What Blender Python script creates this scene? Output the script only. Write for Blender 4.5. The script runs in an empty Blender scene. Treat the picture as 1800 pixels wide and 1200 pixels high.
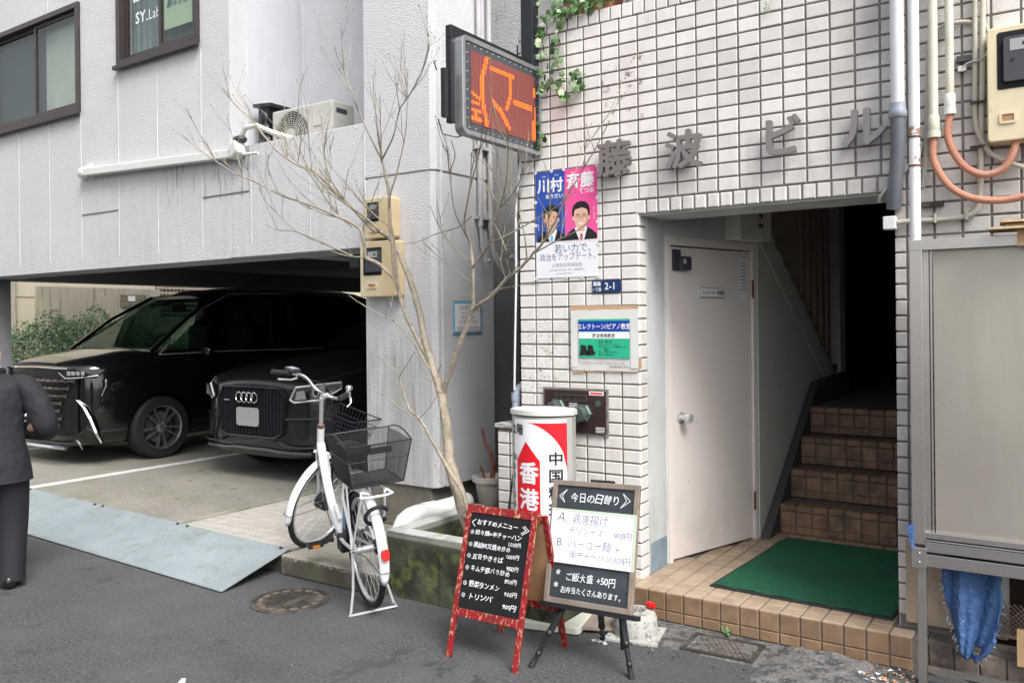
import bpy, bmesh, math, random
from mathutils import Matrix, Vector
R = math.radians
random.seed(7)
scene = bpy.context.scene
col = scene.collection

# ---------------------------------------------------------------- camera, sky, sun, exposure
EYE = 1.63; YAW = R(34.05); ROLL = R(0.6); FPX = 1480.0
cam_d = bpy.data.cameras.new("camera"); cam = bpy.data.objects.new("camera", cam_d); col.objects.link(cam)
cam_d.sensor_width = 36; cam_d.lens = 36 * FPX / 1800; cam_d.shift_y = -35 / 1800.0
cam_d.clip_start = 0.05; cam_d.clip_end = 500
cam.matrix_world = Matrix.Translation((0, 0, EYE)) @ Matrix.Rotation(YAW, 4, 'Z') @ Matrix.Rotation(R(90), 4, 'X') @ Matrix.Rotation(-ROLL, 4, 'Z')
scene.camera = cam
world = bpy.data.worlds.new("World"); scene.world = world; world.use_nodes = True
wn = world.node_tree.nodes; wl = world.node_tree.links; wn.clear()
SUN_EL, SUN_AZ = R(50), R(119)
sky = wn.new("ShaderNodeTexSky"); sky.sky_type = 'NISHITA'; sky.sun_disc = False
sky.sun_elevation = SUN_EL; sky.sun_rotation = SUN_AZ; sky.air_density = 1.0; sky.dust_density = 3.0
hsv = wn.new("ShaderNodeHueSaturation"); hsv.inputs['Saturation'].default_value = 0.28
bg = wn.new("ShaderNodeBackground"); bg.inputs['Strength'].default_value = 0.15
wo = wn.new("ShaderNodeOutputWorld")
wl.new(sky.outputs[0], hsv.inputs['Color']); wl.new(hsv.outputs[0], bg.inputs[0]); wl.new(bg.outputs[0], wo.inputs[0])
sd = bpy.data.lights.new("sun", 'SUN'); sd.energy = 1.45; sd.angle = R(25); sd.color = (1, .985, .96)
sun = bpy.data.objects.new("sun", sd); col.objects.link(sun)
az = SUN_AZ   # Blender sky: rotation measured clockwise from +Y
sdir = Vector((math.sin(az) * math.cos(SUN_EL), math.cos(az) * math.cos(SUN_EL), math.sin(SUN_EL)))
sun.rotation_euler = sdir.to_track_quat('Z', 'Y').to_euler(); sun.location = (0, -3, 12)
scene.view_settings.view_transform = 'Standard'; scene.view_settings.look = 'None'
scene.view_settings.gamma = 1; scene.view_settings.use_curve_mapping = False
scene.view_settings.exposure = 1.12
scene.render.engine = 'CYCLES'
scene.cycles.max_bounces = 6; scene.cycles.diffuse_bounces = 4; scene.cycles.transparent_max_bounces = 12
scene.cycles.use_denoising = True; scene.cycles.caustics_reflective = False; scene.cycles.caustics_refractive = False

# ---------------------------------------------------------------- surveying helpers: sight lines met with real planes
_r = Vector((math.cos(YAW), math.sin(YAW), 0)); _f = Vector((-math.sin(YAW), math.cos(YAW), 0))
def ray(px, py):
    u, v = px - 900, 565 - py
    u0 = u * math.cos(ROLL) + v * math.sin(ROLL); v0 = -u * math.sin(ROLL) + v * math.cos(ROLL)
    return _f * FPX + _r * u0 + Vector((0, 0, v0))
def hit(px, py, k, val):
    d = ray(px, py); o = Vector((0, 0, EYE)); return o + d * ((val - o[k]) / d[k])
def onY(px, py, y): return hit(px, py, 1, y)
def onZ(px, py, z=0): return hit(px, py, 2, z)
def onX(px, py, x): return hit(px, py, 0, x)

# ---------------------------------------------------------------- materials
def _n(nt, t, **k):
    n = nt.nodes.new(t)
    for a, b in k.items():
        if hasattr(n, a): setattr(n, a, b)
        else: n.inputs[a.replace('_', ' ')].default_value = b
    return n
def c4(c): return (c[0], c[1], c[2], 1)
def mat(name, colr, rough=.6, metal=0.0, var=.12, scale=4, bump=0, bscale=80, bdist=.004, rvar=0, emit=None, es=0,
        stains=(), alpha=None, spec=.5, coat=0, rand=0, kind='noise', detail=5, stretch=None, bkind='noise'):
    m = bpy.data.materials.new(name); m.use_nodes = True; nt = m.node_tree; L = nt.links
    b = nt.nodes['Principled BSDF']
    b.inputs['Roughness'].default_value = rough; b.inputs['Metallic'].default_value = metal
    b.inputs['Specular IOR Level'].default_value = spec
    if coat: b.inputs['Coat Weight'].default_value = coat; b.inputs['Coat Roughness'].default_value = .05
    geo = _n(nt, 'ShaderNodeNewGeometry'); pos = geo.outputs['Position']
    if stretch:
        mp = _n(nt, 'ShaderNodeMapping'); mp.inputs['Scale'].default_value = stretch; L.new(pos, mp.inputs['Vector']); vpos = mp.outputs[0]
    else: vpos = pos
    cur = None
    if var > 0 or stains or rand:
        nz = _n(nt, 'ShaderNodeTexNoise'); nz.inputs['Scale'].default_value = scale; nz.inputs['Detail'].default_value = detail
        nz.inputs['Roughness'].default_value = .6
        L.new(vpos, nz.inputs['Vector'])
        mr = _n(nt, 'ShaderNodeMapRange'); mr.inputs['From Min'].default_value = .3; mr.inputs['From Max'].default_value = .7
        mr.inputs['To Min'].default_value = 1 - var; mr.inputs['To Max'].default_value = 1 + var
        L.new(nz.outputs[0], mr.inputs[0]); val = mr.outputs[0]
        if rand:
            oi = _n(nt, 'ShaderNodeObjectInfo'); m2 = _n(nt, 'ShaderNodeMapRange')
            m2.inputs['To Min'].default_value = 1 - rand; m2.inputs['To Max'].default_value = 1 + rand
            L.new(oi.outputs['Random'], m2.inputs[0])
            mm = _n(nt, 'ShaderNodeMath', operation='MULTIPLY'); L.new(val, mm.inputs[0]); L.new(m2.outputs[0], mm.inputs[1]); val = mm.outputs[0]
        vm = _n(nt, 'ShaderNodeVectorMath', operation='SCALE'); vm.inputs[0].default_value = colr[:3]; L.new(val, vm.inputs['Scale'])
        cur = vm.outputs[0]
        for st in stains:   # (colour, scale, lo, hi, amount, stretch, (axis,lo,hi) masks...)
            scol, ss, lo, hi, amt, sstr = st[:6]
            mp = _n(nt, 'ShaderNodeMapping'); mp.inputs['Scale'].default_value = sstr or (1, 1, 1); L.new(pos, mp.inputs['Vector'])
            mp.inputs['Location'].default_value = (ss * .37, ss * .11, 1.7)
            n2 = _n(nt, 'ShaderNodeTexNoise'); n2.inputs['Scale'].default_value = ss; n2.inputs['Detail'].default_value = 6; n2.inputs['Roughness'].default_value = .65
            L.new(mp.outputs[0], n2.inputs['Vector'])
            r2 = _n(nt, 'ShaderNodeMapRange', clamp=True); r2.inputs['From Min'].default_value = lo; r2.inputs['From Max'].default_value = hi
            r2.inputs['To Max'].default_value = amt
            L.new(n2.outputs[0], r2.inputs[0]); fac = r2.outputs[0]
            for (ax, a0, a1, soft) in st[6:]:
                sx = _n(nt, 'ShaderNodeSeparateXYZ'); L.new(pos, sx.inputs[0])
                for (e0, e1) in ((a0 - soft, a0), (a1 + soft, a1)):
                    q = _n(nt, 'ShaderNodeMapRange', clamp=True); q.inputs['From Min'].default_value = e0; q.inputs['From Max'].default_value = e1
                    L.new(sx.outputs[ax], q.inputs[0])
                    mm = _n(nt, 'ShaderNodeMath', operation='MULTIPLY'); L.new(fac, mm.inputs[0]); L.new(q.outputs[0], mm.inputs[1]); fac = mm.outputs[0]
            mx = _n(nt, 'ShaderNodeMix', data_type='RGBA'); L.new(fac, mx.inputs[0]); L.new(cur, mx.inputs[6]); mx.inputs[7].default_value = c4(scol)
            cur = mx.outputs[2]
        L.new(cur, b.inputs['Base Color'])
    else: b.inputs['Base Color'].default_value = c4(colr)
    if rvar:
        nr = _n(nt, 'ShaderNodeTexNoise'); nr.inputs['Scale'].default_value = scale * 1.7; nr.inputs['Detail'].default_value = 4; L.new(vpos, nr.inputs['Vector'])
        rr = _n(nt, 'ShaderNodeMapRange'); rr.inputs['From Min'].default_value = .3; rr.inputs['From Max'].default_value = .7
        rr.inputs['To Min'].default_value = max(0, rough - rvar); rr.inputs['To Max'].default_value = min(1, rough + rvar)
        L.new(nr.outputs[0], rr.inputs[0]); L.new(rr.outputs[0], b.inputs['Roughness'])
    if bump:
        if bkind == 'voronoi':
            nb = _n(nt, 'ShaderNodeTexVoronoi'); nb.inputs['Scale'].default_value = bscale; L.new(pos, nb.inputs['Vector']); bo = nb.outputs['Distance']
        else:
            nb = _n(nt, 'ShaderNodeTexNoise'); nb.inputs['Scale'].default_value = bscale; nb.inputs['Detail'].default_value = 3; L.new(pos, nb.inputs['Vector']); bo = nb.outputs[0]
            if bkind == 'stucco':
                mrb = _n(nt, 'ShaderNodeMapRange', clamp=True); mrb.inputs['From Min'].default_value = .42; mrb.inputs['From Max'].default_value = .66
                L.new(bo, mrb.inputs[0]); bo = mrb.outputs[0]
        bp = _n(nt, 'ShaderNodeBump'); bp.inputs['Strength'].default_value = bump; bp.inputs['Distance'].default_value = bdist
        L.new(bo, bp.inputs['Height']); L.new(bp.outputs[0], b.inputs['Normal'])
    if emit: b.inputs['Emission Color'].default_value = c4(emit); b.inputs['Emission Strength'].default_value = es
    if alpha is not None: b.inputs['Alpha'].default_value = alpha
    return m
def glass_mat(name, tint=(.6, .7, .68), refl=.12, rough=.02):
    m = bpy.data.materials.new(name); m.use_nodes = True; nt = m.node_tree; nt.nodes.clear()
    o = nt.nodes.new('ShaderNodeOutputMaterial'); mx = nt.nodes.new('ShaderNodeMixShader'); t = nt.nodes.new('ShaderNodeBsdfTransparent')
    g = nt.nodes.new('ShaderNodeBsdfGlossy'); lw = nt.nodes.new('ShaderNodeLayerWeight'); mr = nt.nodes.new('ShaderNodeMapRange')
    t.inputs[0].default_value = c4(tint); g.inputs['Roughness'].default_value = rough; lw.inputs[0].default_value = .35
    mr.inputs['To Min'].default_value = refl * .5; mr.inputs['To Max'].default_value = min(1, refl * 4)
    nt.links.new(lw.outputs['Fresnel'], mr.inputs[0]); nt.links.new(mr.outputs[0], mx.inputs[0])
    nt.links.new(t.outputs[0], mx.inputs[1]); nt.links.new(g.outputs[0], mx.inputs[2]); nt.links.new(mx.outputs[0], o.inputs[0])
    return m

M = {}
# rough sprayed stucco, grey white, with rain streaks under the duct and above the garage mouth
M['stucco'] = mat('stucco', (.625, .615, .625), .62, var=.04, scale=1.6, bump=.65, bscale=105, bdist=.008, bkind='stucco', stains=(
    ((.46, .46, .46), 5, .40, .80, .55, (5, 1, .35), (2, 2.2, 3.05, .35), (0, -8.1, -5.4, .3)),
    ((.18, .19, .19), 18, .56, .62, .75, (2.2, 1, .12), (2, 2.75, 3.10, .06), (0, -7.0, -5.6, .1)),
    ((.42, .41, .40), 3, .5, .75, .4, (3, 1, .5), (2, 2.1, 2.4, .2)),
    ((.40, .38, .34), 6, .40, .6, .7, (5, 5, .3), (2, .3, 1.35, .25), (0, -4.6, -3.9, .1)),
    ((.45, .43, .40), 4, .5, .7, .5, (3, 3, .3), (2, 1.3, 2.2, .3), (0, -4.6, -3.9, .1)),
    ((.55, .54, .52), 2, .5, .75, .3, None)))
M['stucco_smooth'] = mat('stucco_smooth', (.58, .58, .61), .6, var=.04, scale=2, bump=.5, bscale=90, bdist=.006, bkind='stucco', stains=(
    ((.44, .44, .44), 5, .5, .8, .4, (3, 3, .3)),))
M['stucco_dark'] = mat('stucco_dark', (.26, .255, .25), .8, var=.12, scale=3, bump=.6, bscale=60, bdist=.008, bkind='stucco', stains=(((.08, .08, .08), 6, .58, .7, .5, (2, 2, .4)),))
M['base_concrete'] = mat('base_concrete', (.17, .15, .125), .9, var=.2, scale=6, bump=.35, bscale=50, bdist=.006, stains=(((.09, .09, .06), 5, .5, .65, .6, None), ((.30, .28, .25), 9, .6, .7, .5, None)))
M['joint'] = mat('joint', (.58, .58, .61), .6, var=.1)
M['soffit'] = mat('soffit', (.52, .53, .54), .8, var=.08, scale=4)
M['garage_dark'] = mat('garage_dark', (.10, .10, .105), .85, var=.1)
M['grout'] = mat('grout', (.19, .17, .155), .95, var=.25, scale=20, bump=.3, bscale=200, bdist=.002)
M['tile'] = mat('tile', (.66, .63, .60), .36, var=.07, scale=6, bump=.22, bscale=130, bdist=.003, rand=.10, bkind='stucco', stains=(
    ((.40, .37, .34), 9, .50, .70, .45, (2.2, 1, .3), (2, 2.25, 2.62, .08)), ((.44, .40, .36), 2.2, .5, .7, .4, (1, 1, .6)),
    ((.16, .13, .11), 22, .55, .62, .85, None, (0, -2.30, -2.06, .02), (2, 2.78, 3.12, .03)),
    ((.36, .33, .31), 3, .35, .62, .75, None, (0, -.86, 1.2, .2)),  # tiles greyer to the right of the entrance
    ((.40, .37, .32), 5, .55, .75, .5, (1, 1, .5), (2, -.1, 2.3, .2)),
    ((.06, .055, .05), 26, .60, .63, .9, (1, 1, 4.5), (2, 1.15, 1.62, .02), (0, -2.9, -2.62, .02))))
M['plaster'] = mat('plaster', (.55, .57, .56), .75, var=.06, scale=3, bump=.4, bscale=70, bdist=.004, stains=(((.32, .33, .29), 4, .5, .7, .5, (1, 1, .5)),))
M['plaster_green'] = mat('plaster_green', (.58, .60, .55), .75, var=.06, scale=3, bump=.3, bscale=90, bdist=.003)
M['brown_tile'] = mat('brown_tile', (.235, .148, .088), .55, var=.2, scale=14, bump=.3, bscale=150, bdist=.002, rand=.14, stains=(((.14, .11, .085), 9, .5, .7, .65, None),))
M['brown_tile_top'] = mat('brown_tile_top', (.40, .305, .215), .5, var=.14, scale=10, bump=.2, bscale=150, bdist=.002, rand=.08, stains=(((.25, .19, .14), 7, .45, .68, .65, None), ((.2, .15, .11), 3, .4, .6, .6, None, (1, 4.75, 7.0, .25), (0, -2.2, -1.75, .1))))
M['old_tile'] = mat('old_tile', (.16, .125, .10), .7, var=.3, scale=12, bump=.4, bscale=90, bdist=.003, rand=.2, stains=(((.05, .035, .03), 8, .45, .6, .8, None),))
M['brown_grout'] = mat('brown_grout', (.13, .11, .095), .95, var=.2, scale=20)
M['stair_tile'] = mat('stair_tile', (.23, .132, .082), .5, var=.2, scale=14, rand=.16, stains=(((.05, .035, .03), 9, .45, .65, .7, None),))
M['paving_grout'] = mat('paving_grout', (.07, .06, .05), .95, var=.2, scale=20)
M['cream_tile'] = mat('cream_tile', (.47, .44, .395), .5, var=.07, scale=8, rand=.05, bump=.1, stains=(((.40, .35, .28), 7, .5, .75, .5, None),))
M['asphalt'] = mat('asphalt', (.064, .064, .068), .88, var=.55, scale=58, bump=1, bscale=95, bdist=.006, detail=2, stains=(
    ((.11, .11, .112), 1.6, .42, .66, .45, None), ((.05, .05, .053), 2.7, .50, .70, .5, (.5, 1.4, 1)),
    ((.30, .30, .29), 62, .645, .69, .9, None), ((.035, .035, .035), 48, .62, .68, .85, None),
    ((.035, .035, .036), 7, .53, .56, .85, (1, .6, 1), (0, -2.9, -2.15, .12), (1, 2.55, 3.12, .12)),
    ((.06, .06, .055), 4, .42, .6, .55, None, (1, 3.45, 4.3, .15), (0, -4.3, -.6, .3)),
    ((.085, .083, .08), 1.2, .5, .7, .5, None), ((.03, .03, .031), 3.1, .64, .70, .5, (1, 1, 1))))
M['rubble'] = mat('rubble', (.13, .125, .12), .95, var=.35, scale=22, bump=1, bscale=90, bdist=.01, detail=8, stains=(((.045, .045, .045), 14, .5, .58, .9, None), ((.40, .39, .37), 60, .62, .68, .7, None)))
M['concrete'] = mat('concrete', (.235, .22, .185), .9, var=.14, scale=1.7, bump=.6, bscale=120, bdist=.004, detail=8, stains=(
    ((.36, .335, .29), 45, .52, .62, .8, None, (1, 3.7, 4.8, .3)), ((.15, .13, .09), 60, .58, .66, .7, None),
    ((.17, .185, .11), 2.2, .50, .66, .6, None, (1, 3.7, 5.4, .4)), ((.11, .06, .035), 5, .60, .66, .8, (1, 1, 1), (1, 4.5, 6.5, .3), (0, -7.6, -5.6, .3)),
    ((.18, .175, .16), 1.4, .45, .6, .6, None, (1, 5, 12, .8))))
M['kerb'] = mat('kerb', (.27, .25, .205), .9, var=.16, scale=3, bump=.5, bscale=110, bdist=.004, detail=8, stains=(
    ((.06, .050, .036), 4, .15, .45, .95, None, (2, -.1, .118, .006)), ((.42, .40, .36), 60, .5, .6, .7, None, (2, .11, .2, .01)), ((.13, .14, .07), 3, .5, .65, .6, None)))
M['mossy_block'] = mat('mossy_block', (.24, .24, .20), .95, var=.2, scale=8, bump=.6, bscale=70, bdist=.006, detail=8, stains=(
    ((.058, .062, .036), 4, .12, .42, .95, None, (2, -.1, .345, .012)), ((.020, .020, .012), 3.2, .44, .56, .9, None, (2, -.1, .30, .05)), ((.11, .15, .04), 9, .5, .62, .7, None, (2, -.1, .31, .02))))
M['block_top'] = mat('block_top', (.40, .42, .41), .9, var=.15, scale=9, bump=.5, bscale=90, bdist=.004, stains=(((.20, .24, .10), 6, .52, .64, .7, None),))
M['line'] = mat('line', (.60, .60, .58), .7, var=.1, scale=8, stains=(((.3, .29, .26), 14, .55, .65, .7, None),))
M['ramp_steel'] = mat('ramp_steel', (.265, .31, .325), .5, var=.12, scale=2.4, rvar=.1, bump=.1, bscale=60, stains=(
    ((.18, .20, .20), 3.2, .52, .72, .5, (1, 2.2, 1)), ((.38, .42, .44), 5, .58, .72, .4, (3, 1, 1)),
    ((.20, .17, .12), 9, .56, .72, .65, None), ((.20, .16, .10), 55, .60, .66, .65, None, (0, -5.1, -4.4, .3)),))
M['ramp_stud'] = mat('ramp_stud', (.24, .295, .32), .45, var=.1, scale=30, stains=(((.20, .16, .10), 3, .52, .68, .6, None),))
M['iron'] = mat('iron', (.05, .044, .038), .7, .3, var=.3, scale=20, bump=.3, bscale=80, stains=(((.20, .16, .12), 9, .5, .62, .5, None),))
M['iron_tan'] = mat('iron_tan', (.13, .105, .085), .8, var=.3, scale=30)
M['cab_body'] = mat('cab_body', (.02, .02, .02), .5, var=0)
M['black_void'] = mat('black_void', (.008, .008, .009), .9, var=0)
M['black'] = mat('black_plastic', (.014, .014, .016), .42, var=0)
M['black_metal'] = mat('black_metal', (.017, .019, .026), .38, .2, var=.15, scale=10)
M['rubber'] = mat('rubber', (.010, .010, .011), .7, var=.2, scale=30, bump=.2, bscale=200)
M['car_black'] = mat('car_black', (.004, .004, .0045), .08, 0, var=0, coat=.6, spec=.5)
M['car_grey'] = mat('car_grey', (.016, .0162, .0175), .22, .3, var=0, coat=.6, spec=.5)
M['car_trim'] = mat('car_trim', (.006, .006, .006), .45, var=0)
M['grille'] = mat('grille_dark_chrome', (.20, .17, .15), .28, 1, var=0)
M['chrome'] = mat('chrome', (.78, .78, .8), .12, 1, var=0)
M['silver'] = mat('silver', (.66, .67, .68), .32, .6, var=.06, scale=20)
M['led_frame'] = mat('led_frame', (.42, .43, .43), .35, .8, var=.1, scale=12)
M['rim'] = mat('rim_alloy', (.40, .39, .38), .3, .85, var=.05, scale=20)
M['lamp_glass'] = mat('lamp_glass', (.10, .10, .10), .12, .5, var=.2, scale=60)
M['plate'] = mat('plate_grey', (.33, .34, .34), .6, var=0)
M['headlamp'] = mat('headlamp', (.50, .50, .48), .25, .6, var=.1, scale=30)
M['lens'] = glass_mat('lens', (.8, .8, .8), .25)
M['car_glass'] = glass_mat('car_glass', (.50, .60, .56), .06)
M['dark_glass'] = mat('dark_glass', (.004, .004, .004), .06, var=0, coat=.5)
M['window_glass'] = glass_mat('window_glass', (.88, .91, .90), .03)
M['frost'] = mat('frosted_curtain', (.52, .51, .43), .35, var=.15, scale=2, stretch=(1, 1, .5), stains=(((.26, .29, .29), 1.6, .50, .68, .6, None), ((.60, .58, .48), 2.2, .5, .65, .6, None)))
M['frost_dark'] = mat('dark_curtain', (.022, .025, .032), .4, var=.2, scale=3)
M['curtain'] = mat('curtain', (.16, .19, .19), .7, var=.25, scale=12, stretch=(6, 1, .2))
M['bronze'] = mat('bronze_frame', (.062, .047, .045), .4, .4, var=.1)
M['white_paint'] = mat('white_paint', (.78, .79, .80), .3, var=.04, scale=8, coat=.3, stains=(((.35, .30, .25), 40, .67, .72, .6, None),))
M['ivory'] = mat('ivory', (.66, .645, .56), .5, var=.07, scale=9, stains=(((.38, .33, .26), 7, .58, .75, .45, (1, 1, .3)),))
M['pvc_white'] = mat('pvc_white', (.72, .71, .69), .4, var=.06, scale=6, stains=(((.33, .30, .27), 9, .58, .72, .5, None),))
M['pvc_grey'] = mat('pvc_grey', (.30, .34, .40), .45, var=.1, scale=8)
M['pvc_dark'] = mat('pvc_dark', (.13, .14, .16), .45, var=.1, scale=8)
M['pipe_white'] = mat('pipe_white', (.70, .71, .72), .4, var=.04, scale=8, stains=(((.20, .22, .26), 60, .62, .66, .7, (1, 1, .5), (2, 1.9, 2.45, .1)), ((.25, .10, .05), 16, .5, .56, .9, None, (2, 2.30, 2.48, .03))))
M['pipe_ivory'] = mat('pipe_ivory', (.60, .575, .48), .45, var=.08, scale=6, stains=(((.38, .33, .24), 9, .55, .7, .5, (1, 1, .4)),))
M['flex_ivory'] = mat('flex_ivory', (.48, .45, .37), .6, var=.1, scale=8)
M['flex_orange'] = mat('flex_orange', (.50, .235, .15), .55, var=.16, scale=5, stains=(((.55, .34, .26), 3, .5, .65, .6, None),))
M['duct_ivory'] = mat('duct_ivory', (.66, .655, .62), .45, var=.06)
M['meter_box'] = mat('meter_box', (.52, .41, .245), .5, var=.07, scale=8, stains=(((.66, .60, .45), 2.3, .48, .6, .5, None), ((.20, .14, .09), 9, .64, .72, .6, None)))
M['meter_box_pale'] = mat('meter_box_pale', (.66, .57, .38), .5, var=.07, scale=8, stains=(((.20, .14, .09), 9, .60, .70, .6, None),))
M['meter_grey'] = mat('meter_grey', (.045, .048, .058), .4, var=.1)
M['ac'] = mat('ac_unit', (.47, .46, .42), .5, var=.06, scale=4, stains=(((.40, .38, .33), 6, .55, .7, .5, None),))
M['door'] = mat('door_paint', (.74, .665, .62), .5, var=.03, scale=2, bump=.1, bscale=40, stains=(((.40, .33, .28), 60, .68, .72, .8, None), ((.50, .42, .36), 3, .52, .75, .45, None, (2, .1, .5, .2))))
M['blue_base'] = mat('blue_base', (.21, .27, .32), .7, var=.15, scale=12, stains=(((.35, .33, .28), 20, .6, .66, .7, None),))
M['mat_green'] = mat('green_carpet', (.003, .115, .050), .95, var=.35, scale=70, bump=1, bscale=320, bdist=.008, stains=(((.012, .055, .03), 3, .45, .65, .7, None), ((.06, .10, .06), 40, .66, .72, .6, None)))
M['mat_edge'] = mat('mat_edge', (.02, .025, .025), .8, var=0)
M['steel'] = mat('stainless', (.50, .475, .45), .28, .9, var=.04, scale=1.5, rvar=.05)
M['steel_panel'] = mat('stainless_panel', (.40, .37, .315), .30, .5, var=.06, scale=1.5, rvar=.08, stains=(((.42, .38, .35), 3, .45, .75, .5, (1.5, 1, .5)), ((.58, .55, .46), 2, .5, .75, .4, (2, 1, .3)), ((.30, .27, .25), 9, .66, .74, .35, (1, 1, 1.6)),))
M['cloth_blue'] = mat('blue_sheet', (.045, .105, .25), .8, var=.25, scale=14, bump=.9, bscale=40, bdist=.01, stains=(((.30, .42, .60), 40, .6, .68, .5, None),))
M['thread'] = mat('thread', (.30, .42, .62), .8, var=.2, scale=30)
M['cardboard'] = mat('cardboard', (.42, .27, .14), .85, var=.1, scale=8)
M['cardboard_edge'] = mat('cardboard_edge', (.55, .42, .27), .85, var=.3, scale=90)
M['board_black'] = mat('board_black', (.011, .012, .013), .35, var=.2, scale=8)
M['board_slate'] = mat('board_slate', (.034, .042, .05), .5, var=.2, scale=10, stains=(((.12, .13, .14), 4, .55, .7, .25, None),))
M['red_wood'] = mat('red_wood', (.235, .008, .012), .5, var=.12, scale=20, bump=.2, bscale=40, stains=(((.46, .28, .16), 85, .575, .595, .95, (1, 1, .4)), ((.48, .30, .17), 30, .60, .615, .95, (1, 1, .4)), ((.12, .008, .01), 9, .52, .66, .5, None)))
M['wood_raw'] = mat('wood_raw', (.42, .23, .12), .7, var=.15, scale=8)
M['wood_frame'] = mat('wood_frame', (.20, .16, .13), .7, var=.25, scale=9, stretch=(1, 1, .3), stains=(((.35, .27, .20), 20, .56, .66, .6, (1, 1, .3)),))
M['wood_grey'] = mat('wood_grey', (.24, .20, .165), .8, var=.25, scale=14)
M['chalk'] = mat('chalk_white', (.80, .82, .84), .8, var=.12, scale=60)
M['ink'] = mat('ink', (.035, .035, .05), .7, var=0)
M['ink_soft'] = mat('ink_soft', (.17, .12, .17), .7, var=0)
M['ink_navy'] = mat('ink_navy', (.02, .045, .16), .6, var=0)
M['ink_grey'] = mat('ink_grey', (.14, .145, .17), .7, var=0)
M['ink_pink'] = mat('ink_pink', (.75, .35, .33), .7, var=0)
M['ink_pale'] = mat('ink_pale', (.48, .42, .38), .7, var=0)
M['paper'] = mat('paper', (.76, .77, .80), .55, var=.02, scale=6)
M['paper_lilac'] = mat('paper_lilac', (.72, .74, .82), .5, var=.05, scale=4)
M['paper_old'] = mat('paper_old', (.60, .585, .55), .6, var=.06, scale=12, bump=.4, bscale=16, bdist=.006)
M['white_print'] = mat('white_print', (.80, .80, .81), .5, var=0)
M['black_print'] = mat('black_print', (.012, .012, .014), .5, var=0)
M['blue_print'] = mat('blue_print', (.025, .075, .36), .4, var=.02)
M['pink_print'] = mat('pink_print', (.82, .095, .32), .4, var=.02)
M['deep_blue'] = mat('deep_blue', (.012, .045, .34), .4, var=.02)
M['green_print'] = mat('green_print', (.025, .42, .24), .4, var=.03)
M['sign_white'] = mat('sign_white', (.80, .80, .82), .3, var=.02, scale=4)
M['sign_red'] = mat('sign_red', (.66, .012, .022), .3, var=.03, scale=4)
M['sign_grey'] = mat('sign_grey', (.42, .415, .38), .4, .3, var=.05)
M['sign_cap'] = mat('sign_cap', (.62, .61, .55), .45, var=.06, scale=6)
M['navy_plate'] = mat('navy_plate', (.012, .035, .12), .35, var=.03)
M['cyan_print'] = mat('cyan_print', (.12, .46, .70), .5, var=.03)
M['brown_print'] = mat('brown_print', (.35, .25, .20), .6, var=0)
M['rose_print'] = mat('rose_print', (.66, .50, .48), .6, var=0)
M['skin_print'] = mat('skin_print', (.66, .40, .28), .5, var=.05, scale=30)
M['skin_print2'] = mat('skin_print2', (.72, .44, .33), .5, var=.05, scale=30)
M['skin_shade'] = mat('skin_tone_print', (.56, .31, .22), .5, var=0)
M['lip_print'] = mat('lip_print', (.45, .14, .12), .5, var=0)
M['hair_print'] = mat('hair_print', (.012, .010, .010), .5, var=0)
M['tan_tape'] = mat('tan_tape', (.52, .33, .19), .6, var=.1, scale=20)
M['clear_tape'] = mat('clear_tape', (.66, .655, .63), .35, var=.05)
M['panel_maroon'] = mat('panel_maroon', (.040, .021, .022), .38, .1, var=.15, scale=9)
M['verdigris'] = mat('verdigris_brass', (.105, .145, .125), .5, .6, var=.2, scale=20)
M['chain'] = mat('chain_dark', (.05, .048, .045), .5, .6, var=.2)
M['letter_grey'] = mat('letter_grey', (.25, .235, .225), .45, .5, var=.06, scale=5)
M['terrazzo'] = mat('terrazzo', (.42, .41, .38), .8, var=.15, scale=20, bump=.5, bscale=60, bdist=.006, stains=(((.16, .155, .15), 38, .54, .58, .8, None), ((.62, .61, .58), 50, .60, .64, .8, None)))
M['led_panel'] = mat('led_panel', (.055, .06, .07), .35, var=.08)
M['led_board'] = mat('led_board', (.16, .055, .05), .5, var=0)
M['led_faint'] = mat('led_faint', (.42, .12, .10), .4, var=0, emit=(1, .16, .13), es=.06)  # diodes outside the strokes, given a slight added glow
M['led_on'] = mat('led_on', (.9, .1, .02), .4, var=0, emit=(1, .075, .012), es=.55)
M['led_core'] = mat('led_core', (.9, .5, .05), .4, var=0, emit=(1, .40, .04), es=.85)
M['leaf'] = mat('ivy_leaf', (.075, .17, .045), .45, var=.35, scale=30, rand=.35)
M['leaf_pale'] = mat('ivy_leaf_pale', (.30, .40, .22), .45, var=.3, scale=60, rand=.2)
M['bush_leaf'] = mat('bush_leaf', (.19, .32, .16), .5, var=.5, scale=5)
M['bush_leaf2'] = mat('bush_leaf_light', (.46, .58, .40), .5, var=.4, scale=7)
M['bush_red'] = mat('bush_leaf_red', (.45, .13, .09), .5, var=.3, scale=9)
M['stem'] = mat('ivy_stem', (.16, .10, .075), .8, var=.2, scale=30)
M['bark'] = mat('bark', (.35, .29, .225), .85, var=.3, scale=30, bump=.9, bscale=70, bdist=.006, stains=(((.16, .17, .11), 6, .5, .66, .6, None), ((.42, .38, .33), 9, .58, .68, .6, None)))
M['twig'] = mat('twig', (.27, .245, .165), .8, var=.25, scale=16, stains=(((.42, .37, .28), 5, .46, .6, .75, None), ((.07, .055, .04), 7, .56, .64, .7, None)))
M['bud'] = mat('bud', (.17, .17, .06), .7, var=.2)
M['terracotta'] = mat('terracotta', (.36, .14, .085), .8, var=.12, scale=8)
M['pot_pale'] = mat('pot_pale', (.46, .42, .37), .7, var=.08, scale=9, stains=(((.28, .25, .21), 6, .5, .66, .6, None),))
M['soil'] = mat('soil', (.05, .038, .028), .95, var=.4, scale=30, bump=1, bscale=60, bdist=.01)
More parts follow.
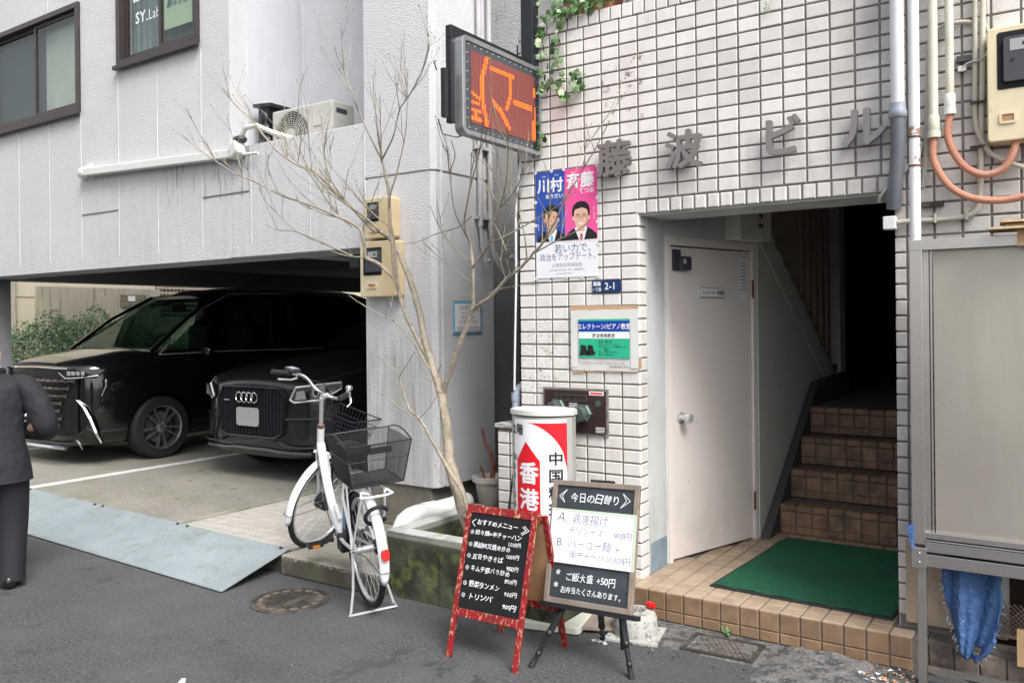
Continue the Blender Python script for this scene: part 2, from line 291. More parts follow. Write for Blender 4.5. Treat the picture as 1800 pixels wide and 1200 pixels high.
M['suit'] = mat('suit_cloth', (.011, .011, .016), .8, var=.15, scale=60, bump=.9, bscale=7, bdist=.035)
M['trouser'] = mat('trouser_cloth', (.008, .0085, .013), .8, var=.12, scale=60)
M['skin'] = mat('skin', (.52, .30, .22), .5, var=.05, scale=20)
M['hair'] = mat('hair', (.02, .018, .017), .6, var=.2, scale=80)
M['shoe'] = mat('shoe', (.010, .010, .012), .25, var=0)
M['shirt'] = mat('shirt', (.7, .7, .72), .7, var=0)
M['red_plastic'] = mat('red_plastic', (.62, .012, .012), .3, var=0)
M['reflector'] = mat('reflector_red', (.62, .015, .012), .15, var=.15, scale=60, coat=.6)
M['amber'] = mat('amber_reflector', (.75, .22, .01), .2, var=.1, scale=60)
M['grey_sidewall'] = mat('boundary_concrete', (.42, .38, .30), .9, var=.08, scale=2, stains=(((.15, .13, .11), 7, .55, .66, .75, (1.0, 1.6, .1), (2, 1.75, 2.7, .2)),))
M['boundary_light'] = mat('boundary_light', (.52, .47, .37), .9, var=.05, scale=2)
M['lattice'] = mat('lattice_brown', (.16, .105, .075), .8, var=.15)
M['pillar'] = mat('pillar_grey', (.20, .21, .22), .8, var=.08)
M['skirting'] = mat('skirting_dark', (.06, .055, .05), .7, var=.15)
M['ribbed'] = mat('ribbed_brown', (.42, .29, .27), .8, var=.1)
M['litter'] = mat('dry_leaf', (.40, .22, .12), .8, var=.3, scale=40, rand=.4)
M['litter_pale'] = mat('litter_pale', (.55, .55, .58), .7, var=.2, scale=40, rand=.2)
M['blue_tag'] = mat('blue_tag', (.10, .32, .52), .5, var=.1)
M['rust'] = mat('rust', (.16, .06, .035), .9, var=.3, scale=30)
M['perf_red'] = mat('perf_backing', (.035, .012, .010), .9, var=.2)
M['perf'] = mat('perforated_plate', (.30, .22, .17), .6, .3, var=.2, scale=20)
M['conduit_side'] = mat('painted_conduit', (.44, .43, .42), .7, var=.1)

# ---------------------------------------------------------------- mesh builder
def root_of(o):
    while o.parent: o = o.parent
    return o
class MB:
    def __init__(s, T=None): s.v = []; s.f = []; s.T = T; s.g = []
    def add(s, vs, fs):
        b = len(s.v); s.g.append((b, len(s.f)))
        s.v += [tuple(s.T @ Vector(p)) if s.T else tuple(p) for p in vs]
        s.f += [tuple(i + b for i in f) for f in fs]; return s
    def box(s, x0, x1, y0, y1, z0, z1, rz=0, c=None):
        vs = [Vector((x, y, z)) for x in (x0, x1) for y in (y0, y1) for z in (z0, z1)]
        if rz:
            c = Vector(c or ((x0 + x1) / 2, (y0 + y1) / 2, 0)); m = Matrix.Rotation(rz, 3, 'Z'); vs = [m @ (v - c) + c for v in vs]
        return s.add(vs, [(0, 1, 3, 2), (4, 6, 7, 5), (0, 4, 5, 1), (2, 3, 7, 6), (0, 2, 6, 4), (1, 5, 7, 3)])
    def beam(s, a, b, w, h, up=(0, 0, 1)):
        a, b = Vector(a), Vector(b); d = (b - a).normalized(); u = Vector(up)
        x = d.cross(u).normalized(); y = x.cross(d).normalized(); vs = []
        for p in (a, b):
            for i, j in ((-1, -1), (1, -1), (1, 1), (-1, 1)): vs.append(p + x * i * w / 2 + y * j * h / 2)
        return s.add(vs, [(0, 1, 2, 3), (7, 6, 5, 4), (0, 4, 5, 1), (1, 5, 6, 2), (2, 6, 7, 3), (3, 7, 4, 0)])
    def tube(s, pts, rad, seg=8, cap=True, flat=1.0):
        pts = [Vector(p) for p in pts]; n = len(pts)
        rs = rad if isinstance(rad, (list, tuple)) else [rad] * n
        vs = []; prev = None
        for i, p in enumerate(pts):
            d = (pts[min(i + 1, n - 1)] - pts[max(i - 1, 0)])
            d = d.normalized() if d.length > 1e-9 else Vector((0, 0, 1))
            if prev is None:
                x = d.orthogonal().normalized()
                if abs(d.z) < .99: x = d.cross(Vector((0, 0, 1))).normalized()
            else:
                x = prev - d * prev.dot(d); x = x.normalized() if x.length > 1e-6 else d.orthogonal().normalized()
            prev = x; y = d.cross(x)
            for k in range(seg):
                a = 2 * math.pi * k / seg; vs.append(p + (x * math.cos(a) + y * math.sin(a) * flat) * rs[i])
        fs = []
        for i in range(n - 1):
            for k in range(seg):
                k2 = (k + 1) % seg; fs.append((i * seg + k, i * seg + k2, (i + 1) * seg + k2, (i + 1) * seg + k))
        if cap: fs.append(tuple(range(seg))[::-1]); fs.append(tuple((n - 1) * seg + k for k in range(seg)))
        return s.add(vs, fs)
    def lathe(s, prof, seg=24, c=(0, 0, 0), axis='Z', sy=1.0, cap=True):
        vs = []; c = Vector(c)
        for r, h in prof:
            for k in range(seg):
                a = 2 * math.pi * k / seg; p = (r * math.cos(a), r * math.sin(a) * sy, h)
                if axis == 'Y': p = (p[0], p[2], p[1])
                if axis == 'X': p = (p[2], p[0], p[1])
                vs.append(c + Vector(p))
        fs = []
        for i in range(len(prof) - 1):
            for k in range(seg):
                k2 = (k + 1) % seg; fs.append((i * seg + k, i * seg + k2, (i + 1) * seg + k2, (i + 1) * seg + k))
        if cap: fs.append(tuple(range(seg))[::-1]); fs.append(tuple((len(prof) - 1) * seg + k for k in range(seg)))
        return s.add(vs, fs)
    def prism(s, pts, h0, h1, frame=None):
        """2D polygon extruded from h0 to h1 along the third axis of frame"""
        n = len(pts); vs = [Vector((p[0], p[1], h0)) for p in pts] + [Vector((p[0], p[1], h1)) for p in pts]
        if frame: vs = [frame @ v for v in vs]
        return s.add(vs, [tuple(range(n))[::-1], tuple(range(n, 2 * n))] + [(i, (i + 1) % n, n + (i + 1) % n, n + i) for i in range(n)])
    def sphere(s, c, r, seg=12, rings=8, sc=(1, 1, 1)):
        c = Vector(c); pr = []
        for i in range(rings + 1):
            a = math.pi * i / rings; pr.append((math.sin(a) * r, -math.cos(a) * r))
        b = len(s.v); t = MB(); t.lathe(pr, seg, cap=False)
        return s.add([Vector((v[0] * sc[0], v[1] * sc[1], v[2] * sc[2])) + c for v in t.v], t.f)
    def ring(s, c, R0, r, seg=32, sub=8, frame=None, a0=0, a1=360):
        pts = []; n = max(3, int(seg * (a1 - a0) / 360))
        for i in range(n + 1):
            a = R(a0 + (a1 - a0) * i / n); p = Vector((R0 * math.cos(a), R0 * math.sin(a), 0)); pts.append((frame @ p if frame else p) + Vector(c))
        return s.tube(pts, r, sub, cap=(a1 - a0 < 360))
    def build_each(s, name, m, parent=None, **k):
        """every shape added so far becomes a part of its own"""
        e = s.g + [(len(s.v), len(s.f))]
        for (v0, f0), (v1, f1) in zip(e, e[1:]):
            t = MB(); t.v = s.v[v0:v1]; t.f = [tuple(i - v0 for i in f) for f in s.f[f0:f1]]; t.build(name, m, parent, **k)
    def build(s, name, m, parent=None, smooth=False, bevel=0, **k):
        me = bpy.data.meshes.new(name)
        off = root_of(parent).location.copy() if parent else Vector((0, 0, 0))
        me.from_pydata([tuple(Vector(p) - off) for p in s.v], [], s.f)
        bm = bmesh.new(); bm.from_mesh(me)
        bmesh.ops.recalc_face_normals(bm, faces=bm.faces)
        bm.to_mesh(me); bm.free()
        if smooth:
            me.polygons.foreach_set('use_smooth', [True] * len(me.polygons))
            try: me.set_sharp_from_angle(angle=R(40))
            except Exception: pass
        me.materials.append(M[m] if isinstance(m, str) else m)
        o = bpy.data.objects.new(name, me); col.objects.link(o)
        if parent: o.parent = parent
        if bevel:
            bv = o.modifiers.new('bevel', 'BEVEL'); bv.width = bevel; bv.segments = 2; bv.limit_method = 'ANGLE'
        for a, b in k.items(): o[a] = b
        return o
def mb(T=None): return MB(T)
def tag(o, label=None, cat=None, group=None, kind=None):
    if label: o['label'] = label
    if cat: o['category'] = cat
    if group: o['group'] = group
    if kind: o['kind'] = kind
    return o
def thing(name, label, cat, loc=(0, 0, 0), group=None):
    o = bpy.data.objects.new(name, None); col.objects.link(o); o.location = loc; o.empty_display_size = .1
    return tag(o, label, cat, group)
def move_origin(o):
    """put the origin of a top-level mesh at the middle of its base"""
    me = o.data; vs = [v.co for v in me.vertices]
    c = Vector(((min(v.x for v in vs) + max(v.x for v in vs)) / 2, (min(v.y for v in vs) + max(v.y for v in vs)) / 2, min(v.z for v in vs)))
    me.transform(Matrix.Translation(-c)); o.location = c; return o
def alone(b, name, m, label, cat, group=None, **k): return tag(move_origin(b.build(name, m, **k)), label, cat, group)
def struct(b, name, m, **k): return tag(b.build(name, m, **k), kind='structure')
def piece(mesh, name, parent, loc, rot=None, sc=None, **k):
    """a piece that shares its mesh with the others of its kind; loc in world coordinates"""
    o = bpy.data.objects.new(name, mesh); col.objects.link(o); o.parent = parent
    o.location = Vector(loc) - root_of(parent).location
    if rot is not None: o.rotation_euler = rot
    if sc is not None: o.scale = sc
    for a, b in k.items(): o[a] = b
    return o
def raw_mesh(b, name, m, smooth=False):
    me = bpy.data.meshes.new(name); me.from_pydata(b.v, [], b.f)
    bm = bmesh.new(); bm.from_mesh(me); bmesh.ops.recalc_face_normals(bm, faces=bm.faces); bm.to_mesh(me); bm.free()
    if smooth: me.polygons.foreach_set('use_smooth', [True] * len(me.polygons))
    me.materials.append(M[m]); return me
def tile_box(w, h, d, bev=.004):
    """pillow-edged tile, face towards -Y, origin in the middle of the face"""
    b = mb(); a, c = w / 2, h / 2
    vs = [(-a + bev, 0, -c + bev), (a - bev, 0, -c + bev), (a - bev, 0, c - bev), (-a + bev, 0, c - bev),
          (-a, bev, -c), (a, bev, -c), (a, bev, c), (-a, bev, c), (-a, d, -c), (a, d, -c), (a, d, c), (-a, d, c)]
    fs = [(0, 1, 2, 3)] + [(i, (i + 1) % 4, 4 + (i + 1) % 4, 4 + i) for i in range(4)] + [(4 + i, 4 + (i + 1) % 4, 8 + (i + 1) % 4, 8 + i) for i in range(4)]
    return b.add(vs, fs)
def frame_of(o, x, z):
    """local frame: x right, y up, z out of the surface"""
    x = Vector(x).normalized(); z = Vector(z).normalized(); y = z.cross(x); m = Matrix.Identity(4)
    for i in range(3): m[i][0] = x[i]; m[i][1] = y[i]; m[i][2] = z[i]; m[i][3] = o[i]
    return m
def wallframe(x, y, z): return frame_of((x, y, z), (1, 0, 0), (0, -1, 0))

# ---------------------------------------------------------------- lettering
_glyph = {}
def glyph(ch, off=0.0, ext=0.0):
    k = (ch, off, ext)
    if k not in _glyph:
        c = bpy.data.curves.new('tmp', 'FONT'); c.body = ch; c.size = 1; c.offset = off; c.extrude = ext; c.resolution_u = 2
        o = bpy.data.objects.new('tmp', c); col.objects.link(o)
        dg = bpy.context.evaluated_depsgraph_get(); dg.update()
        me = bpy.data.meshes.new_from_object(o.evaluated_get(dg))
        vs = [tuple(v.co) for v in me.vertices]; fs = [tuple(p.vertices) for p in me.polygons]
        bpy.data.objects.remove(o); bpy.data.curves.remove(c); bpy.data.meshes.remove(me)
        w = 1.0 if ord(ch) > 0x2e00 else (max((v[0] for v in vs), default=.25) + .06)
        _glyph[k] = (vs, fs, w)
    return _glyph[k]
def sliced(g, size, sx):
    """cut a glyph into narrow strips so that it can follow a curved face"""
    vs, fs, w = g
    if not vs: return g
    bm = bmesh.new(); V = [bm.verts.new(v) for v in vs]
    for f in fs:
        try: bm.faces.new([V[i] for i in f])
        except ValueError: pass
    step = .012 / (size * sx); x = step
    while x < w:
        bmesh.ops.bisect_plane(bm, geom=bm.verts[:] + bm.edges[:] + bm.faces[:], plane_co=(x, 0, 0), plane_no=(1, 0, 0)); x += step
    bm.verts.index_update(); out = ([tuple(v.co) for v in bm.verts], [tuple(v.index for v in f.verts) for f in bm.faces], w); bm.free(); return out
def letters(b, frame, items, h=.0012, off=.008, ext=0, warp=None, hand=0, rnd=None):
    """items: (string, x, y of the baseline left, size, opts) ; opts: v vertical, c centred, sx width factor, off weight, sl slant"""
    rnd = rnd or random.Random(3)
    for it in items:
        s_, x, y, size = it[:4]; o = it[4] if len(it) > 4 else {}
        of = o.get('off', off); sx = o.get('sx', 1.0); tr = o.get('tr', 0.0); slope = o.get('slope', 0)
        bold = of > .012; ofs = [(0, 0)]
        if bold: e_ = of * .62; ofs = [(-e_, 0), (e_, 0), (0, e_), (0, -e_), (0, 0)]; of = .006
        gl = [glyph(ch, of, ext) if ch != ' ' else ([], [], .4) for ch in s_]
        if warp: gl = [sliced(g, size, sx) for g in gl]
        if o.get('c') and not o.get('v'): x = x - sum(g[2] + tr for g in gl) * size * sx / 2
        for g in gl:
            vs, fs, w = g
            j = hand; ja = rnd.uniform(-1, 1) * j * .14; js = 1 + rnd.uniform(-1, 1) * j * .12; jy = rnd.uniform(-1, 1) * j * .05 * size
            jsx = 1 + rnd.uniform(-1, 1) * j * .15; shear = rnd.uniform(.0, .22) * j + o.get('sl', 0)
            for q_, (ox, oy) in enumerate(ofs):
              out = []
              for vx, vy, vz in vs:
                px, py = vx - w / 2 + ox, vy - .38 + oy
                px += shear * py; px, py = (px * math.cos(ja) - py * math.sin(ja)) * js * jsx, (px * math.sin(ja) + py * math.cos(ja)) * js
                X = x + (px + w / 2) * size * sx; Y = y + (py + .38) * size + jy
                Z = (h + (vz + ext) * size if ext else h) + q_ * .00011
                out.append(frame @ Vector(warp(X, Y, Z) if warp else (X, Y, Z)))
              b.add(out, fs)
            if o.get('v'): y -= size * (1.0 + tr)
            else: x += (w + tr) * size * sx; y += slope * (w + tr) * size * sx
    return b
def poly(b, frame, pts, h=.001, warp=None):
    return b.add([frame @ Vector(warp(p[0], p[1], h) if warp else (p[0], p[1], h)) for p in pts], [tuple(range(len(pts)))])
def rect(x0, x1, y0, y1): return [(x0, y0), (x1, y0), (x1, y1), (x0, y1)]
def ell(cx, cy, rx, ry, n=20, a0=0, a1=360): return [(cx + rx * math.cos(R(a0 + (a1 - a0) * i / n)), cy + ry * math.sin(R(a0 + (a1 - a0) * i / n))) for i in range(n + (a1 - a0 < 360))]
def stroke(b, frame, pts, w, h=.001):
    for a, c in zip(pts, pts[1:]):
        d = Vector((c[0] - a[0], c[1] - a[1])); L = d.length or 1; nx, ny = -d.y / L * w / 2, d.x / L * w / 2
        b.add([frame @ Vector(q) for q in ((a[0] + nx, a[1] + ny, h), (a[0] - nx, a[1] - ny, h), (c[0] - nx, c[1] - ny, h), (c[0] + nx, c[1] + ny, h))], [(0, 1, 2, 3)])
def rrect(w, h, r, n=5, cx=0, cy=0):
    pts = []
    for sx, sy, a in ((1, -1, -90), (1, 1, 0), (-1, 1, 90), (-1, -1, 180)):
        for i in range(n + 1): t = R(a + 90 * i / n); pts.append((cx + sx * (w / 2 - r) + r * math.cos(t), cy + sy * (h / 2 - r) + r * math.sin(t)))
    return pts
def loop_prism(b, outer, inner, h0, h1, frame):
    n = len(outer); vs = [(p[0], p[1], h) for h in (h0, h1) for p in outer] + [(p[0], p[1], h) for h in (h0, h1) for p in inner]
    fs = []
    for i in range(n):
        j = (i + 1) % n
        fs += [(i, j, n + j, n + i), (2 * n + i, 3 * n + i, 3 * n + j, 2 * n + j), (n + i, n + j, 3 * n + j, 3 * n + i), (i, 2 * n + i, 2 * n + j, j)]
    return b.add([frame @ Vector(v) for v in vs], fs)

# ================================================================ ground
b = mb()
nx, ny = 2, 2
b.box(-60, 60, -60, 60, -.6, 0); struct(b, 'road', 'asphalt')
# kerb slab and parking floor: outlines with the slightly skewed front edge of the place
def slab(pts, z0, z1): return mb().prism(pts, z0, z1)
struct(slab([(-30, 4.60), (-8.0, 3.90), (-5.72, 3.80), (-5.70, 14), (-30, 14)], .0005, .13), 'parking_floor', 'concrete')
k = struct(slab([(-4.335, 3.69), (-3.474, 3.70), (-3.474, 4.60), (-3.66, 4.60), (-3.66, 5.4), (-4.335, 5.4)], .0005, .131), 'kerb', 'kerb', bevel=.012)
struct(slab([(-5.70, 3.80), (-5.62, 3.80), (-5.62, 9), (-5.70, 9)], .0005, .142), 'kerb_edging', 'kerb')
struct(slab([(-5.62, 3.79), (-4.335, 3.72), (-4.335, 5.4), (-3.66, 5.4), (-3.66, 14), (-5.62, 14)], .0005, .124), 'pavement_bed', 'paving_grout')
struct(slab([(-3.66, 4.62), (-2.4, 4.62), (-2.4, 14), (-3.66, 14)], .0005, .12), 'alley_floor', 'base_concrete')
paving = thing('tiled_paving', 'strip of small cream floor tiles between the ramp and the parking floor', 'paving', (-5, 4, .124))
paving['kind'] = 'structure'
ct = raw_mesh(tile_box(.094, .094, .008, .002), 'paving_tile', 'cream_tile')
for i in range(12):
    for j in range(11):
        x = -5.62 + .054 + i * .106; y = 3.86 + j * .106
        if y - .05 < 3.79 + (x + 5.62) * -.054 or x > -4.38: continue
        piece(ct, 'paving_tile', paving, (x, y, .132), (R(-90), 0, 0))
rest = mb(); tb = tile_box(.094, .094, .008, .002)
for i in range(18):
    for j in range(11, 24):
        x = -5.62 + .054 + i * .106; y = 3.86 + j * .106
        if x > -4.38 and y < 5.45: continue
        rest.add([(x + v[0], y + v[2], .132 - v[1]) for v in tb.v], tb.f)
tag(rest.build('paving_tile_field', 'cream_tile', paving), kind='stuff')
# painted bay lines
b = mb(); b.box(-8.19, -8.07, 3.93, 11, .1295, .134); b.box(-10.72, -10.62, 4.75, 11, .1295, .134); b.build_each('bay_line', 'line', kind='structure')

# ================================================================ white building with the garage
YL = 4.65
WB = thing('white_building', 'white stucco building with an open car park at street level and bronze framed windows above', 'building', (-7.5, YL, 0))
b = mb(); Y0, Y1 = YL, YL + .2; T = 7.5
for x0, x1, z0, z1 in ((-11.2, -10.6, 2.2, T), (-10.6, -8.4, 2.2, 3.81), (-10.6, -8.4, 4.92, T), (-8.4, -7.72, 2.2, T), (-7.72, -6.45, 2.2, 4.13), (-7.72, -6.45, 5.5, T), (-6.45, -6.05, 2.2, T)):
    b.box(x0, x1, Y0, Y1, z0, z1)
b.box(-11.2, -10.95, Y1, 12.7, 2.42, T)
wall = b.build('wall', 'stucco', WB)
b = mb(); b.box(-6.05, -4.47, YL, YL + .16, 2.2, 3.14); parapet = b.build('parapet', 'stucco', WB, bevel=.006)
b = mb()
for z0, z1, g in ((.45, 2.706, 0), (2.706, 2.724, .014), (2.724, T, 0)):
    b.prism([(-4.47 + g, YL + g), (-3.835 - g, YL + g), (-3.80 - g, YL + .035 + g), (-3.80 - g, 5.37), (-4.47 + g, 5.37)], z0, z1)
colm = b.build('column', 'stucco', WB)
b = mb(); b.prism([(-4.445, YL + .02), (-3.87, YL + .02), (-3.87, 5.36), (-4.445, 5.36)], .132, .45); b.build('column_base', 'base_concrete', WB, bevel=.01)
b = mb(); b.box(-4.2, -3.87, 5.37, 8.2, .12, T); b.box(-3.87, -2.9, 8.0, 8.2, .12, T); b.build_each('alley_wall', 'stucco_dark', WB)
b = mb(); b.box(-6.25, -6.05, Y1, 5.62, 3.0, T); b.build('recess_side_wall', 'stucco_smooth', WB)
b = mb(); b.box(-6.05, -4.2, 5.46, 5.62, 3.0, T); b.build('recess_back_wall', 'stucco_smooth', WB)
b = mb(); b.box(-6.05, -4.47, YL + .16, 5.46, 2.95, 3.02); b.build('recess_floor', 'base_concrete', WB)
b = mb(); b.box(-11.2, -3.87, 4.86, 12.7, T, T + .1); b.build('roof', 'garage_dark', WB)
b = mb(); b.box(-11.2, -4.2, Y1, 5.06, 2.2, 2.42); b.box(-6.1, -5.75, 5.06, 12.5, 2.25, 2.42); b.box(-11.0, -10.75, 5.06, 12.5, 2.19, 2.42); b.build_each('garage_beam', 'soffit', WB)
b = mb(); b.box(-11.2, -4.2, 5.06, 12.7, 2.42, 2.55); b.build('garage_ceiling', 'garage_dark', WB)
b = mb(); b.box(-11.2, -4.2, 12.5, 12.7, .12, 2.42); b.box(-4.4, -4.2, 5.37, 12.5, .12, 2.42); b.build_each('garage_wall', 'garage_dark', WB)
b = mb(); b.box(-11.2, -10.75, YL, 5.06, .13, 2.2); b.build('garage_pillar', 'pillar', WB)
# caulked panel joints
def jstrip(x, z0, z1, y=YL):
    b = mb(); b.box(x - .006, x + .006, y - .004, y + .002, z0, z1); b.build('joint_strip', 'joint', WB)
for x, z0, z1 in ((-10.31, 2.3, 3.78), (-9.67, 2.3, 3.78), (-9.03, 2.3, 3.78), (-8.41, 2.3, 3.78), (-9.03, 4.95, 7), (-7.74, 2.3, 4.08), (-7.10, 2.3, 4.08), (-6.445, 2.3, 4.08), (-5.78, 2.3, 3.06), (-5.067, 2.3, 3.08), (-4.472, 2.22, 3.12)):
    jstrip(x, z0, z1)
b = mb(); b.box(-3.805, -3.794, 4.73, 4.742, .46, 7); b.build('joint_strip', 'joint', WB)
b = mb(); b.box(-6.054, -6.044, 4.83, 4.842, 3.15, 7); b.build('joint_strip', 'joint', WB)
b = mb(); b.box(-6.03, -6.018, 5.45, 5.462, 3.05, 7); b.box(-5.94, -5.93, 5.45, 5.462, 3.05, 7); b.build('joint_strip', 'joint', WB)
for x0, x1, z in ((-8.40, -7.75, 2.745), (-6.43, -5.80, 2.745)):
    b = mb(); b.box(x0, x1, YL - .003, YL + .002, z, z + .014); b.build('joint_groove', 'base_concrete', WB)

def window(x0, x1, z0, z1, mull):
    f = mb(); y0, y1 = YL - .03, YL + .09; t = .055
    f.box(x0, x1, y0, y1, z0, z0 + t); f.box(x0, x1, y0, y1, z1 - t, z1); f.box(x0, x0 + t, y0, y1, z0 + t, z1 - t); f.box(x1 - t, x1, y0, y1, z0 + t, z1 - t)
    f.box(x0 - .02, x1 + .02, y0 - .03, y0 + .01, z0 - .035, z0 + .004)
    w = f.build('window', 'bronze', WB, bevel=.003)
    for k, (a, c, yy) in enumerate(((x0 + t, mull + .03, YL + .035), (mull - .03, x1 - t, YL + .01))):
        s = mb(); q = .035
        s.box(a, c, yy, yy + .022, z0 + t, z0 + t + q * 1.5); s.box(a, c, yy, yy + .022, z1 - t - q, z1 - t)
        s.box(a, a + q, yy, yy + .022, z0 + t + q * 1.5, z1 - t - q); s.box(c - q, c, yy, yy + .022, z0 + t + q * 1.5, z1 - t - q)
        s.build('sash', 'bronze', w)
    return w, t
w1, t = window(-10.6, -8.4, 3.81, 4.92, -9.31)
g = mb(); g.box(-10.51, -9.31, YL + .045, YL + .049, 3.91, 4.83); g.build('pane', 'window_glass', w1)
g = mb(); g.box(-9.30, -8.49, YL + .020, YL + .024, 3.91, 4.83); g.build('frosted_pane', 'window_glass', w1)
g = mb(); g.box(-10.55, -9.28, YL + .11, YL + .12, 3.85, 4.9); g.build('insect_screen', 'frost_dark', w1)
g = mb(); g.box(-9.28, -8.45, YL + .11, YL + .12, 3.85, 4.9); g.build('blind', 'frost', w1)
w2, t = window(-7.72, -6.45, 4.13, 5.5, -7.05)
g = mb(); g.box(-7.63, -7.05, YL + .045, YL + .049, 4.23, 5.41); g.build('pane', 'window_glass', w2)
g = mb(); g.box(-7.04, -6.54, YL + .020, YL + .024, 4.23, 5.41); g.build('pane', 'window_glass', w2)
g = mb()
cv = []
for i in range(41):
    x = -7.68 + i * .03; cv.append((x, YL + .125 + .012 * math.sin(i * 1.9)))
for i in range(40):
    g.add([(cv[i][0], cv[i][1], 4.15), (cv[i + 1][0], cv[i + 1][1], 4.15), (cv[i + 1][0], cv[i + 1][1], 5.5), (cv[i][0], cv[i][1], 5.5)], [(0, 1, 2, 3)])
g.build('curtain', 'curtain', w2)
fr = wallframe(-7.63, YL + .044, 4.23); lt = mb()
letters(lt, fr, [("SY.", .13, .29, .15, {'off': .02}), ("Lab", .345, .29, .14, {'off': -.004, 'sx': .85})])
for k in range(3): lt.prism(rect(.10 + k * .035, .125 + k * .035, .50, .63), 0, .001, fr)
lt.prism([(.205, .62), (.23, .63), (.275, .51), (.25, .50)], 0, .001, fr)
lt.build('lettering', 'sign_white', w2)
pm = mat('yellow_green_sheet', (.46, .56, .36), .6, var=.04)
g = mb(); g.box(-7.02, -6.60, YL + .030, YL + .034, 4.36, 5.2); g.build('paper_sheet', pm, w2)
lt = mb(); letters(lt, wallframe(-7.02, YL + .0285, 4.36), [("人生は", .035, .36, .115, {'off': .012, 'sl': .2}), ("喜ばせごっこ", .045, .20, .082, {'off': .012, 'sl': .2})], hand=.5)
lt.build('lettering', 'ink_navy', w2)

# ---- things fixed to the white building
b = mb()
A = Vector((-8.26, YL - .045, 3.165)); Bp = Vector((-5.93, YL - .045, 3.075))
b.beam(A, Bp, .075, .075)
duct = thing('pipe_cover', 'long ivory pipe cover running across the white wall below the windows', 'duct', (A.x, YL, A.z))
b.build('cover', 'duct_ivory', duct, bevel=.008)
b = mb(); b.sphere(A + Vector((-.02, 0, 0)), .065, sc=(1.3, .8, .95)); b.lathe([(.085, -.012), (.09, 0), (.085, .008)], 20, (A.x + .02, YL - .008, A.z + .01), 'Y'); b.build('end_cap', 'duct_ivory', duct, smooth=True)
b = mb(); b.beam(Bp + Vector((-.02, 0, 0)), Bp + Vector((.10, -.02, .05)), .10, .13); b.build('elbow', 'duct_ivory', duct, bevel=.02)
b = mb(); b.sphere(Bp + Vector((.07, 0, .11)), .07, sc=(1, .8, .5)); b.build('putty', 'meter_grey', duct, smooth=True)
b = mb(); b.tube([Bp + Vector((.07, 0, .12)), Bp + Vector((.14, 0, .20)), Bp + Vector((.28, 0, .20)), Bp + Vector((.42, .06, .13)), Bp + Vector((.55, .25, .08))], .022, 8); b.build('hose', 'ivory', duct, smooth=True)
b = mb(); b.tube([Bp + Vector((.1, 0, -.02)), Bp + Vector((.30, 0, -.03))], .012, 8); b.build('drain_stub', 'ivory', duct, smooth=True)

ac = thing('air_conditioner', 'beige outdoor air conditioner unit standing behind the parapet of the recess', 'air conditioner', (-5.3, 5.0, 3.02))
AX0, AX1, AY0, AY1, AZ0, AZ1 = -5.76, -5.03, 4.86, 5.12, 3.06, 3.455
b = mb(); b.box(AX0, AX1, AY0, AY1, AZ0, AZ1); b.build('casing', 'ac', ac, bevel=.02)
b = mb(); b.box(AX0 + .02, AX0 + .1, AY0 + .02, AY1 - .02, 3.02, AZ0); b.box(AX1 - .1, AX1 - .02, AY0 + .02, AY1 - .02, 3.02, AZ0); b.build_each('foot', 'black', ac)
fc = (AX0 + .255, AY0 - .003, AZ0 + .165)
b = mb(); b.lathe([(.195, 0), (.195, .004)], 32, (fc[0], AY0 - .004, fc[2]), 'Y'); b.build('fan_opening', 'black_void', ac)
b = mb()
for k in range(9): b.ring((fc[0], AY0 - .016, fc[2]), .045 + k * .019, .0028, 36, 4, Matrix.Rotation(R(90), 4, 'X'))
for k in range(24):
    a = R(15 * k); b.tube([(fc[0] + .045 * math.cos(a), AY0 - .014, fc[2] + .045 * math.sin(a)), (fc[0] + .2 * math.cos(a + .25), AY0 - .012, fc[2] + .2 * math.sin(a + .25))], .0022, 4)
b.lathe([(.05, -.012), (.05, 0)], 20, (fc[0], AY0 - .008, fc[2]), 'Y'); b.build('fan_guard', 'ac', ac)
b = mb(); loop_prism(b, rrect(.12, .14, .02), rrect(.10, .12, .012), 0, .006, wallframe(AX1 - .16, AY0 - .001, AZ0 + .14)); b.box(AX1 - .215, AX1 - .2, AY0 - .006, AY0, AZ0 + .2, AZ1 - .03)
b.build('relief', 'ac', ac)
b = mb(); b.box(AX1 - .002, AX1 + .002, AY0 + .05, AY0 + .17, AZ1 - .10, AZ1 - .06); b.build('handle_recess', 'meter_grey', ac)
b = mb(); b.box(-5.93, -5.80, 4.86, 5.2, 3.02, 3.52); b.add([(-5.98, 4.84, 3.52), (-5.75, 4.84, 3.50), (-5.75, 5.2, 3.5), (-5.98, 5.2, 3.52), (-5.98, 4.84, 3.55), (-5.75, 4.84, 3.53), (-5.75, 5.2, 3.53), (-5.98, 5.2, 3.55)], [(0, 1, 2, 3), (7, 6, 5, 4), (0, 4, 5, 1), (1, 5, 6, 2), (2, 6, 7, 3), (3, 7, 4, 0)])
for k in range(3): b.sphere((-5.86 + .02 * k, 4.86, 3.42 - k * .11), .06, sc=(.8, .5, 1.1))
alone(b, 'covered_pipe', 'black_metal', 'dark plastic bundle standing left of the air conditioner unit', 'bundle', smooth=True)

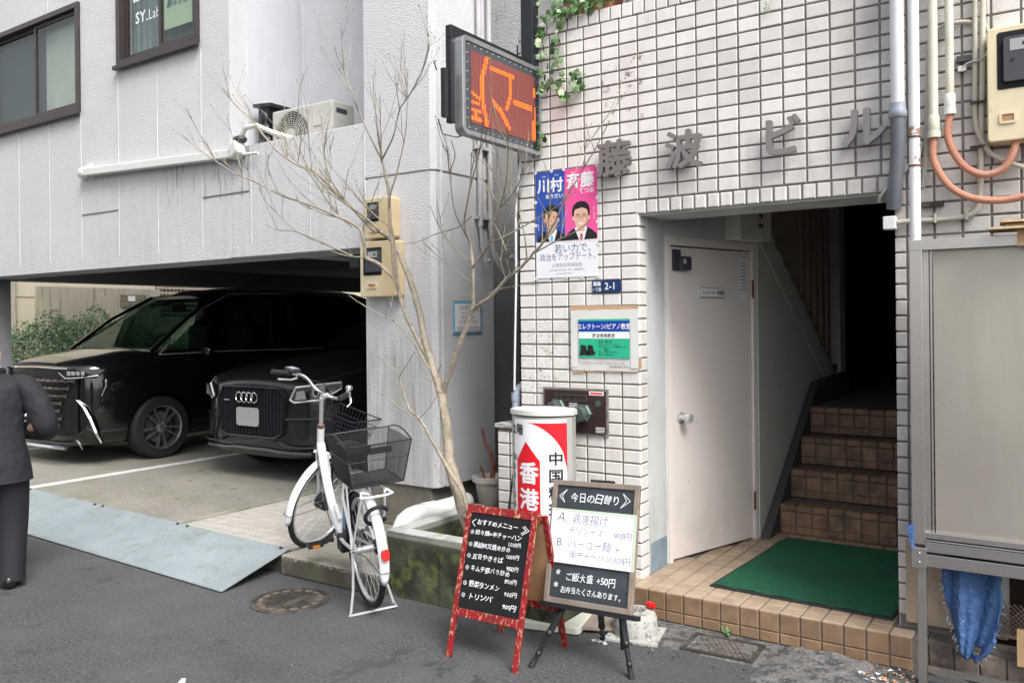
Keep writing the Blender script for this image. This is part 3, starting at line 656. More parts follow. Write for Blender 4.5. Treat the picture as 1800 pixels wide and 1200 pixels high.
def meter(name, label, px0, px1, py0, py1, y, dep, m, dial, slot=True):
    a = onY(px0, py0, y); c = onY(px1, py1, y); w = abs(c.x - a.x); h = a.z - c.z
    x0, x1, z0, z1 = a.x, a.x + w, c.z, a.z
    t = thing(name, label, 'electric meter', ((x0 + x1) / 2, y, z0))
    b = mb(); fr = wallframe((x0 + x1) / 2, y, (z0 + z1) / 2)
    b.prism(rrect(w, h, .018), 0, dep, fr); t1 = b.build('housing', m, t, bevel=.006)
    dw, dh = w * dial[0], h * dial[1]; cx, cy = -w / 2 + dial[2] * w, -h / 2 + dial[3] * h
    b = mb(); b.prism(rrect(dw, dh, .01, cx=cx, cy=cy), dep - .004, dep + .002, fr); b.build('window', 'black_void', t)
    b = mb(); b.prism(rrect(dw * .8, dh * .78, .012, cx=cx + dw * .06, cy=cy), dep + .001, dep + .016, fr); b.build('meter_body', 'meter_grey', t, bevel=.003)
    b = mb(); b.prism(rrect(dw * .5, dh * .2, .002, cx=cx + dw * .08, cy=cy + dh * .24), dep + .016, dep + .018, fr); b.build('display', 'plate', t)
    b = mb(); b.prism(rrect(dw * .12, dh * .06, .001, cx=cx + dw * .2, cy=cy + dh * .24), dep + .018, dep + .019, fr)
    b.prism(ell(cx - dw * .12, cy - dh * .02, dw * .06, dw * .06, 12), dep + .016, dep + .018, fr); b.build('marking', 'white_print' if slot is None else 'black_print', t)
    if slot:
        b = mb(); loop_prism(b, rrect(w * .28, h * .10, .008, cx=-w * .16, cy=-h * .30), rrect(w * .2, h * .06, .004, cx=-w * .16, cy=-h * .30), dep, dep + .006, fr); b.build('slot_frame', m, t)
        b = mb(); b.prism(rect(-w * .26, -w * .06, -h * .33, -h * .27), dep - .002, dep + .002, fr); b.build('slot', 'wood_raw', t)
    return t
meter('electric_meter_box', 'upper smaller cream electric meter box on the stucco column', 655, 704, 353, 418, YL, .09, 'meter_box', (.42, .48, .32, .66))
meter('electric_meter_box', 'lower larger cream electric meter box on the stucco column', 649, 712, 428, 521, YL, .10, 'meter_box', (.52, .5, .36, .64))
b = mb(); b.box(-4.60, -4.50, YL - .04, YL, 2.05, 2.13); b.beam((-4.55, YL - .02, 2.05), (-4.55, YL - .02, 1.7), .015, .015)
# (the small black bracket by the meters)
alone(b, 'cable_bracket', 'black', 'small black cable clamp under the beam left of the meter boxes', 'bracket')
# litter notice plate on the column side
pf = frame_of(tuple(onX(821, 558, -3.795)), (0, 1, 0), (1, 0, 0))
a0 = onX(797, 558, -3.795); a1 = onX(845, 558, -3.795); z1 = onX(821, 531, -3.795).z; z0 = onX(821, 585, -3.795).z
pw, ph = a1.y - a0.y, z1 - z0
pf = frame_of((-3.798, (a0.y + a1.y) / 2, (z0 + z1) / 2), (0, 1, 0), (1, 0, 0))
pl = thing('notice_plate', 'white notice plate with sky blue border on the side of the stucco column', 'notice', (-3.79, a0.y, z0))
b = mb(); b.prism(rect(-pw / 2 - .01, pw / 2 + .01, -ph / 2 - .01, ph / 2 + .01), 0, .005, pf); b.build('backing', 'silver', pl)
b = mb(); b.prism(rrect(pw, ph, .004), .005, .008, pf); b.build('border', 'cyan_print', pl)
b = mb(); b.prism(rect(-pw / 2 + .014, pw / 2 - .014, -ph / 2 + .014, ph / 2 - .014), .008, .0095, pf); b.build('face', 'white_print', pl)
b = mb(); letters(b, pf, [("ゴミ捨て禁止", 0, ph * .25, ph * .17, {'c': 1, 'off': .02}), ("Please don't throw waste here", 0, ph * .12, ph * .085, {'c': 1, 'sx': .62}), ("请不要扔垃圾", 0, -ph * .03, ph * .115, {'c': 1}), ("쓰레기를 버리지 마세요", 0, -ph * .18, ph * .115, {'c': 1, 'sx': .8})], h=.0105); b.build('lettering', 'brown_print', pl)
b = mb(); b.prism(rect(-pw * .4, pw * .4, -ph * .40, -ph * .28), .0095, .0105, pf); b.build('footer', 'rose_print', pl)
# painted conduits on the column side
cd = thing('conduit_pair', 'pair of grey painted conduits running down the side of the column in the alley', 'conduit', (-3.75, 5.2, 1.9))
for y in (5.16, 5.29):
    b = mb(); b.tube([(-3.765, y, 6.5), (-3.765, y, 2.35)], .021, 10); b.build('conduit', 'conduit_side', cd, smooth=True)
b = mb()
for z in (2.42, 2.95, 3.7): b.box(-3.80, -3.755, 5.12, 5.34, z - .012, z + .012)
b.build_each('clamp', 'conduit_side', cd)
b = mb(); b.tube([(-3.765, 5.16, 2.36), (-3.76, 5.17, 2.2), (-3.75, 5.2, 2.08), (-3.75, 5.25, 2.1)], .014, 8); b.tube([(-3.765, 5.29, 2.36), (-3.75, 5.30, 2.15), (-3.72, 5.42, 2.0), (-3.72, 5.58, 2.0), (-3.74, 5.62, 2.1), (-3.76, 5.56, 2.15)], .019, 8)
b.build_each('hose', 'conduit_side', cd, smooth=True)
# tube lamp, unlit, under the garage ceiling
b = mb(); b.box(-6.95, -5.95, 5.32, 5.40, 2.34, 2.42); tb_ = thing('ceiling_lamp', 'unlit tube lamp fitting under the dark garage ceiling', 'lamp', (-6.5, 5.4, 2.34)); b.build('housing', 'garage_dark', tb_)
b = mb(); b.tube([(-6.9, 5.36, 2.325), (-6.0, 5.36, 2.325)], .014, 8); b.build('tube', 'plate', tb_)

# ================================================================ tiled building
YR = 4.38
TB = thing('tiled_building', 'building faced with small pale grey tiles with an open stair entrance', 'building', (-1.5, YR, 0))
XL, XJ, XO, XE = -2.901, -2.083, -.737, 1.6
ZO, ZT = 2.23, 3.454
g = .007; b = mb()
yb = YR + g
b.box(XL + g, XJ - g, yb, YR + .22, 0, ZT - g)                       # left pier
b.box(XJ - g, XO + g, yb, YR + .22, ZO + g, ZT - g)                  # lintel
b.box(XO + g, -.36, yb, YR + .22, 0, ZT - g)                         # right of the entrance
b.box(-.36, XE, yb, YR + .22, .60, ZT - g)
TW = b.build('wall', 'grout', TB)
PX, PZ = .117, .0753
def jit(s): return random.uniform(-s, s)
full = tile_box(PX - .010, PZ - .0095, .014, .0035); half = tile_box(.047, PZ - .0095, .014, .0035)
sold = tile_box(.072 - .009, .076, .014, .0035); part = tile_box(.041, PZ - .0095, .014, .0035)
sold_b = tile_box(.072 - .009, .074, .016, .006)
spots = []   # (kind, x, y, z, rotz)
zt0 = 2.316
for r_ in range(-31, 14):
    z = zt0 + PZ * (r_ + .5)
    c_ = 0; x = XL
    xs = [(-2.901 + .117 * k + .0585, 'f') for k in range(0, 7)]     # pier columns
    for k in range(0, 40):
        x = -2.901 + .117 * k + .0585
        inlint = z > ZO + .08
        if XJ - .05 < x < XO + .02 and not inlint: continue
        if x > 1.0: continue
        if not inlint and x > XO:
            continue
        if z < .17 and x > -2.1: continue
        spots.append(('f', x, YR, z, 0))
    if z < ZO + .08:
        for xx, kk in [(XO + .0245, 'h')] + [(XO + .054 + PX * (q + .5), 'f') for q in range(14)]:
            if z < .6 and xx > -.42 or z < .17: continue
            spots.append((kk, xx, YR, z, 0))
        spots.append(('s', XJ + .0, YR + .055, z, R(90)))
        spots.append(('s', XO - .0, YR + .055, z, R(-90)))
for k in range(55):
    x = XL + .036 + .072 * k
    if x < 1.0: spots.append(('t', x, YR, 3.412, 0))
    if XJ < x < XO - .0: spots.append(('l', x, YR - .001, 2.273, 0))
GE = {'f': full, 's': tile_box(.095, PZ - .0095, .014, .0035), 't': sold, 'l': sold_b, 'h': half}
ME = {k: raw_mesh(v, {'f': 'wall_tile', 's': 'return_tile', 't': 'coping_tile', 'l': 'lintel_tile', 'h': 'half_tile'}[k], 'tile') for k, v in GE.items()}
def vis(x, y, z):
    d = Vector((x, y, z)) - Vector((0, 0, EYE)); b_ = d.dot(_f); u = FPX * d.dot(_r) / b_; v = FPX * d.z / b_
    inside = -10 < 900 + u < 1810 and -10 < 565 - v < 1210
    hid = (x > -.62 and z < 1.95) or (x > -.34 and z > 2.4)
    return (1 if inside else 0) * (0 if hid else 1) / b_
spots.sort(key=lambda s: -vis(s[1], s[2], s[3]))
rest = mb(); n = 0
for s_ in spots:
    kd, x, y, z, rz = s_
    yy = y + random.uniform(-.0012, .0012)
    if n < 297 and vis(x, y, z) > 0:
        piece(ME[kd], ME[kd].name, TW, (x + jit(.0008), yy, z + jit(.0006)), (jit(.008), jit(.006), rz + jit(.008))); n += 1
    else:
        m3 = Matrix.Rotation(rz, 3, 'Z'); rest.add([m3 @ Vector(v) + Vector((x, yy, z)) for v in GE[kd].v], GE[kd].f)
tag(rest.build('wall_tile_field', 'tile', TW), kind='stuff')
b = mb(); b.box(XJ + .002, XO - .002, YR + .02, YR + .34, ZO - .004, ZO + .006); b.build('lintel_soffit', 'plaster', TB)
# jamb plaster and entrance side walls
b = mb(); b.box(-2.30, XJ + .003, YR + .105, 4.72, .16, 2.6); b.build('jamb', 'plaster', TB)
D0 = Vector((-2.083, 4.72, 0)); D1 = Vector((-1.80, 5.64, 0)); dd = (D1 - D0).normalized(); dn = Vector((dd.y, -dd.x, 0)); LD = (D1 - D0).length
def df(s, z, off=0): return frame_of(tuple(D0 + dd * s + dn * off + Vector((0, 0, z))), dd, dn)
F0 = df(0, 0)
b = mb(); b.prism(rect(0, LD, 2.135, 3.1), -.1, 0, F0); b.prism(rect(0, .02, .16, 2.135), -.1, 0, F0); b.prism(rect(.915, LD, .16, 2.135), -.1, 0, F0); b.build('door_wall', 'plaster', TB)
b = mb(); b.prism(rect(.02, .055, .16, 2.135), -.06, .008, F0); b.prism(rect(.885, .915, .16, 2.135), -.06, .008, F0); b.prism(rect(.055, .885, 2.085, 2.135), -.06, .008, F0); b.build_each('door_frame', 'door', TB)
dr = mb().prism(rect(.062, .880, .172, 2.076), -.05, -.006, F0).build('door', 'door', TB, bevel=.002)
b = mb(); b.lathe([(.036, 0), (.036, .006), (.018, .012), (.018, .045), (.028, .052), (.030, .072), (.026, .082), (0, .084)], 20, cap=False)
kf = df(.15, 1.03, -.006); kb = mb(kf); kb.add(b.v, b.f); kb.build('door_knob', 'silver', dr, smooth=True)
b = mb(df(.155, 1.985, -.006)); b.prism(rect(-.07, -.0, -.055, .075), 0, .012); b.build('lock_plate', 'meter_grey', dr)
b = mb(df(.155, 1.985, -.006)); b.prism(rrect(.095, .085, .014, cx=.01, cy=-.01), .012, .05); b.build('lock_body', 'meter_grey', dr, bevel=.004)
b = mb(df(.155, 1.985, -.006)); b.prism(ell(-.01, 0, .016, .016, 14), .05, .053); b.build('keyhole', 'silver', dr)
b = mb(df(.465, 1.80, -.006)); b.prism(rect(-.125, .125, -.032, .032), 0, .010); sp = b.build('name_plate', 'silver', dr)
b = mb(df(.465, 1.80, -.006)); b.prism(rect(-.117, .117, -.025, .025), .010, .012); b.build('plate_face', 'white_print', dr)
b = mb(); letters(b, df(.465, 1.80, -.006), [("エレベーター機械室", 0, -.012, .034, {'c': 1, 'sx': .72, 'off': .012})], h=.0135); b.build('lettering', 'black_print', dr)
b = mb(df(.80, 1.90, -.006)); b.prism([(-.04, -.13), (.035, -.13), (.035, -.02), (.047, .0), (.047, .13), (-.04, .13)], 0, .001); b.build('note', 'paper', dr)
b = mb(df(.80, 1.90, -.006))
for k in range(9):
    w = random.uniform(.02, .035); b.prism(rect(-w, w, .10 - .022 * k - .003, .10 - .022 * k + .003), .001, .0015)
b.build('note_text', 'ink_grey', dr)
for sx_, sz_, w_, h_ in ((.09, 1.62, .006, .012), (.10, 1.28, .004, .016), (.31, 1.24, .008, .004), (.37, 1.20, .006, .016), (.37, 1.235, .004, .006), (.30, .98, .005, .02), (.47, .92, .005, .005), (.22, .62, .004, .02), (.60, .70, .006, .004), (.14, .50, .012, .003), (.70, .55, .004, .012)):
    b = mb(df(sx_, sz_, -.006)); b.prism([(0, 0), (w_, h_ * .2), (w_ * .8, h_), (w_ * .2, h_ * .8)], 0, .0006); b.build('scuff_mark', 'brown_print', dr)
for z in (.42, 1.83):
    b = mb(df(.882, z, -.004)); b.tube([(.004, -.06, .012), (.004, .06, .012)], .008, 8); b.build('hinge', 'rust', dr)
b = mb(); b.box(XJ + .003, XJ + .007, YR + .11, 4.715, .16, .335); b.build('skirting', 'blue_base', TB)
# switch cabinet above the door
sc_ = thing('switch_cabinet', 'cream switch cabinet above the right end of the machine room door', 'cabinet', tuple(D0 + dd * .7 + Vector((0, 0, 2.14))))
b = mb(F0); b.prism(rect(.60, .93, 2.14, 2.62), 0, .12); b.build('cabinet', 'ivory', sc_, bevel=.004)
b = mb(F0); b.prism(rect(.925, .935, 2.15, 2.61), .0, .12); b.build('side_flange', 'ivory', sc_)
for k in range(3):
    b = mb(frame_of(tuple(D0 + dd * .80 + dn * .122 + Vector((0, 0, 2.235 + .062 * k))), dd, dn)); b.prism(rect(-.028, .028, -.022, .022), 0, .012); s_ = b.build('switch', 'meter_box', sc_)
    b = mb(frame_of(tuple(D0 + dd * .80 + dn * .134 + Vector((0, 0, 2.235 + .062 * k))), dd, dn)); b.prism(rect(-.02, .02, -.008, .008), 0, .006); b.build('rocker', 'rust' if k else 'black', s_)
# stair side wall, upper flight, ribbed wall
b = mb(); SW = [(5.62, .16), (7.95, .16), (7.95, 1.04), (5.62, 2.42)]
b.add([(-1.80, y, z) for y, z in SW] + [(-1.88, y, z) for y, z in SW], [(0, 1, 2, 3), (7, 6, 5, 4), (0, 4, 5, 1), (1, 5, 6, 2), (2, 6, 7, 3), (3, 7, 4, 0)]); b.build('stair_side_wall', 'plaster_green', TB)
b = mb(); q = [(5.60, 2.30), (7.95, .90), (7.95, 1.0), (5.60, 2.40)]
b.add([(-1.797, y, z) for y, z in q], [(0, 1, 2, 3)]); b.tube([(-1.797, 5.62, 2.17), (-1.797, 7.95, .78)], .006, 6); b.build('wall_trim', 'plaster_green', TB)
uf = b = mb(); cr = 0
UF = None
b.box(-2.7, -1.86, 5.0, 5.4, 2.45, 2.6); UF = b.build('upper_flight', 'soffit', TB)
for k in range(12):
    y = 7.78 - .20 * k; z = 1.14 + .118 * k
    b = mb(); b.box(-2.7, -1.80, y - .17, y + .03, z + .03, z + .085); b.build('upper_tread', 'brown_tile_top', UF)
    b = mb(); b.box(-2.7, -1.86, y - .13, y + .03, z - .10, z + .03); b.build('upper_riser', 'black', UF)
rb = mb()
for k in range(25):
    yy_ = 5.45 + k * .10; rb.box(-1.92 + (.025 if k % 2 else 0), -1.885 + (.025 if k % 2 else 0), yy_, yy_ + .10, 1.10 + (7.85 - yy_) * .59, 3.19)
rb.build('ribbed_wall', 'ribbed', TB)
b = mb(); b.box(-1.95, -1.80, 7.95, 8.15, .95, 3.2); b.build('stair_pillar', 'soffit', TB)
b = mb(); b.box(-3.0, -.3, 11.5, 11.7, .1, 3.5); b.box(-.45, -.3, 8.2, 11.5, .1, 3.5); b.box(-3.0, -.3, 8.2, 11.6, 3.2, 3.4); b.box(-3.05, -2.85, YR + .22, 11.6, .1, 3.44); b.box(-2.85, -2.35, 4.6, 4.75, .1, 3.2); b.build_each('inner_wall', 'black_void' , TB)  # black colour stands in for the unlit depth of the hall
b = mb(); b.box(-.45, -.3, YR + .22, 8.2, .1, 3.5); b.box(-3.0, -.3, YR + .25, 8.2, 3.2, 3.4); b.build_each('hall_bounce_lining', 'plaster', TB)  # pale unseen wall and ceiling, put in to bounce light onto the stair wall
# the tiled entrance step
ES = thing('entrance_step', 'brown tiled entrance step in front of the stair', 'step', (-1.4, 4.3, 0)); ES['kind'] = 'structure'
g = .006
b = mb(); b.box(-2.55, -.60, 4.23 + g, 5.9, 0, .16 - g); bed = b.build('bed', 'brown_grout', ES)
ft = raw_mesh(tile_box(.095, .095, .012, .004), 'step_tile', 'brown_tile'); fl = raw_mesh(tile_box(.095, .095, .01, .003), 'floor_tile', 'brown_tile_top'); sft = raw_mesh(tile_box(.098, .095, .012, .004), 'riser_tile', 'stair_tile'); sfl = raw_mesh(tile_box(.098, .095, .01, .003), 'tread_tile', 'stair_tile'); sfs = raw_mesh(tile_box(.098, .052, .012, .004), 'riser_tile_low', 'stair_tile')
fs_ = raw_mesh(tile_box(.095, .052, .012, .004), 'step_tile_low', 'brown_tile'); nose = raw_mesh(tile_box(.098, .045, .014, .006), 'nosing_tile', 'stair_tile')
for k in range(-1, 14):
    x = -1.979 + .102 * k - .051 if k >= 0 else -2.132
    x = -1.979 + .102 * (k) - .051
    if x > -.60: continue
    piece(ft, 'step_tile', ES, (x, 4.23, .108), (0, 0, jit(.01)))
    piece(fs_, 'step_tile_low', ES, (x, 4.23 + jit(.001), .030), (0, 0, jit(.01)))
    for j in range(16):
        y = 4.282 + .100 * j
        if -1.66 < x < -.84 and 4.50 < y < 5.62: continue
        # keep to the floor right of the slanted door wall
        if y > 4.72 and x < -2.083 + (y - 4.72) * .3076 - .02: continue
        if y > 4.42 and x < -2.11: continue
        if x > -.78 and y > 4.36: continue
        piece(fl, 'floor_tile', ES, (x, y, .16 + jit(.0006)), (R(-90) + jit(.006), 0, 0))
mt = thing('door_mat', 'dark green carpet mat lying on the brown tiled step', 'mat', (-1.25, 5, .16))
FM_ = [(-1.706, 4.445), (-.77, 4.405), (-.72, 5.70), (-1.64, 5.69)]
b = mb(); 
N = 26
def mpt(u, v, z):
    p = [Vector((*FM_[0], z)), Vector((*FM_[1], z)), Vector((*FM_[2], z)), Vector((*FM_[3], z))]
    return (p[0] * (1 - u) + p[1] * u) * (1 - v) + (p[3] * (1 - u) + p[2] * u) * v
for i in range(N + 1):
    for j in range(N + 1):
        b.v.append(tuple(mpt(.015 + .97 * i / N, .012 + .976 * j / N, .174 + .0025 * math.sin(i * 1.3) * math.cos(j * .9))))
for i in range(N):
    for j in range(N): b.f.append((i * (N + 1) + j, (i + 1) * (N + 1) + j, (i + 1) * (N + 1) + j + 1, i * (N + 1) + j + 1))
b.build('carpet', 'mat_green', mt)
b = mb(); b.add([tuple(mpt(u, v, z)) for z in (.162, .171) for u, v in ((0, 0), (1, 0), (1, 1), (0, 1))], [(0, 1, 2, 3), (7, 6, 5, 4), (0, 4, 5, 1), (1, 5, 6, 2), (2, 6, 7, 3), (3, 7, 4, 0)]); b.build('edging', 'mat_edge', mt)
# stairs
ST = thing('staircase', 'dark brown tiled stairs climbing into the unlit stairwell', 'stairs', (-1.2, 5.83, .16)); ST['kind'] = 'structure'
for k in range(4):
    z0 = .16 + .198 * k; y = 5.83 + .27 * k
    b = mb(); b.box(-1.73, -.45, y + .008, y + (.30 if k < 3 else 3.6), z0, z0 + .19); b.build('tread', 'brown_grout', ST)
    for j in range(11):
        x = -1.675 + .106 * j
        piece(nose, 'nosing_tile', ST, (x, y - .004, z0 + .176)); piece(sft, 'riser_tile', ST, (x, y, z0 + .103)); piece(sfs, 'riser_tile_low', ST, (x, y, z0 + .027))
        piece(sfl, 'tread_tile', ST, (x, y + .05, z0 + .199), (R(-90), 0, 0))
b = mb(); q = [(5.60, .16), (6.4, .16), (8.0, .95), (8.0, 1.15), (7.75, 1.15), (6.9, 1.12)]
b.add([(-1.795, y, z) for y, z in q] + [(-1.735, y, z) for y, z in q], [(0, 1, 2, 3, 4, 5), (11, 10, 9, 8, 7, 6)] + [(i, (i + 1) % 6, 6 + (i + 1) % 6, 6 + i) for i in range(6)]); b.build('skirting', 'skirting', ST)

# base under the showcase, alcove
AB = thing('alcove_base', 'old dark brown tiled base below the stainless cabinet', 'wall base', (0, 4.3, 0)); AB['kind'] = 'structure'
b = mb(); b.box(-.595, 1.5, 4.262, 4.387, 0, .15); b.build('core', 'brown_grout', AB)
ot = raw_mesh(tile_box(.098, .13, .014, .004), 'base_tile', 'old_tile'); ot2 = raw_mesh(tile_box(.098, .10, .012, .004), 'base_top_tile', 'old_tile')
for k in range(16):
    x = -.54 + .103 * k; piece(ot, 'base_tile', AB, (x, 4.25, .068), (jit(.01), jit(.02), jit(.02))); piece(ot2, 'base_top_tile', AB, (x, 4.315, .152), (R(-90), 0, 0))
b = mb(); b.box(-.36, 1.5, 4.75, 4.8, 0, .62); b.box(-.38, -.36, 4.6, 4.8, 0, .62); b.box(-.36, 1.5, 4.6, 4.75, .58, .6); b.build('recess', 'perf_red', AB)
b = mb(); b.box(-.70, -.40, 4.352, 4.376, .19, .58); b.build('patch_panel', 'brown_tile_top', AB)
pp = mb()
for i in range(40):
    for sgn in (1, -1):
        x0 = -.36 + i * .022
        a, c = (x0, .155), (x0 + sgn * .15, .305)
        pp.beam((a[0], 4.50, a[1]), (c[0], 4.50, c[1]), .0055, .003, up=(0, 1, 0))
pp.box(-.38, .6, 4.495, 4.505, .145, .160); tag(pp.build('perforated_plate', 'perf', AB), kind='stuff')

# terrace behind the top of the tiled wall
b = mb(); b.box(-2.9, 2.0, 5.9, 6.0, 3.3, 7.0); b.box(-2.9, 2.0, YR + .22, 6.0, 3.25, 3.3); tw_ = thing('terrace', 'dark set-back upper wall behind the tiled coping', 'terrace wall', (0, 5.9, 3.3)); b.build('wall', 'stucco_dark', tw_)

# ================================================================ things on the tiled wall
def at_wall(px, py, y=YR): return onY(px, py, y)
# relief letters of the building's name
for ch, px, py, s, tl, lab in (("藤", 1087, 281, .215, 0, 'grey relief character with grass crown, first of the building name'), ("波", 1208, 265, .215, 0, 'grey relief character with water radical, second of the building name'),
                          ("ビ", 1378, 243, .22, 0, 'grey relief katakana with two dots, third of the building name'), ("ル", 1522, 226, .215, 0, 'grey relief katakana of two strokes beside the pipes, last of the building name')):
    p = at_wall(px, py); b = mb(); letters(b, wallframe(p.x, YR - .034, p.z), [(ch, -s / 2, -.38 * s, s, {'off': .035})], ext=.07, h=.002)
    alone(b, 'relief_letter', 'letter_grey', lab, 'letter', 'relief letters of the building name')

# campaign poster
a = at_wall(942, 308); c = at_wall(1052, 485); pw, ph = c.x - a.x, a.z - c.z + .012
PO = thing('wall_poster', 'blue and pink poster with two portraits taped to the tiled wall', 'poster', (a.x, YR, c.z))
F = wallframe(a.x, YR - .003, c.z)
W2 = pw * .485; HB = ph * .34
b = mb(); b.prism(rect(0, pw, 0, ph), 0, .001, F); b.build('sheet', 'paper', PO)
b = mb(); b.prism(rect(0, W2, HB, ph), .001, .0014, F); b.build('blue_field', 'blue_print', PO)
b = mb(); b.prism(rect(W2, pw, HB, ph), .001, .0014, F); b.build('pink_field', 'pink_print', PO)
b = mb(); letters(b, F, [("川村", W2 * .06, ph * .815, W2 * .44, {'off': .04, 'sx': 1.0}), ("ゆうだい", W2 * .34, ph * .745, W2 * .15, {'off': .035}), ("斉藤", W2 * 1.05, ph * .83, W2 * .46, {'off': .04}), ("てつお", W2 * 1.46, ph * .765, W2 * .17, {'off': .035}),
    ("かわ", W2 * .22, ph * .945, W2 * .07, {}), ("むら", W2 * .66, ph * .95, W2 * .07, {}), ("さい", W2 * 1.2, ph * .955, W2 * .07, {}), ("とう", W2 * 1.68, ph * .962, W2 * .07, {}),
    ("発行 公明党東京", W2 * .07, ph * .55, W2 * .045, {'v': 1, 'off': 0}), ("発行 公明党東京", W2 * 1.93, ph * .62, W2 * .045, {'v': 1, 'off': 0})], h=.0018)
b.build('name_lettering', 'white_print', PO)
b = mb(); letters(b, F, [("若い力で、", pw * .30, ph * .235, pw * .135, {'off': .0}), ("政治をアップデート。", pw * .06, ph * .165, pw * .112, {'sx': .86, 'off': .0})], h=.0012); b.build('slogan', 'ink_navy', PO)
b = mb(); letters(b, F, [("公明党街頭演説会", pw * .26, ph * .100, pw * .062, {'off': -.002}), ("2025年8月10日(金) 10時〜 高輪駅東口", pw * .22, ph * .062, pw * .034, {'off': -.002}), ("主催 公明党東京都本部 高輪支部", pw * .32, ph * .032, pw * .018, {})], h=.0012); b.build('small_print', 'ink_grey', PO)
b = mb(); letters(b, F, [("Town Meeting 2025", pw * .16, ph * .315, pw * .062, {'off': -.004, 'tr': .28})], h=.0012); b.build('caption', 'ink_pink', PO)
def portrait(cx, cy, s, skin, tie, glasses, tag_):
    L = lambda pts: [(cx + x * s, cy + y * s) for x, y in pts]
    def P(pts, m, h, n): bb = mb(); bb.prism(L(pts), h - .0002, h, F); return bb.build(n, m, PO)
    y0 = (HB - cy) / s
    P([(-.78, y0), (.78, y0), (.76, y0 + .22), (.52, y0 + .42), (.25, y0 + .56), (0, y0 + .35), (-.25, y0 + .56), (-.52, y0 + .42), (-.76, y0 + .22)], 'black_print', .0020, 'portrait_suit')
    P([(-.10, y0), (.14, y0), (.30, y0 + .50), (.20, y0 + .62), (-.22, y0 + .62), (-.32, y0 + .50)], 'white_print', .0024, 'portrait_collar')
    P([(-.05, y0), (.07, y0), (.09, y0 + .2), (.05, y0 + .27), (-.04, y0 + .27), (-.07, y0 + .2)], tie, .0028, 'portrait_tie')
    P([(-.17, -.62), (.17, -.62), (.19, -.2), (-.19, -.2)], skin, .0026, 'portrait_neck')
    hair = [(-.36, -.12), (-.43, .10), (-.44, .34), (-.36, .54), (-.20, .66), (.02, .70), (.22, .66), (.37, .53), (.44, .32), (.43, .10), (.36, -.12)]
    P(hair, 'hair_print', .0029, 'portrait_hair')
    for sx in (-1, 1): P(ell(sx * .385, -.04, .05, .11, 12), skin, .0030, 'portrait_ear')
    face = [(-.345, .10), (-.33, .26), (-.27, .36), (-.10, .38), (.04, .42), (.18, .37), (.29, .33), (.34, .20), (.35, .05), (.335, -.14), (.28, -.32), (.17, -.46), (.06, -.52), (-.06, -.52), (-.17, -.46), (-.28, -.32), (-.335, -.14)]
    P(face, skin, .0032, 'portrait_face')
    P([(.345, .10), (.335, -.14), (.28, -.32), (.17, -.46), (.06, -.52), (.10, -.44), (.20, -.34), (.265, -.14), (.28, .10)], 'skin_shade', .0034, 'portrait_shading')
    P([(-.02, .08), (.015, .08), (.055, -.10), (.02, -.125), (-.045, -.12)], 'skin_shade', .0034, 'portrait_nose')
    for sx in (-1, 1):
        P([(sx * .07, .135), (sx * .22, .155), (sx * .25, .13), (sx * .21, .135), (sx * .07, .11)], 'hair_print', .0036, 'portrait_brow')
        P(ell(sx * .155, .055, .052, .017, 12), 'hair_print', .0036, 'portrait_eye')
    if glasses:
        P([(-.14, -.24), (.14, -.24), (.09, -.31), (-.09, -.31)], 'white_print', .0036, 'portrait_mouth')
        bb = mb()
        for sx in (-1, 1): loop_prism(bb, L(ell(sx * .155, .05, .115, .075, 16)), L(ell(sx * .155, .05, .103, .063, 16)), .0036, .0038, F)
        bb.build('portrait_glasses', 'ink_grey', PO)
    else: P([(-.11, -.265), (0, -.25), (.11, -.265), (.05, -.30), (-.05, -.30)], 'lip_print', .0036, 'portrait_mouth')
portrait(W2 * .54, ph * .545, W2 * .62, 'skin_print', 'cyan_print', False, '')
portrait(W2 * 1.53, ph * .545, W2 * .66, 'skin_print2', 'lip_print', True, '')
b = mb()
for x, y in ((0, 0), (.5, 0), (.74, 0), (1, 0), (0, .5), (0, .72), (0, 1), (.27, 1), (.47, 1), (1, 1), (1, .29), (1, .49), (1, .71)): b.prism(ell(x * pw, y * ph, .011, .011, 10), .0015, .0032, F)
b.build_each('tape_dot', 'clear_tape', PO)

# block number plate
a = at_wall(1042, 493); c = at_wall(1092, 513); NP = thing('address_plate', 'small navy enamel block number plate below the poster', 'plate', (a.x, YR, c.z))
w, h = c.x - a.x, a.z - c.z; F = wallframe(a.x, YR - .003, c.z)
b = mb(); b.prism(rect(0, w * .31, 0, h), 0, .004, F); b.prism(rect(w * .33, w, 0, h), 0, .004, F); b.build_each('enamel', 'navy_plate', NP)
b = mb(); letters(b, F, [("高輪", w * .03, h * .56, h * .40, {'off': .03, 'sx': .9}), ("一丁目", w * .015, h * .12, h * .34, {'off': .03, 'sx': .78}), ("2-1", w * .44, h * .24, h * .78, {'off': .02, 'sx': .95})], h=.0052); b.build('lettering', 'white_print', NP)

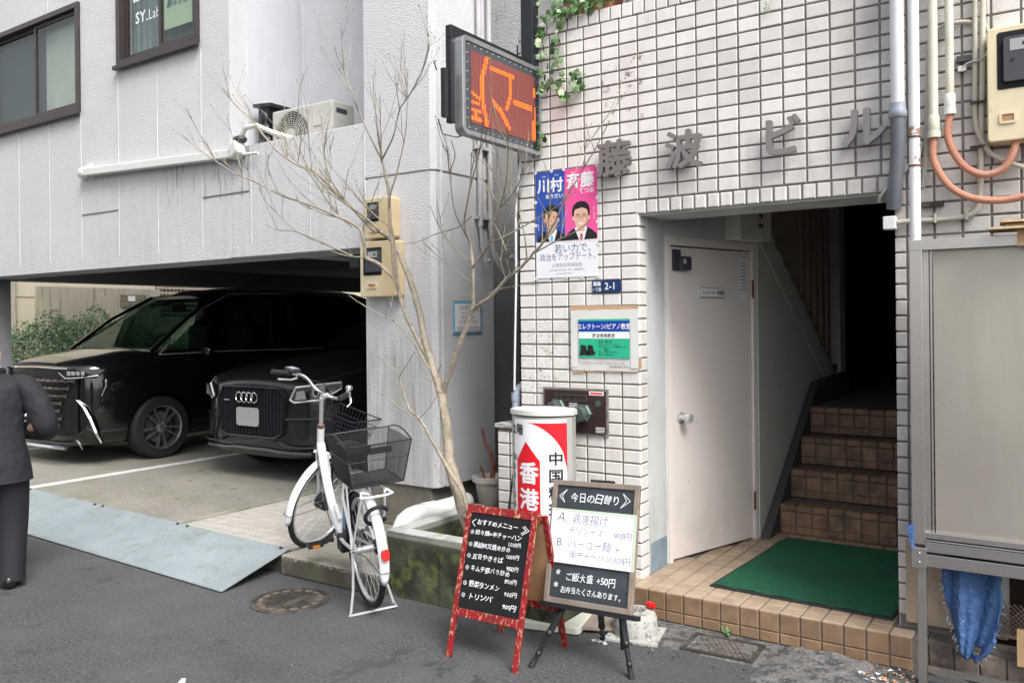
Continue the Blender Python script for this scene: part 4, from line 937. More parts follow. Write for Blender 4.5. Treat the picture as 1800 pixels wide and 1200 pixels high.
# piano lesson notice
a = at_wall(1005, 541); c = at_wall(1124, 653); NT = thing('lesson_notice', 'green and blue music lesson notice on paper framed with brown tape', 'notice', (a.x, YR, c.z))
w, h = c.x - a.x, a.z - c.z; F = wallframe(a.x, YR - .006, c.z)
b = mb(); b.prism([(-.002, h * .955), (w * 1.005, h * .97), (w * 1.0, h * 1.02), (-.002, h * 1.03)], .001, .003, F); b.prism([(.01, -.02), (.09, -.01), (.09, .02), (.01, .02)], .0, .001, F); b.prism([(w * .95, -.004), (w * 1.04, .02), (w * 1.04, h * .22), (w * .95, h * .2)], .0, .0012, F); b.prism([(.08, -.008), (w * .97, -.006), (w * .97, .02), (.08, .02)], 0, .001, F); b.build_each('brown_tape', 'tan_tape', NT)
b = mb()
nn = 10; pts = []
for i in range(nn + 1):
    for j in range(nn + 1): b.v.append(tuple(F @ Vector((w * i / nn, h * .965 * j / nn, .003 + .0018 * math.sin(i * 1.9 + j * 1.1)))))
for i in range(nn):
    for j in range(nn): b.f.append((i * (nn + 1) + j, (i + 1) * (nn + 1) + j, (i + 1) * (nn + 1) + j + 1, i * (nn + 1) + j + 1))
b.build('paper', 'paper_old', NT, smooth=True)
b = mb(); b.prism(rect(0, w, h * .80, h * .955), .006, .0064, F); b.prism(rect(0, w * .10, h * .05, h * .80), .006, .0064, F); b.prism(rect(w * .89, w, h * .05, h * .80), .006, .0064, F); b.build_each('clear_tape', 'clear_tape', NT)
G = wallframe(a.x + w * .125, YR - .0135, c.z + h * .20); gw, gh = w * .755, h * .615
b = mb(); b.prism(rect(0, gw, 0, gh), 0, .001, G); b.build('green_sheet', 'green_print', NT)
b = mb(); b.prism(rect(0, gw, gh * .68, gh * .95), .001, .0016, G); b.build('blue_band', 'deep_blue', NT)
b = mb(); b.prism(rect(0, gw, gh * .50, gh * .67), .001, .0016, G); b.build('white_band', 'white_print', NT)
b = mb(); letters(b, G, [("エレクトーン/ピアノ教室", gw * .5, gh * .75, gw * .108, {'c': 1, 'sx': .85, 'off': .02})], h=.002); b.build('title', 'white_print', NT)
b = mb(); letters(b, G, [("藤波音楽教室", gw * .5, gh * .535, gw * .075, {'c': 1, 'off': .012}), ("講 師：藤崎 聖子", gw * .40, gh * .40, gw * .036, {}), ("科 目：エレクトーン・ピアノ", gw * .40, gh * .335, gw * .036, {'sx': .85}), ("案 内：ポピュラーピアノ・弾き語りコースも", gw * .40, gh * .27, gw * .036, {'sx': .72}), ("　　募集中", gw * .44, gh * .205, gw * .034, {}), ("曜 日：ご相談に応じます。", gw * .40, gh * .14, gw * .036, {'sx': .85}), ("電 話：080-5455-5333", gw * .40, gh * .07, gw * .036, {'sx': .85})], h=.002); b.build('text', 'black_print', NT)
b = mb()
for cx, s_ in ((gw * .10, 1), (gw * .24, .95)):
    b.prism([(cx - .030 * s_, .012), (cx + .026 * s_, .018), (cx + .034 * s_, .036), (cx + .022 * s_, .040), (cx + .014 * s_, .072), (cx - .020 * s_, .078), (cx - .024 * s_, .04)], .0016, .0022, G)
b.build_each('keyboard_picture', 'black_print', NT)
b = mb(); letters(b, F, [("サークル(エレクトーンランド)など　ピアノ&サークルレッスン可", w * .12, h * .105, .0165, {'sx': .62, 'off': -.004}), ("まずはお問い合わせください。", w * .58, h * .055, .0135, {'sx': .7})], h=.0068, hand=.8); b.build('handwriting', 'ink', NT)

# fire department connection
a = at_wall(960, 683); c = at_wall(1068, 763); FP = thing('fire_hose_inlet', 'dark maroon fire hose inlet panel with capped brass couplings and chain', 'fire inlet', (a.x, YR, c.z))
w, h = c.x - a.x, a.z - c.z; F = wallframe(a.x, YR - .002, c.z)
b = mb(); loop_prism(b, rect(-.012, w + .012, -.012, h + .012), rect(0, w, 0, h), 0, .012, F); b.build('surround', 'grout', FP)
b = mb(); b.prism(rect(0, w, 0, h), .002, .018, F); b.build('panel', 'panel_maroon', FP, bevel=.002)
b = mb(); loop_prism(b, rect(w * .2, w * .70, h * .74, h * .89), rect(w * .21, w * .69, h * .755, h * .875), .018, .023, F); letters(b, F, [("送水口", w * .25, h * .775, h * .085, {'off': .02, 'tr': 1.4})], h=.0195); b.build('name_panel', 'verdigris', FP)
b = mb(); b.prism(rect(w * .74, w * .97, h * .90, h * .99), .018, .019, F); b.build('label', 'white_print', FP)
b = mb(); b.prism(rect(w * .76, w * .95, h * .925, h * .965), .019, .020, F); b.build('label_text', 'sign_red', FP)
b = mb(); b.prism(ell(w * .88, h * .71, .019, .019, 18), .018, .021, F); b.build('round_tag', 'verdigris', FP)
b = mb()
for k in range(5): b.prism(rect(w * .41, w * .55, h * (.68 - .035 * k), h * (.695 - .035 * k)), .018, .0185, F)
for k in range(4): b.prism(rect(w * .84, w * .98, h * (.14 - .035 * k), h * (.155 - .035 * k)), .018, .0185, F)
b.build('small_text', 'white_print', FP)
for cx in (.24, .66):
    ctr = (a.x + w * cx, YR - .02, c.z + h * (.47 if cx > .5 else .56))
    b = mb(); hx = [(.056, 0), (.058, -.008), (.058, -.02), (.050, -.028)]; b.lathe(hx, 6, ctr, 'Y'); cpl = b.build('coupling', 'verdigris', FP)
    b = mb(); b.lathe([(.044, -.026), (.044, -.075), (.040, -.085), (0, -.087)], 24, ctr, 'Y', cap=False)
    for k in range(3):
        an = R(90 + 120 * k); b.tube([(ctr[0] + .040 * math.cos(an), ctr[1] - .06, ctr[2] + .040 * math.sin(an)), (ctr[0] + .058 * math.cos(an), ctr[1] - .06, ctr[2] + .058 * math.sin(an))], .007, 8)
    b.tube([(ctr[0], ctr[1] - .08, ctr[2]), (ctr[0], ctr[1] - .10, ctr[2])], .007, 8); b.build('cap', 'verdigris', cpl, smooth=True)
b = mb(); ctr = Vector((a.x + w * .66, YR - .12, c.z + h * .47)); pth = []
for i in range(22):
    t = i / 21; pth.append(ctr + Vector((-.085 * t - .0, .06 * t, -.13 * math.sin(math.pi * t ** .8) - .02 * t)))
for i, p in enumerate(pth[:-1]):
    d = (pth[i + 1] - p).normalized(); q = d.orthogonal().normalized() if i % 2 else d.cross(d.orthogonal()).normalized(); mid = (p + pth[i + 1]) / 2
    fm = Matrix.Identity(4); n3 = d.cross(q)
    for r_ in range(3): fm[r_][0] = d[r_]; fm[r_][1] = q[r_]; fm[r_][2] = n3[r_]
    pts = [Vector((math.cos(R(a_)) * .0085, math.sin(R(a_)) * .005, 0)) for a_ in range(0, 361, 45)]
    b.tube([fm @ x + mid for x in pts], .0016, 5, cap=False)
b.build('chain', 'chain', FP)

# --- pipes at the right
def vpipe(name, label, px, y, r, m, ztop, zbot, extra=None, grp=None):
    x = onY(px, 100, y).x; t = thing(name, label, 'pipe', (x, y, zbot), grp)
    b = mb(); b.tube([(x, y, ztop), (x, y, zbot)], r, 16); b.build('pipe', m, t, smooth=True); return t, x
t, x = vpipe('drain_pipe', 'thick white pipe ending in a bent dark grey hose over the entrance corner', 1577, YR - .06, .031, 'pipe_white', 5.5, 2.63)
b = mb(); b.lathe([(.036, 0), (.041, .006), (.041, .03), (.036, .04), (.035, .07)], 18, (x, YR - .06, 2.57)); b.build('coupler', 'pvc_grey', t, smooth=True)
b = mb(); b.tube([(x, YR - .06, 2.58), (x, YR - .055, 2.45), (x - .008, YR - .05, 2.33), (x - .022, YR - .04, 2.22), (x - .028, YR - .02, 2.15)], .034, 14); b.build('bent_hose', 'pvc_dark', t, smooth=True)
t, x = vpipe('white_pipe', 'thin white pipe with chipped rusty paint running down to the stainless cabinet', 1606, YR - .20, .0235, 'pipe_white', 5.5, 1.97)
b = mb(); b.lathe([(.027, 0), (.028, .004), (.027, .008)], 16, (x, YR - .2, 2.44)); b.lathe([(.027, 0), (.028, .004), (.027, .008)], 16, (x, YR - .2, 2.31)); b.build_each('collar', 'rust', t)
def flexy(pts, r, m, name, t, ribs=True):
    P = []   # Catmull-Rom
    pts = [Vector(p) for p in pts]
    for i in range(len(pts) - 1):
        p0, p1, p2, p3 = pts[max(i - 1, 0)], pts[i], pts[i + 1], pts[min(i + 2, len(pts) - 1)]
        n = max(4, int((p2 - p1).length / .0035)) if ribs else 8
        for k in range(n):
            u = k / n; P.append(.5 * ((2 * p1) + (-p0 + p2) * u + (2 * p0 - 5 * p1 + 4 * p2 - p3) * u * u + (-p0 + 3 * p1 - 3 * p2 + p3) * u ** 3))
    P.append(pts[-1]); rs = [r * (1.05 if i % 2 else .95) for i in range(len(P))] if ribs else r
    return mb().tube(P, rs, 10).build(name, m, t, smooth=not ribs)
def W(px, py, dy=.05): p = onY(px, py, YR - dy); return (p.x, p.y, p.z)
t, x = vpipe('cable_pipe', 'cream pipe with coral corrugated hose, the left one of two', 1640, YR - .07, .0205, 'pipe_ivory', 5.5, 2.55)
b = mb(); b.lathe([(.023, 0), (.026, .006), (.026, .06), (.022, .075)], 16, (x, YR - .07, 2.485)); b.lathe([(.029, 0), (.029, .03)], 12, (x, YR - .07, 2.455)); b.build('coupler', 'pipe_ivory', t, smooth=True)
flexy([(x, YR - .07, 2.46), W(1640, 275, .07), W(1652, 305, .07), W(1675, 332, .075), W(1712, 349, .08), W(1760, 352, .09), W(1805, 344, .10), W(1850, 330, .12)], .0165, 'flex_orange', 'corrugated_hose', t)
t, x = vpipe('cable_pipe', 'cream pipe with coral corrugated hose looping into the meter box, the right one of two', 1669, YR - .06, .0185, 'pipe_ivory', 5.5, 2.65)
b = mb(); b.lathe([(.022, 0), (.024, .005), (.024, .06), (.02, .07)], 16, (x, YR - .06, 2.58)); b.lathe([(.026, 0), (.026, .03)], 12, (x, YR - .06, 2.555)); b.build('coupler', 'pvc_white', t, smooth=True)
flexy([(x, YR - .06, 2.56), W(1666, 235, .06), W(1675, 265, .06), W(1697, 294, .065), W(1730, 307, .07), W(1762, 297, .075), W(1780, 270, .08), W(1787, 246, .08)], .0165, 'flex_orange', 'corrugated_hose', t)
t = thing('cable_conduit', 'pair of beige conduits strapped together beside the cream meter box', 'conduit', W(1718, 300, 0))
flexy([W(1714, -260, .03), W(1714, 100, .03), W(1714, 205, .03), W(1722, 240, .035), W(1745, 272, .04), W(1800, 294, .05), W(1850, 300, .05)], .011, 'flex_ivory', 'corrugated_conduit', t)
flexy([W(1728, -260, .03), W(1727, 100, .03), W(1725, 200, .025), W(1724, 300, .025), W(1722, 350, .025), W(1712, 374, .025), W(1690, 382, .025), W(1650, 386, .025), W(1600, 389, .025), W(1578, 391, .025)], .0125, 'flex_ivory', 'smooth_conduit', t, False)
b = mb()
for z in (180, 258): p = W(1719, z, .035); b.box(p[0] - .03, p[0] + .03, p[1] - .018, p[1] + .02, p[2] - .004, p[2] + .004)
b.build_each('cable_tie', 'black', t)
b = mb()
for px_, py_ in ((1645, 385), (1700, 380)): p = W(px_, py_, .025); b.box(p[0] - .006, p[0] + .006, p[1] - .016, p[1] + .024, p[2] - .018, p[2] + .026)
b.build_each('saddle_clamp', 'flex_ivory', t)
p = W(1565, 392, .03)
b = mb(); b.box(p[0] - .028, p[0] + .028, YR - .06, YR - .002, p[2] - .032, p[2] + .030); bx_ = alone(b, 'junction_box', 'pvc_white', 'small white junction box at the upper right corner of the entrance', 'junction box', bevel=.004)
t = thing('sensor_conduit', 'thin beige conduit arch with a loose grey cable and a small dark clamp box', 'conduit', W(1690, 40, 0))
flexy([W(1622, 330, .02), W(1628, 255, .02), W(1630, 150, .02), W(1632, 85, .02), W(1640, 60, .02), W(1662, 45, .02), W(1695, 39, .02), W(1732, 42, .02)], .010, 'flex_ivory', 'conduit', t, False)
b = mb(); p = W(1695, 104, .02); b.box(p[0] - .032, p[0] + .028, YR - .03, YR - .002, p[2] - .012, p[2] + .014); b.build('clamp_box', 'meter_grey', t)
b = mb(); p = W(1690, 121, .02); b.box(p[0] - .014, p[0] + .02, YR - .025, YR - .002, p[2] - .012, p[2] + .012); b.build('terminal', 'pvc_white', t)
flexy([W(1732, 42, .025), W(1738, 60, .03), W(1736, 90, .04), W(1724, 105, .045), W(1704, 110, .045), W(1690, 120, .04)], .004, 'ac', 'loose_cable', t, False)
flexy([W(1622, 250, .02), W(1612, 275, .03), W(1590, 300, .02), W(1552, 340, .02), W(1546, 355, .0)], .009, 'flex_ivory', 'branch_conduit', t, False)
mt_ = meter('electric_meter_box', 'large pale cream electric meter box at the right edge beside the conduits', 1738, 1846, 64, 247, YR, .11, 'meter_box_pale', (.66, .50, .50, .70))
b = mb(); p = W(1617, 361, .02); b.box(p[0], p[0] + .10, YR - .03, YR - .002, p[2] - .010, p[2] + .008); alone(b, 'anchor_bracket', 'iron', 'rusty iron bracket behind the white pipe above the cabinet', 'bracket')

# --- stainless cabinet
SX0, SX1, SY = -.632, .62, 4.10
SC = thing('stainless_cabinet', 'stainless steel framed cabinet panel on legs at the right edge', 'cabinet', (SX0, SY, 0))
zt, zb = 1.972, .625
b = mb(); fw_ = .052
b.box(SX0, SX1, SY, SY + .10, zt - fw_ * .9, zt); b.box(SX0, SX0 + fw_, SY, SY + .10, zb, zt - fw_ * .9); b.box(SX1 - fw_, SX1, SY, SY + .10, zb, zt - fw_ * .9); b.build('frame', 'steel', SC, bevel=.002)
b = mb(); b.box(SX0 + fw_, SX0 + fw_ + .022, SY + .03, SY + .09, zb + .05, zt - fw_ * .9); b.box(SX0 + fw_ + .026, SX0 + fw_ + .034, SY + .035, SY + .09, zb + .05, zt - fw_ * .9); b.build_each('channel', 'steel', SC)
b = mb(); b.box(SX0 + fw_ + .04, SX1 - fw_, SY + .035, SY + .05, zb + .055, zt - fw_ * .9); b.build('door_panel', 'steel_panel', SC)
b = mb(); b.box(SX0 + fw_, SX1 - fw_, SY + .003, SY + .09, zb + .030, zb + .055); b.box(SX0 + fw_, SX1 - fw_, SY - .004, SY + .09, zb + .018, zb + .024); b.box(SX0 + fw_, SX1 - fw_, SY + .001, SY + .09, zb - .03, zb + .014); b.build('bottom_rail', 'steel', SC, bevel=.0015)
b = mb(); b.box(SX0, SX1, SY + .004, SY + .07, zb - .095, zb - .042); b.build('table_rail', 'steel', SC, bevel=.0015)
b = mb(); b.box(SX0 - .003, SX0 + .058, SY - .003, SY + .075, zb - .105, zb - .015); b.build('corner_bracket', 'steel', SC, bevel=.002)
b = mb()
for z in (.03, .075): b.sphere((SX0 + .03, SY - .004, zb - .105 + z * .9), .004)
b.build_each('screw', 'silver', SC)
for xx in (SX0 + .018, SX1 - .055):
    b = mb(); b.box(xx, xx + .036, SY + .01, SY + .046, 0, zb - .105); b.build('leg', 'steel', SC, bevel=.002)
b = mb(); b.box(SX0 + .056, SX1 - .06, SY + .012, SY + .03, .06, .085); b.build('foot_rail', 'steel', SC); b = mb(); b.beam((SX0 + .07, SY + .01, .075), (SX0 + .6, SY - .22, .04), .02, .02); b.build('brace', 'steel', SC)
# blue rag
t = thing('blue_tarp_rag', 'frayed blue plastic sheet hanging under the stainless cabinet', 'sheet', (-.43, 4.2, .2))
b = mb(); nu, nv = 18, 30
prof = [(.50, -.485, -.325), (.45, -.515, -.295), (.35, -.53, -.295), (.25, -.515, -.29), (.15, -.495, -.305), (.08, -.47, -.325), (.03, -.455, -.35), (-.005, -.44, -.385)]
def lerp_prof(v):
    t_ = v * (len(prof) - 1); i = min(int(t_), len(prof) - 2); f = t_ - i; return [prof[i][k] * (1 - f) + prof[i + 1][k] * f for k in range(3)]
for j in range(nv + 1):
    z, x0, x1 = lerp_prof(j / nv)
    for i in range(nu + 1):
        u = i / nu; e = jit(.006) if i in (0, nu) else 0
        b.v.append((x0 + (x1 - x0) * u + e, 4.19 + .022 * math.sin(u * 9 + j * .12) + .01 * math.sin(u * 23 + j * .4), z + .13 + jit(.002)))
for j in range(nv):
    for i in range(nu):
        if 24 <= j <= 26 and 9 <= i <= 13: continue
        a_ = j * (nu + 1) + i; b.f.append((a_, a_ + 1, a_ + nu + 2, a_ + nu + 1))
s_ = b.build('sheet', 'cloth_blue', t, smooth=True); sm = s_.modifiers.new('s', 'SOLIDIFY'); sm.thickness = .003
b = mb()
for k in range(70):
    v = random.random(); z, x0, x1 = lerp_prof(v); sx = -1 if random.random() < .75 else 1; x = x0 if sx < 0 else x1
    p = Vector((x, 4.185, z + .13)); q = p + Vector((sx * random.uniform(.002, .014), jit(.01), -random.uniform(.002, .02))); b.tube([p, (p + q) / 2 + Vector((jit(.004), 0, .003)), q], .0009, 4)
b.build('loose_threads', 'thread', t)
b = mb(); b.add([(-.655, 4.09, .70), (-.625, 4.09, .715), (-.632, 4.085, .60), (-.62, 4.11, .60), (-.66, 4.12, .70), (-.62, 4.12, .71)], [(0, 1, 2), (0, 4, 2), (4, 5, 3), (1, 5, 3), (0, 1, 5, 4), (1, 3, 2)]); b.build('upper_corner', 'cloth_blue', t)
b = mb(); b.box(-.24, -.14, 4.20, 4.24, .13, .28); alone(b, 'cardboard_scrap', 'cardboard', 'small piece of cardboard at the right edge under the cabinet', 'cardboard')
t = thing('folded_cardboard', 'folded cardboard lying on top of the stainless cabinet', 'cardboard', (-.2, 4.15, 1.99))
for dz, x0, x1, y0, rz in ((0, -.32, .2, 4.02, .05), (.014, -.26, .2, 4.05, -.03), (.028, -.28, .2, 4.04, .08)):
    b = mb(); b.box(x0, x1, y0, 4.2, 1.99 + dz, 2.0 + dz, rz=rz); b.build('flap', 'cardboard', t)
    b = mb(); b.box(x0 + .002, x1, y0 - .002, y0, 1.991 + dz, 1.999 + dz, rz=rz, c=((x0 + x1) / 2, (y0 + 4.2) / 2, 0)); b.build('flap_edge', 'cardboard_edge', t)
b = mb(); b.box(-.215, -.16, 4.05, 4.06, 1.92, 1.99); b.build('hanging_flap', 'cardboard', t)

# --- LED sign on its bracket
LX = -2.78
LS = thing('led_sign', 'silver framed LED display box glowing orange, projecting from the tiled wall', 'LED sign', (LX, 4.0, 2.64))
def sf(y, z, x): return frame_of((x, y, z), (0, 1, 0), (1, 0, 0))
cy, cz, w, h = 3.985, 2.905, .80, .53
fr0 = sf(cy, cz, LX)
b = mb(); b.prism(rrect(w, h, .04), .0, .05, fr0); b.build('housing', 'led_frame', LS, smooth=True)
b = mb(); loop_prism(b, rrect(w + .004, h + .004, .042), rrect(w - .05, h - .05, .02), .03, .058, fr0); b.build('front_frame', 'led_frame', LS, bevel=.003)
b = mb(); b.prism(rrect(w - .05, h - .05, .02), .045, .051, fr0); b.build('face_panel', 'led_panel', LS)
b = mb()
for k in range(13): 
    for sy in (-1, 1): b.sphere(fr0 @ Vector((-.34 + .68 * k / 12, sy * .225, .053)), .0038, 6, 4)
for k in range(1, 9):
    for sx in (-1, 1): b.sphere(fr0 @ Vector((sx * .355, -.225 + .45 * k / 9, .053)), .0038, 6, 4)
b.build('panel_bulbs', 'silver', LS)
gw, gh = .635, .385; NC = NR = 48; strokes = [((11, -1), (7, 15), (7, 29), (10.5, 47.5), 1.35), ((14, 6), (28.5, 6), 1.98), ((27.3, 6), (27.3, 21), (24.5, 30.5), 1.15), ((15, 28.5), (20.5, 33.5), (26.3, 43), 1.53), ((32, 23.5), (42.8, 23.5), 2.2), ((46.5, 9), (46.5, 13.5), 1.44), ((47.3, 22), (47, 33), 0.71), ((46.3, 33), (46, 45), 1.35), ((0, 27.5), (5, 30), 1.16), ((0, 33.5), (4, 33.5), 1.35), ((0, 38.5), (5.4, 38.5), 0.99), ((0, 44), (5.4, 44), 1.61), ((2.5, 38), (2.5, 44), 1.08)]
def dseg(p, a, b_):
    ax, ay = a; bx, by = b_; dx, dy = bx - ax, by - ay; L = dx * dx + dy * dy; t_ = max(0, min(1, ((p[0] - ax) * dx + (p[1] - ay) * dy) / L)) if L else 0
    return math.hypot(p[0] - ax - t_ * dx, p[1] - ay - t_ * dy)
on, off, core = mb(), mb(), mb(); dx_, dy_ = gw / (NC - 1), gh / (NR - 1)
for i in range(NC):
    for j in range(NR):
        lit = any(min(dseg((i, j), st[k], st[k + 1]) for k in range(len(st) - 2)) <= st[-1] for st in strokes)
        c_ = fr0 @ Vector((-gw / 2 + i * dx_, gh / 2 - j * dy_, .0545)); r_ = .0052 if lit else .0034
        fm = sf(c_.y, c_.z, c_.x); (on if lit else off).prism(ell(0, 0, r_, r_ * .72, 6), 0, .0012, fm)
        if lit: core.prism(ell(0, 0, .0026, .0019, 4), .0012, .0016, fm)
b = mb(); b.prism(rect(-gw / 2 - .004, gw / 2 + .004, -gh / 2 - .004, gh / 2 + .004), .051, .053, fr0); b.build('display_board', 'led_board', LS)
tag(on.build('lit_diodes', 'led_on', LS), kind='stuff'); tag(core.build('diode_centres', 'led_core', LS), kind='stuff'); tag(off.build('faint_diodes', 'led_faint', LS), kind='stuff')
b = mb(); b.box(LX - .04, LX - .0, 3.56, 4.36, 3.155, 3.225); b.box(LX - .04, LX - .0, 3.56, 3.60, 2.70, 3.155); b.box(LX - .04, LX - .0, 3.60, 4.36, 2.75, 2.80); b.box(LX - .03, LX + .055, 4.285, 4.345, 2.655, 3.62)
b.build_each('bracket', 'black_metal', LS, bevel=.004)
b = mb(); b.box(LX + .0, LX + .04, 4.34, 4.378, 2.655, 4.6); b.build('wall_post', 'black_metal', LS)
b = mb(); b.box(LX - .03, LX - .005, 3.505, 3.535, 2.72, 2.98); b.tube([(LX - .07, 3.52, 2.98), (LX - .07, 3.50, 3.02), (LX - .07, 3.515, 3.03)], .004, 6); b.tube([(LX - .07, 3.53, 2.72), (LX - .05, 3.54, 2.64), (LX, 3.6, 2.625), (LX, 3.64, 2.64)], .004, 6); b.build('latch', 'black', LS)
b = mb(); b.tube([(LX - .03, 4.33, 3.2), (LX - .02, 4.34, 3.4), (LX + .04, 4.37, 3.75), (LX + .06, 4.4, 4.6)], .007, 6); b.tube([(LX - .055, 4.33, 3.2), (LX - .05, 4.34, 3.42), (LX + .01, 4.37, 3.75), (LX + .03, 4.4, 4.6)], .007, 6); b.build_each('power_cable', 'pipe_white', LS, smooth=True)

# --- restaurant light box
LB = thing('restaurant_light_box', 'tall white and red illuminated-type sign box of a Chinese restaurant, unlit', 'sign', (-2.50, 4.02, 0))
LBF = Matrix.Translation((-2.515, 4.03, 0)) @ Matrix.Rotation(R(13), 4, 'Z')
hw = .178; BUL = .085
def arc(x): return -.034 - BUL * (1 - (x / hw) ** 2)          # y of the front face
pr = [(x, arc(x)) for x in [hw * (k / 8 - 1) for k in range(17)]]; back = [(-x, -y) for x, y in pr]
b = mb(LBF); b.prism(pr + back, .07, 1.10); b.build('cabinet', 'sign_grey', LB)
def warp(X, Y, Z): return (X, Y, Z)
def LW(X, Y, Z=0):                                             # wraps flat print on the curved front
    return (X, arc(max(-hw, min(hw, X))) - .001 - Z, Y)
I4 = LBF
def wstrip(name, m, pts_fn, h):
    pass
b = mb(); n_ = 24; ww = hw * .86
for k in range(n_ + 1):
    x = -ww + 2 * ww * k / n_
    for z in (.09, 1.088): b.v.append(tuple(LBF @ Vector(LW(x, z, .002))))
for k in range(n_): b.f.append((2 * k, 2 * k + 1, 2 * k + 3, 2 * k + 2))
b.build('face', 'sign_white', LB)
def wpoly(cols, m, name, h):       # cols: list (x, z0, z1)
    b = mb()
    for x, z0, z1 in cols: b.v += [tuple(LBF @ Vector(LW(x, z0, h))), tuple(LBF @ Vector(LW(x, z1, h)))]
    for k in range(len(cols) - 1): b.f.append((2 * k, 2 * k + 1, 2 * k + 3, 2 * k + 2))
    return b.build(name, m, LB)
ax0, ax1 = -.132, .018; pk = (ax0 + ax1) / 2 - .012
cols = []
for k in range(13):
    x = ax0 + (ax1 - ax0) * k / 12; t_ = (x - ax0) / (pk - ax0) if x < pk else (ax1 - x) / (ax1 - pk); cols.append((x, .42, .86 + .105 * t_))
wpoly(cols, 'sign_red', 'red_arrow', .003)
cols = [(ax0 + .02 + (ax1 - ax0 - .04) * k / 8, .30, .355 + .05 * (1 - abs(k / 4 - 1))) for k in range(9)]; wpoly(cols, 'sign_red', 'red_arrow', .003)
cols = []
for k in range(13):
    x = -.075 + (.155 + .075) * k / 12; t_ = k / 12; cols.append((x, 1.07 - .265 * (1 - math.sqrt(max(0, 1 - t_ ** 2.0))) , 1.07))
wpoly(cols, 'sign_red', 'red_corner', .003)
wt = lambda X, Y, Z: LW(X, Y, Z)
b = mb(); letters(b, I4, [("香港", -.115, .745, .125, {'v': 1, 'off': .042, 'tr': .17})], h=.0045, warp=wt); b.build('lettering_large', 'white_print', LB)
b = mb(); letters(b, I4, [("中国料理", .062, .845, .078, {'v': 1, 'off': .028, 'tr': .20}), ("2階", -.165, 1.005, .065, {'off': .03, 'sx': .8}), ("☎", -.172, .86, .034, {'v': 1}), ("03(344", -.168, .80, .05, {'v': 1, 'off': 0, 'tr': .06})], h=.0035, warp=wt); b.build('lettering_small', 'black_print', LB)
b = mb(LBF); cap = [(x * 1.05, y * 1.08) for x, y in pr + back]; b.prism(cap, 1.108, 1.136); b.prism([(x * 1.02, y * 1.05) for x, y in pr + back], 1.136, 1.140); b.build('cap', 'sign_cap', LB, bevel=.004)
b = mb(LBF)
for x in (-.07, .08): b.sphere((x, -.02, 1.141), .006)
b.build_each('cap_screw', 'silver', LB)
b = mb(LBF); b.prism([(x * 1.03, y * 1.05) for x, y in pr + back], .05, .09); b.build('bottom_band', 'sign_grey', LB)
b = mb(LBF); b.prism(rrect(.46, .54, .03, cx=.06, cy=-.045), .005, .045); b.build('base_plate', 'ivory', LB, bevel=.006)
b = mb(); b.tube([(-2.74, 4.15, 1.10), (-2.755, 4.14, .96), (-2.75, 4.12, .90)], .012, 8); b.box(-2.775, -2.735, 4.10, 4.15, .94, 1.03); b.tube([(-2.755, 4.12, .95), (-2.77, 4.10, .75), (-2.80, 4.08, .5), (-2.83, 4.05, .35)], .006, 6); b.build('power_cord', 'black', LB, smooth=True)
t = thing('drain_riser', 'grey plastic pipe with elbow in the corner behind the light box', 'pipe', (-2.93, 4.5, .2))
b = mb(); b.tube([(-2.96, 4.42, .15), (-2.96, 4.42, 1.15), (-2.955, 4.43, 1.20), (-2.92, 4.46, 1.235), (-2.90, 4.5, 1.24)], .027, 12); b.build('pipe', 'pvc_grey', t, smooth=True)
b = mb(); b.lathe([(.032, 0), (.032, .05)], 14, (-2.96, 4.42, 1.13)); b.build('coupler', 'pvc_grey', t)
b = mb(); b.tube([(-2.96, 4.40, 1.2), (-2.945, 4.39, 1.5), (-2.925, 4.38, 1.9), (-2.91, 4.36, 2.3), (-2.86, 4.34, 2.62)], .007, 6)
alone(b, 'white_cable', 'pipe_white', 'thin white cord running down the left edge of the tiled wall', 'cord', smooth=True)
# ribbed grey hose duct in the alley
b = mb()
for k in range(7): b.lathe([(.11, 0), (.125, .02), (.125, .10), (.11, .12)], 16, (-3.12, 5.35, 1.02 + .125 * k))
alone(b, 'vent_duct', 'conduit_side', 'wide grey segmented duct in the gap left of the tiled wall', 'duct', smooth=True)
# lower left tiled stub
t = thing('tiled_stub', 'low tiled stub wall with concrete top behind the light box', 'wall', (-3.0, 4.4, .12)); b = mb(); b.box(-3.09, -2.905, 4.40, 4.52, .12, .96); b.build('core', 'grout', t)
for k in range(10):
    for j in range(2): piece(ME['s'], 'stub_tile', t, (-3.045 + j * .095, 4.392, .20 + k * PZ + .02), None, (.85, 1, 1))
b = mb(); b.box(-3.10, -2.9, 4.38, 4.54, .96, .985); b.build('cap', 'terrazzo', t)

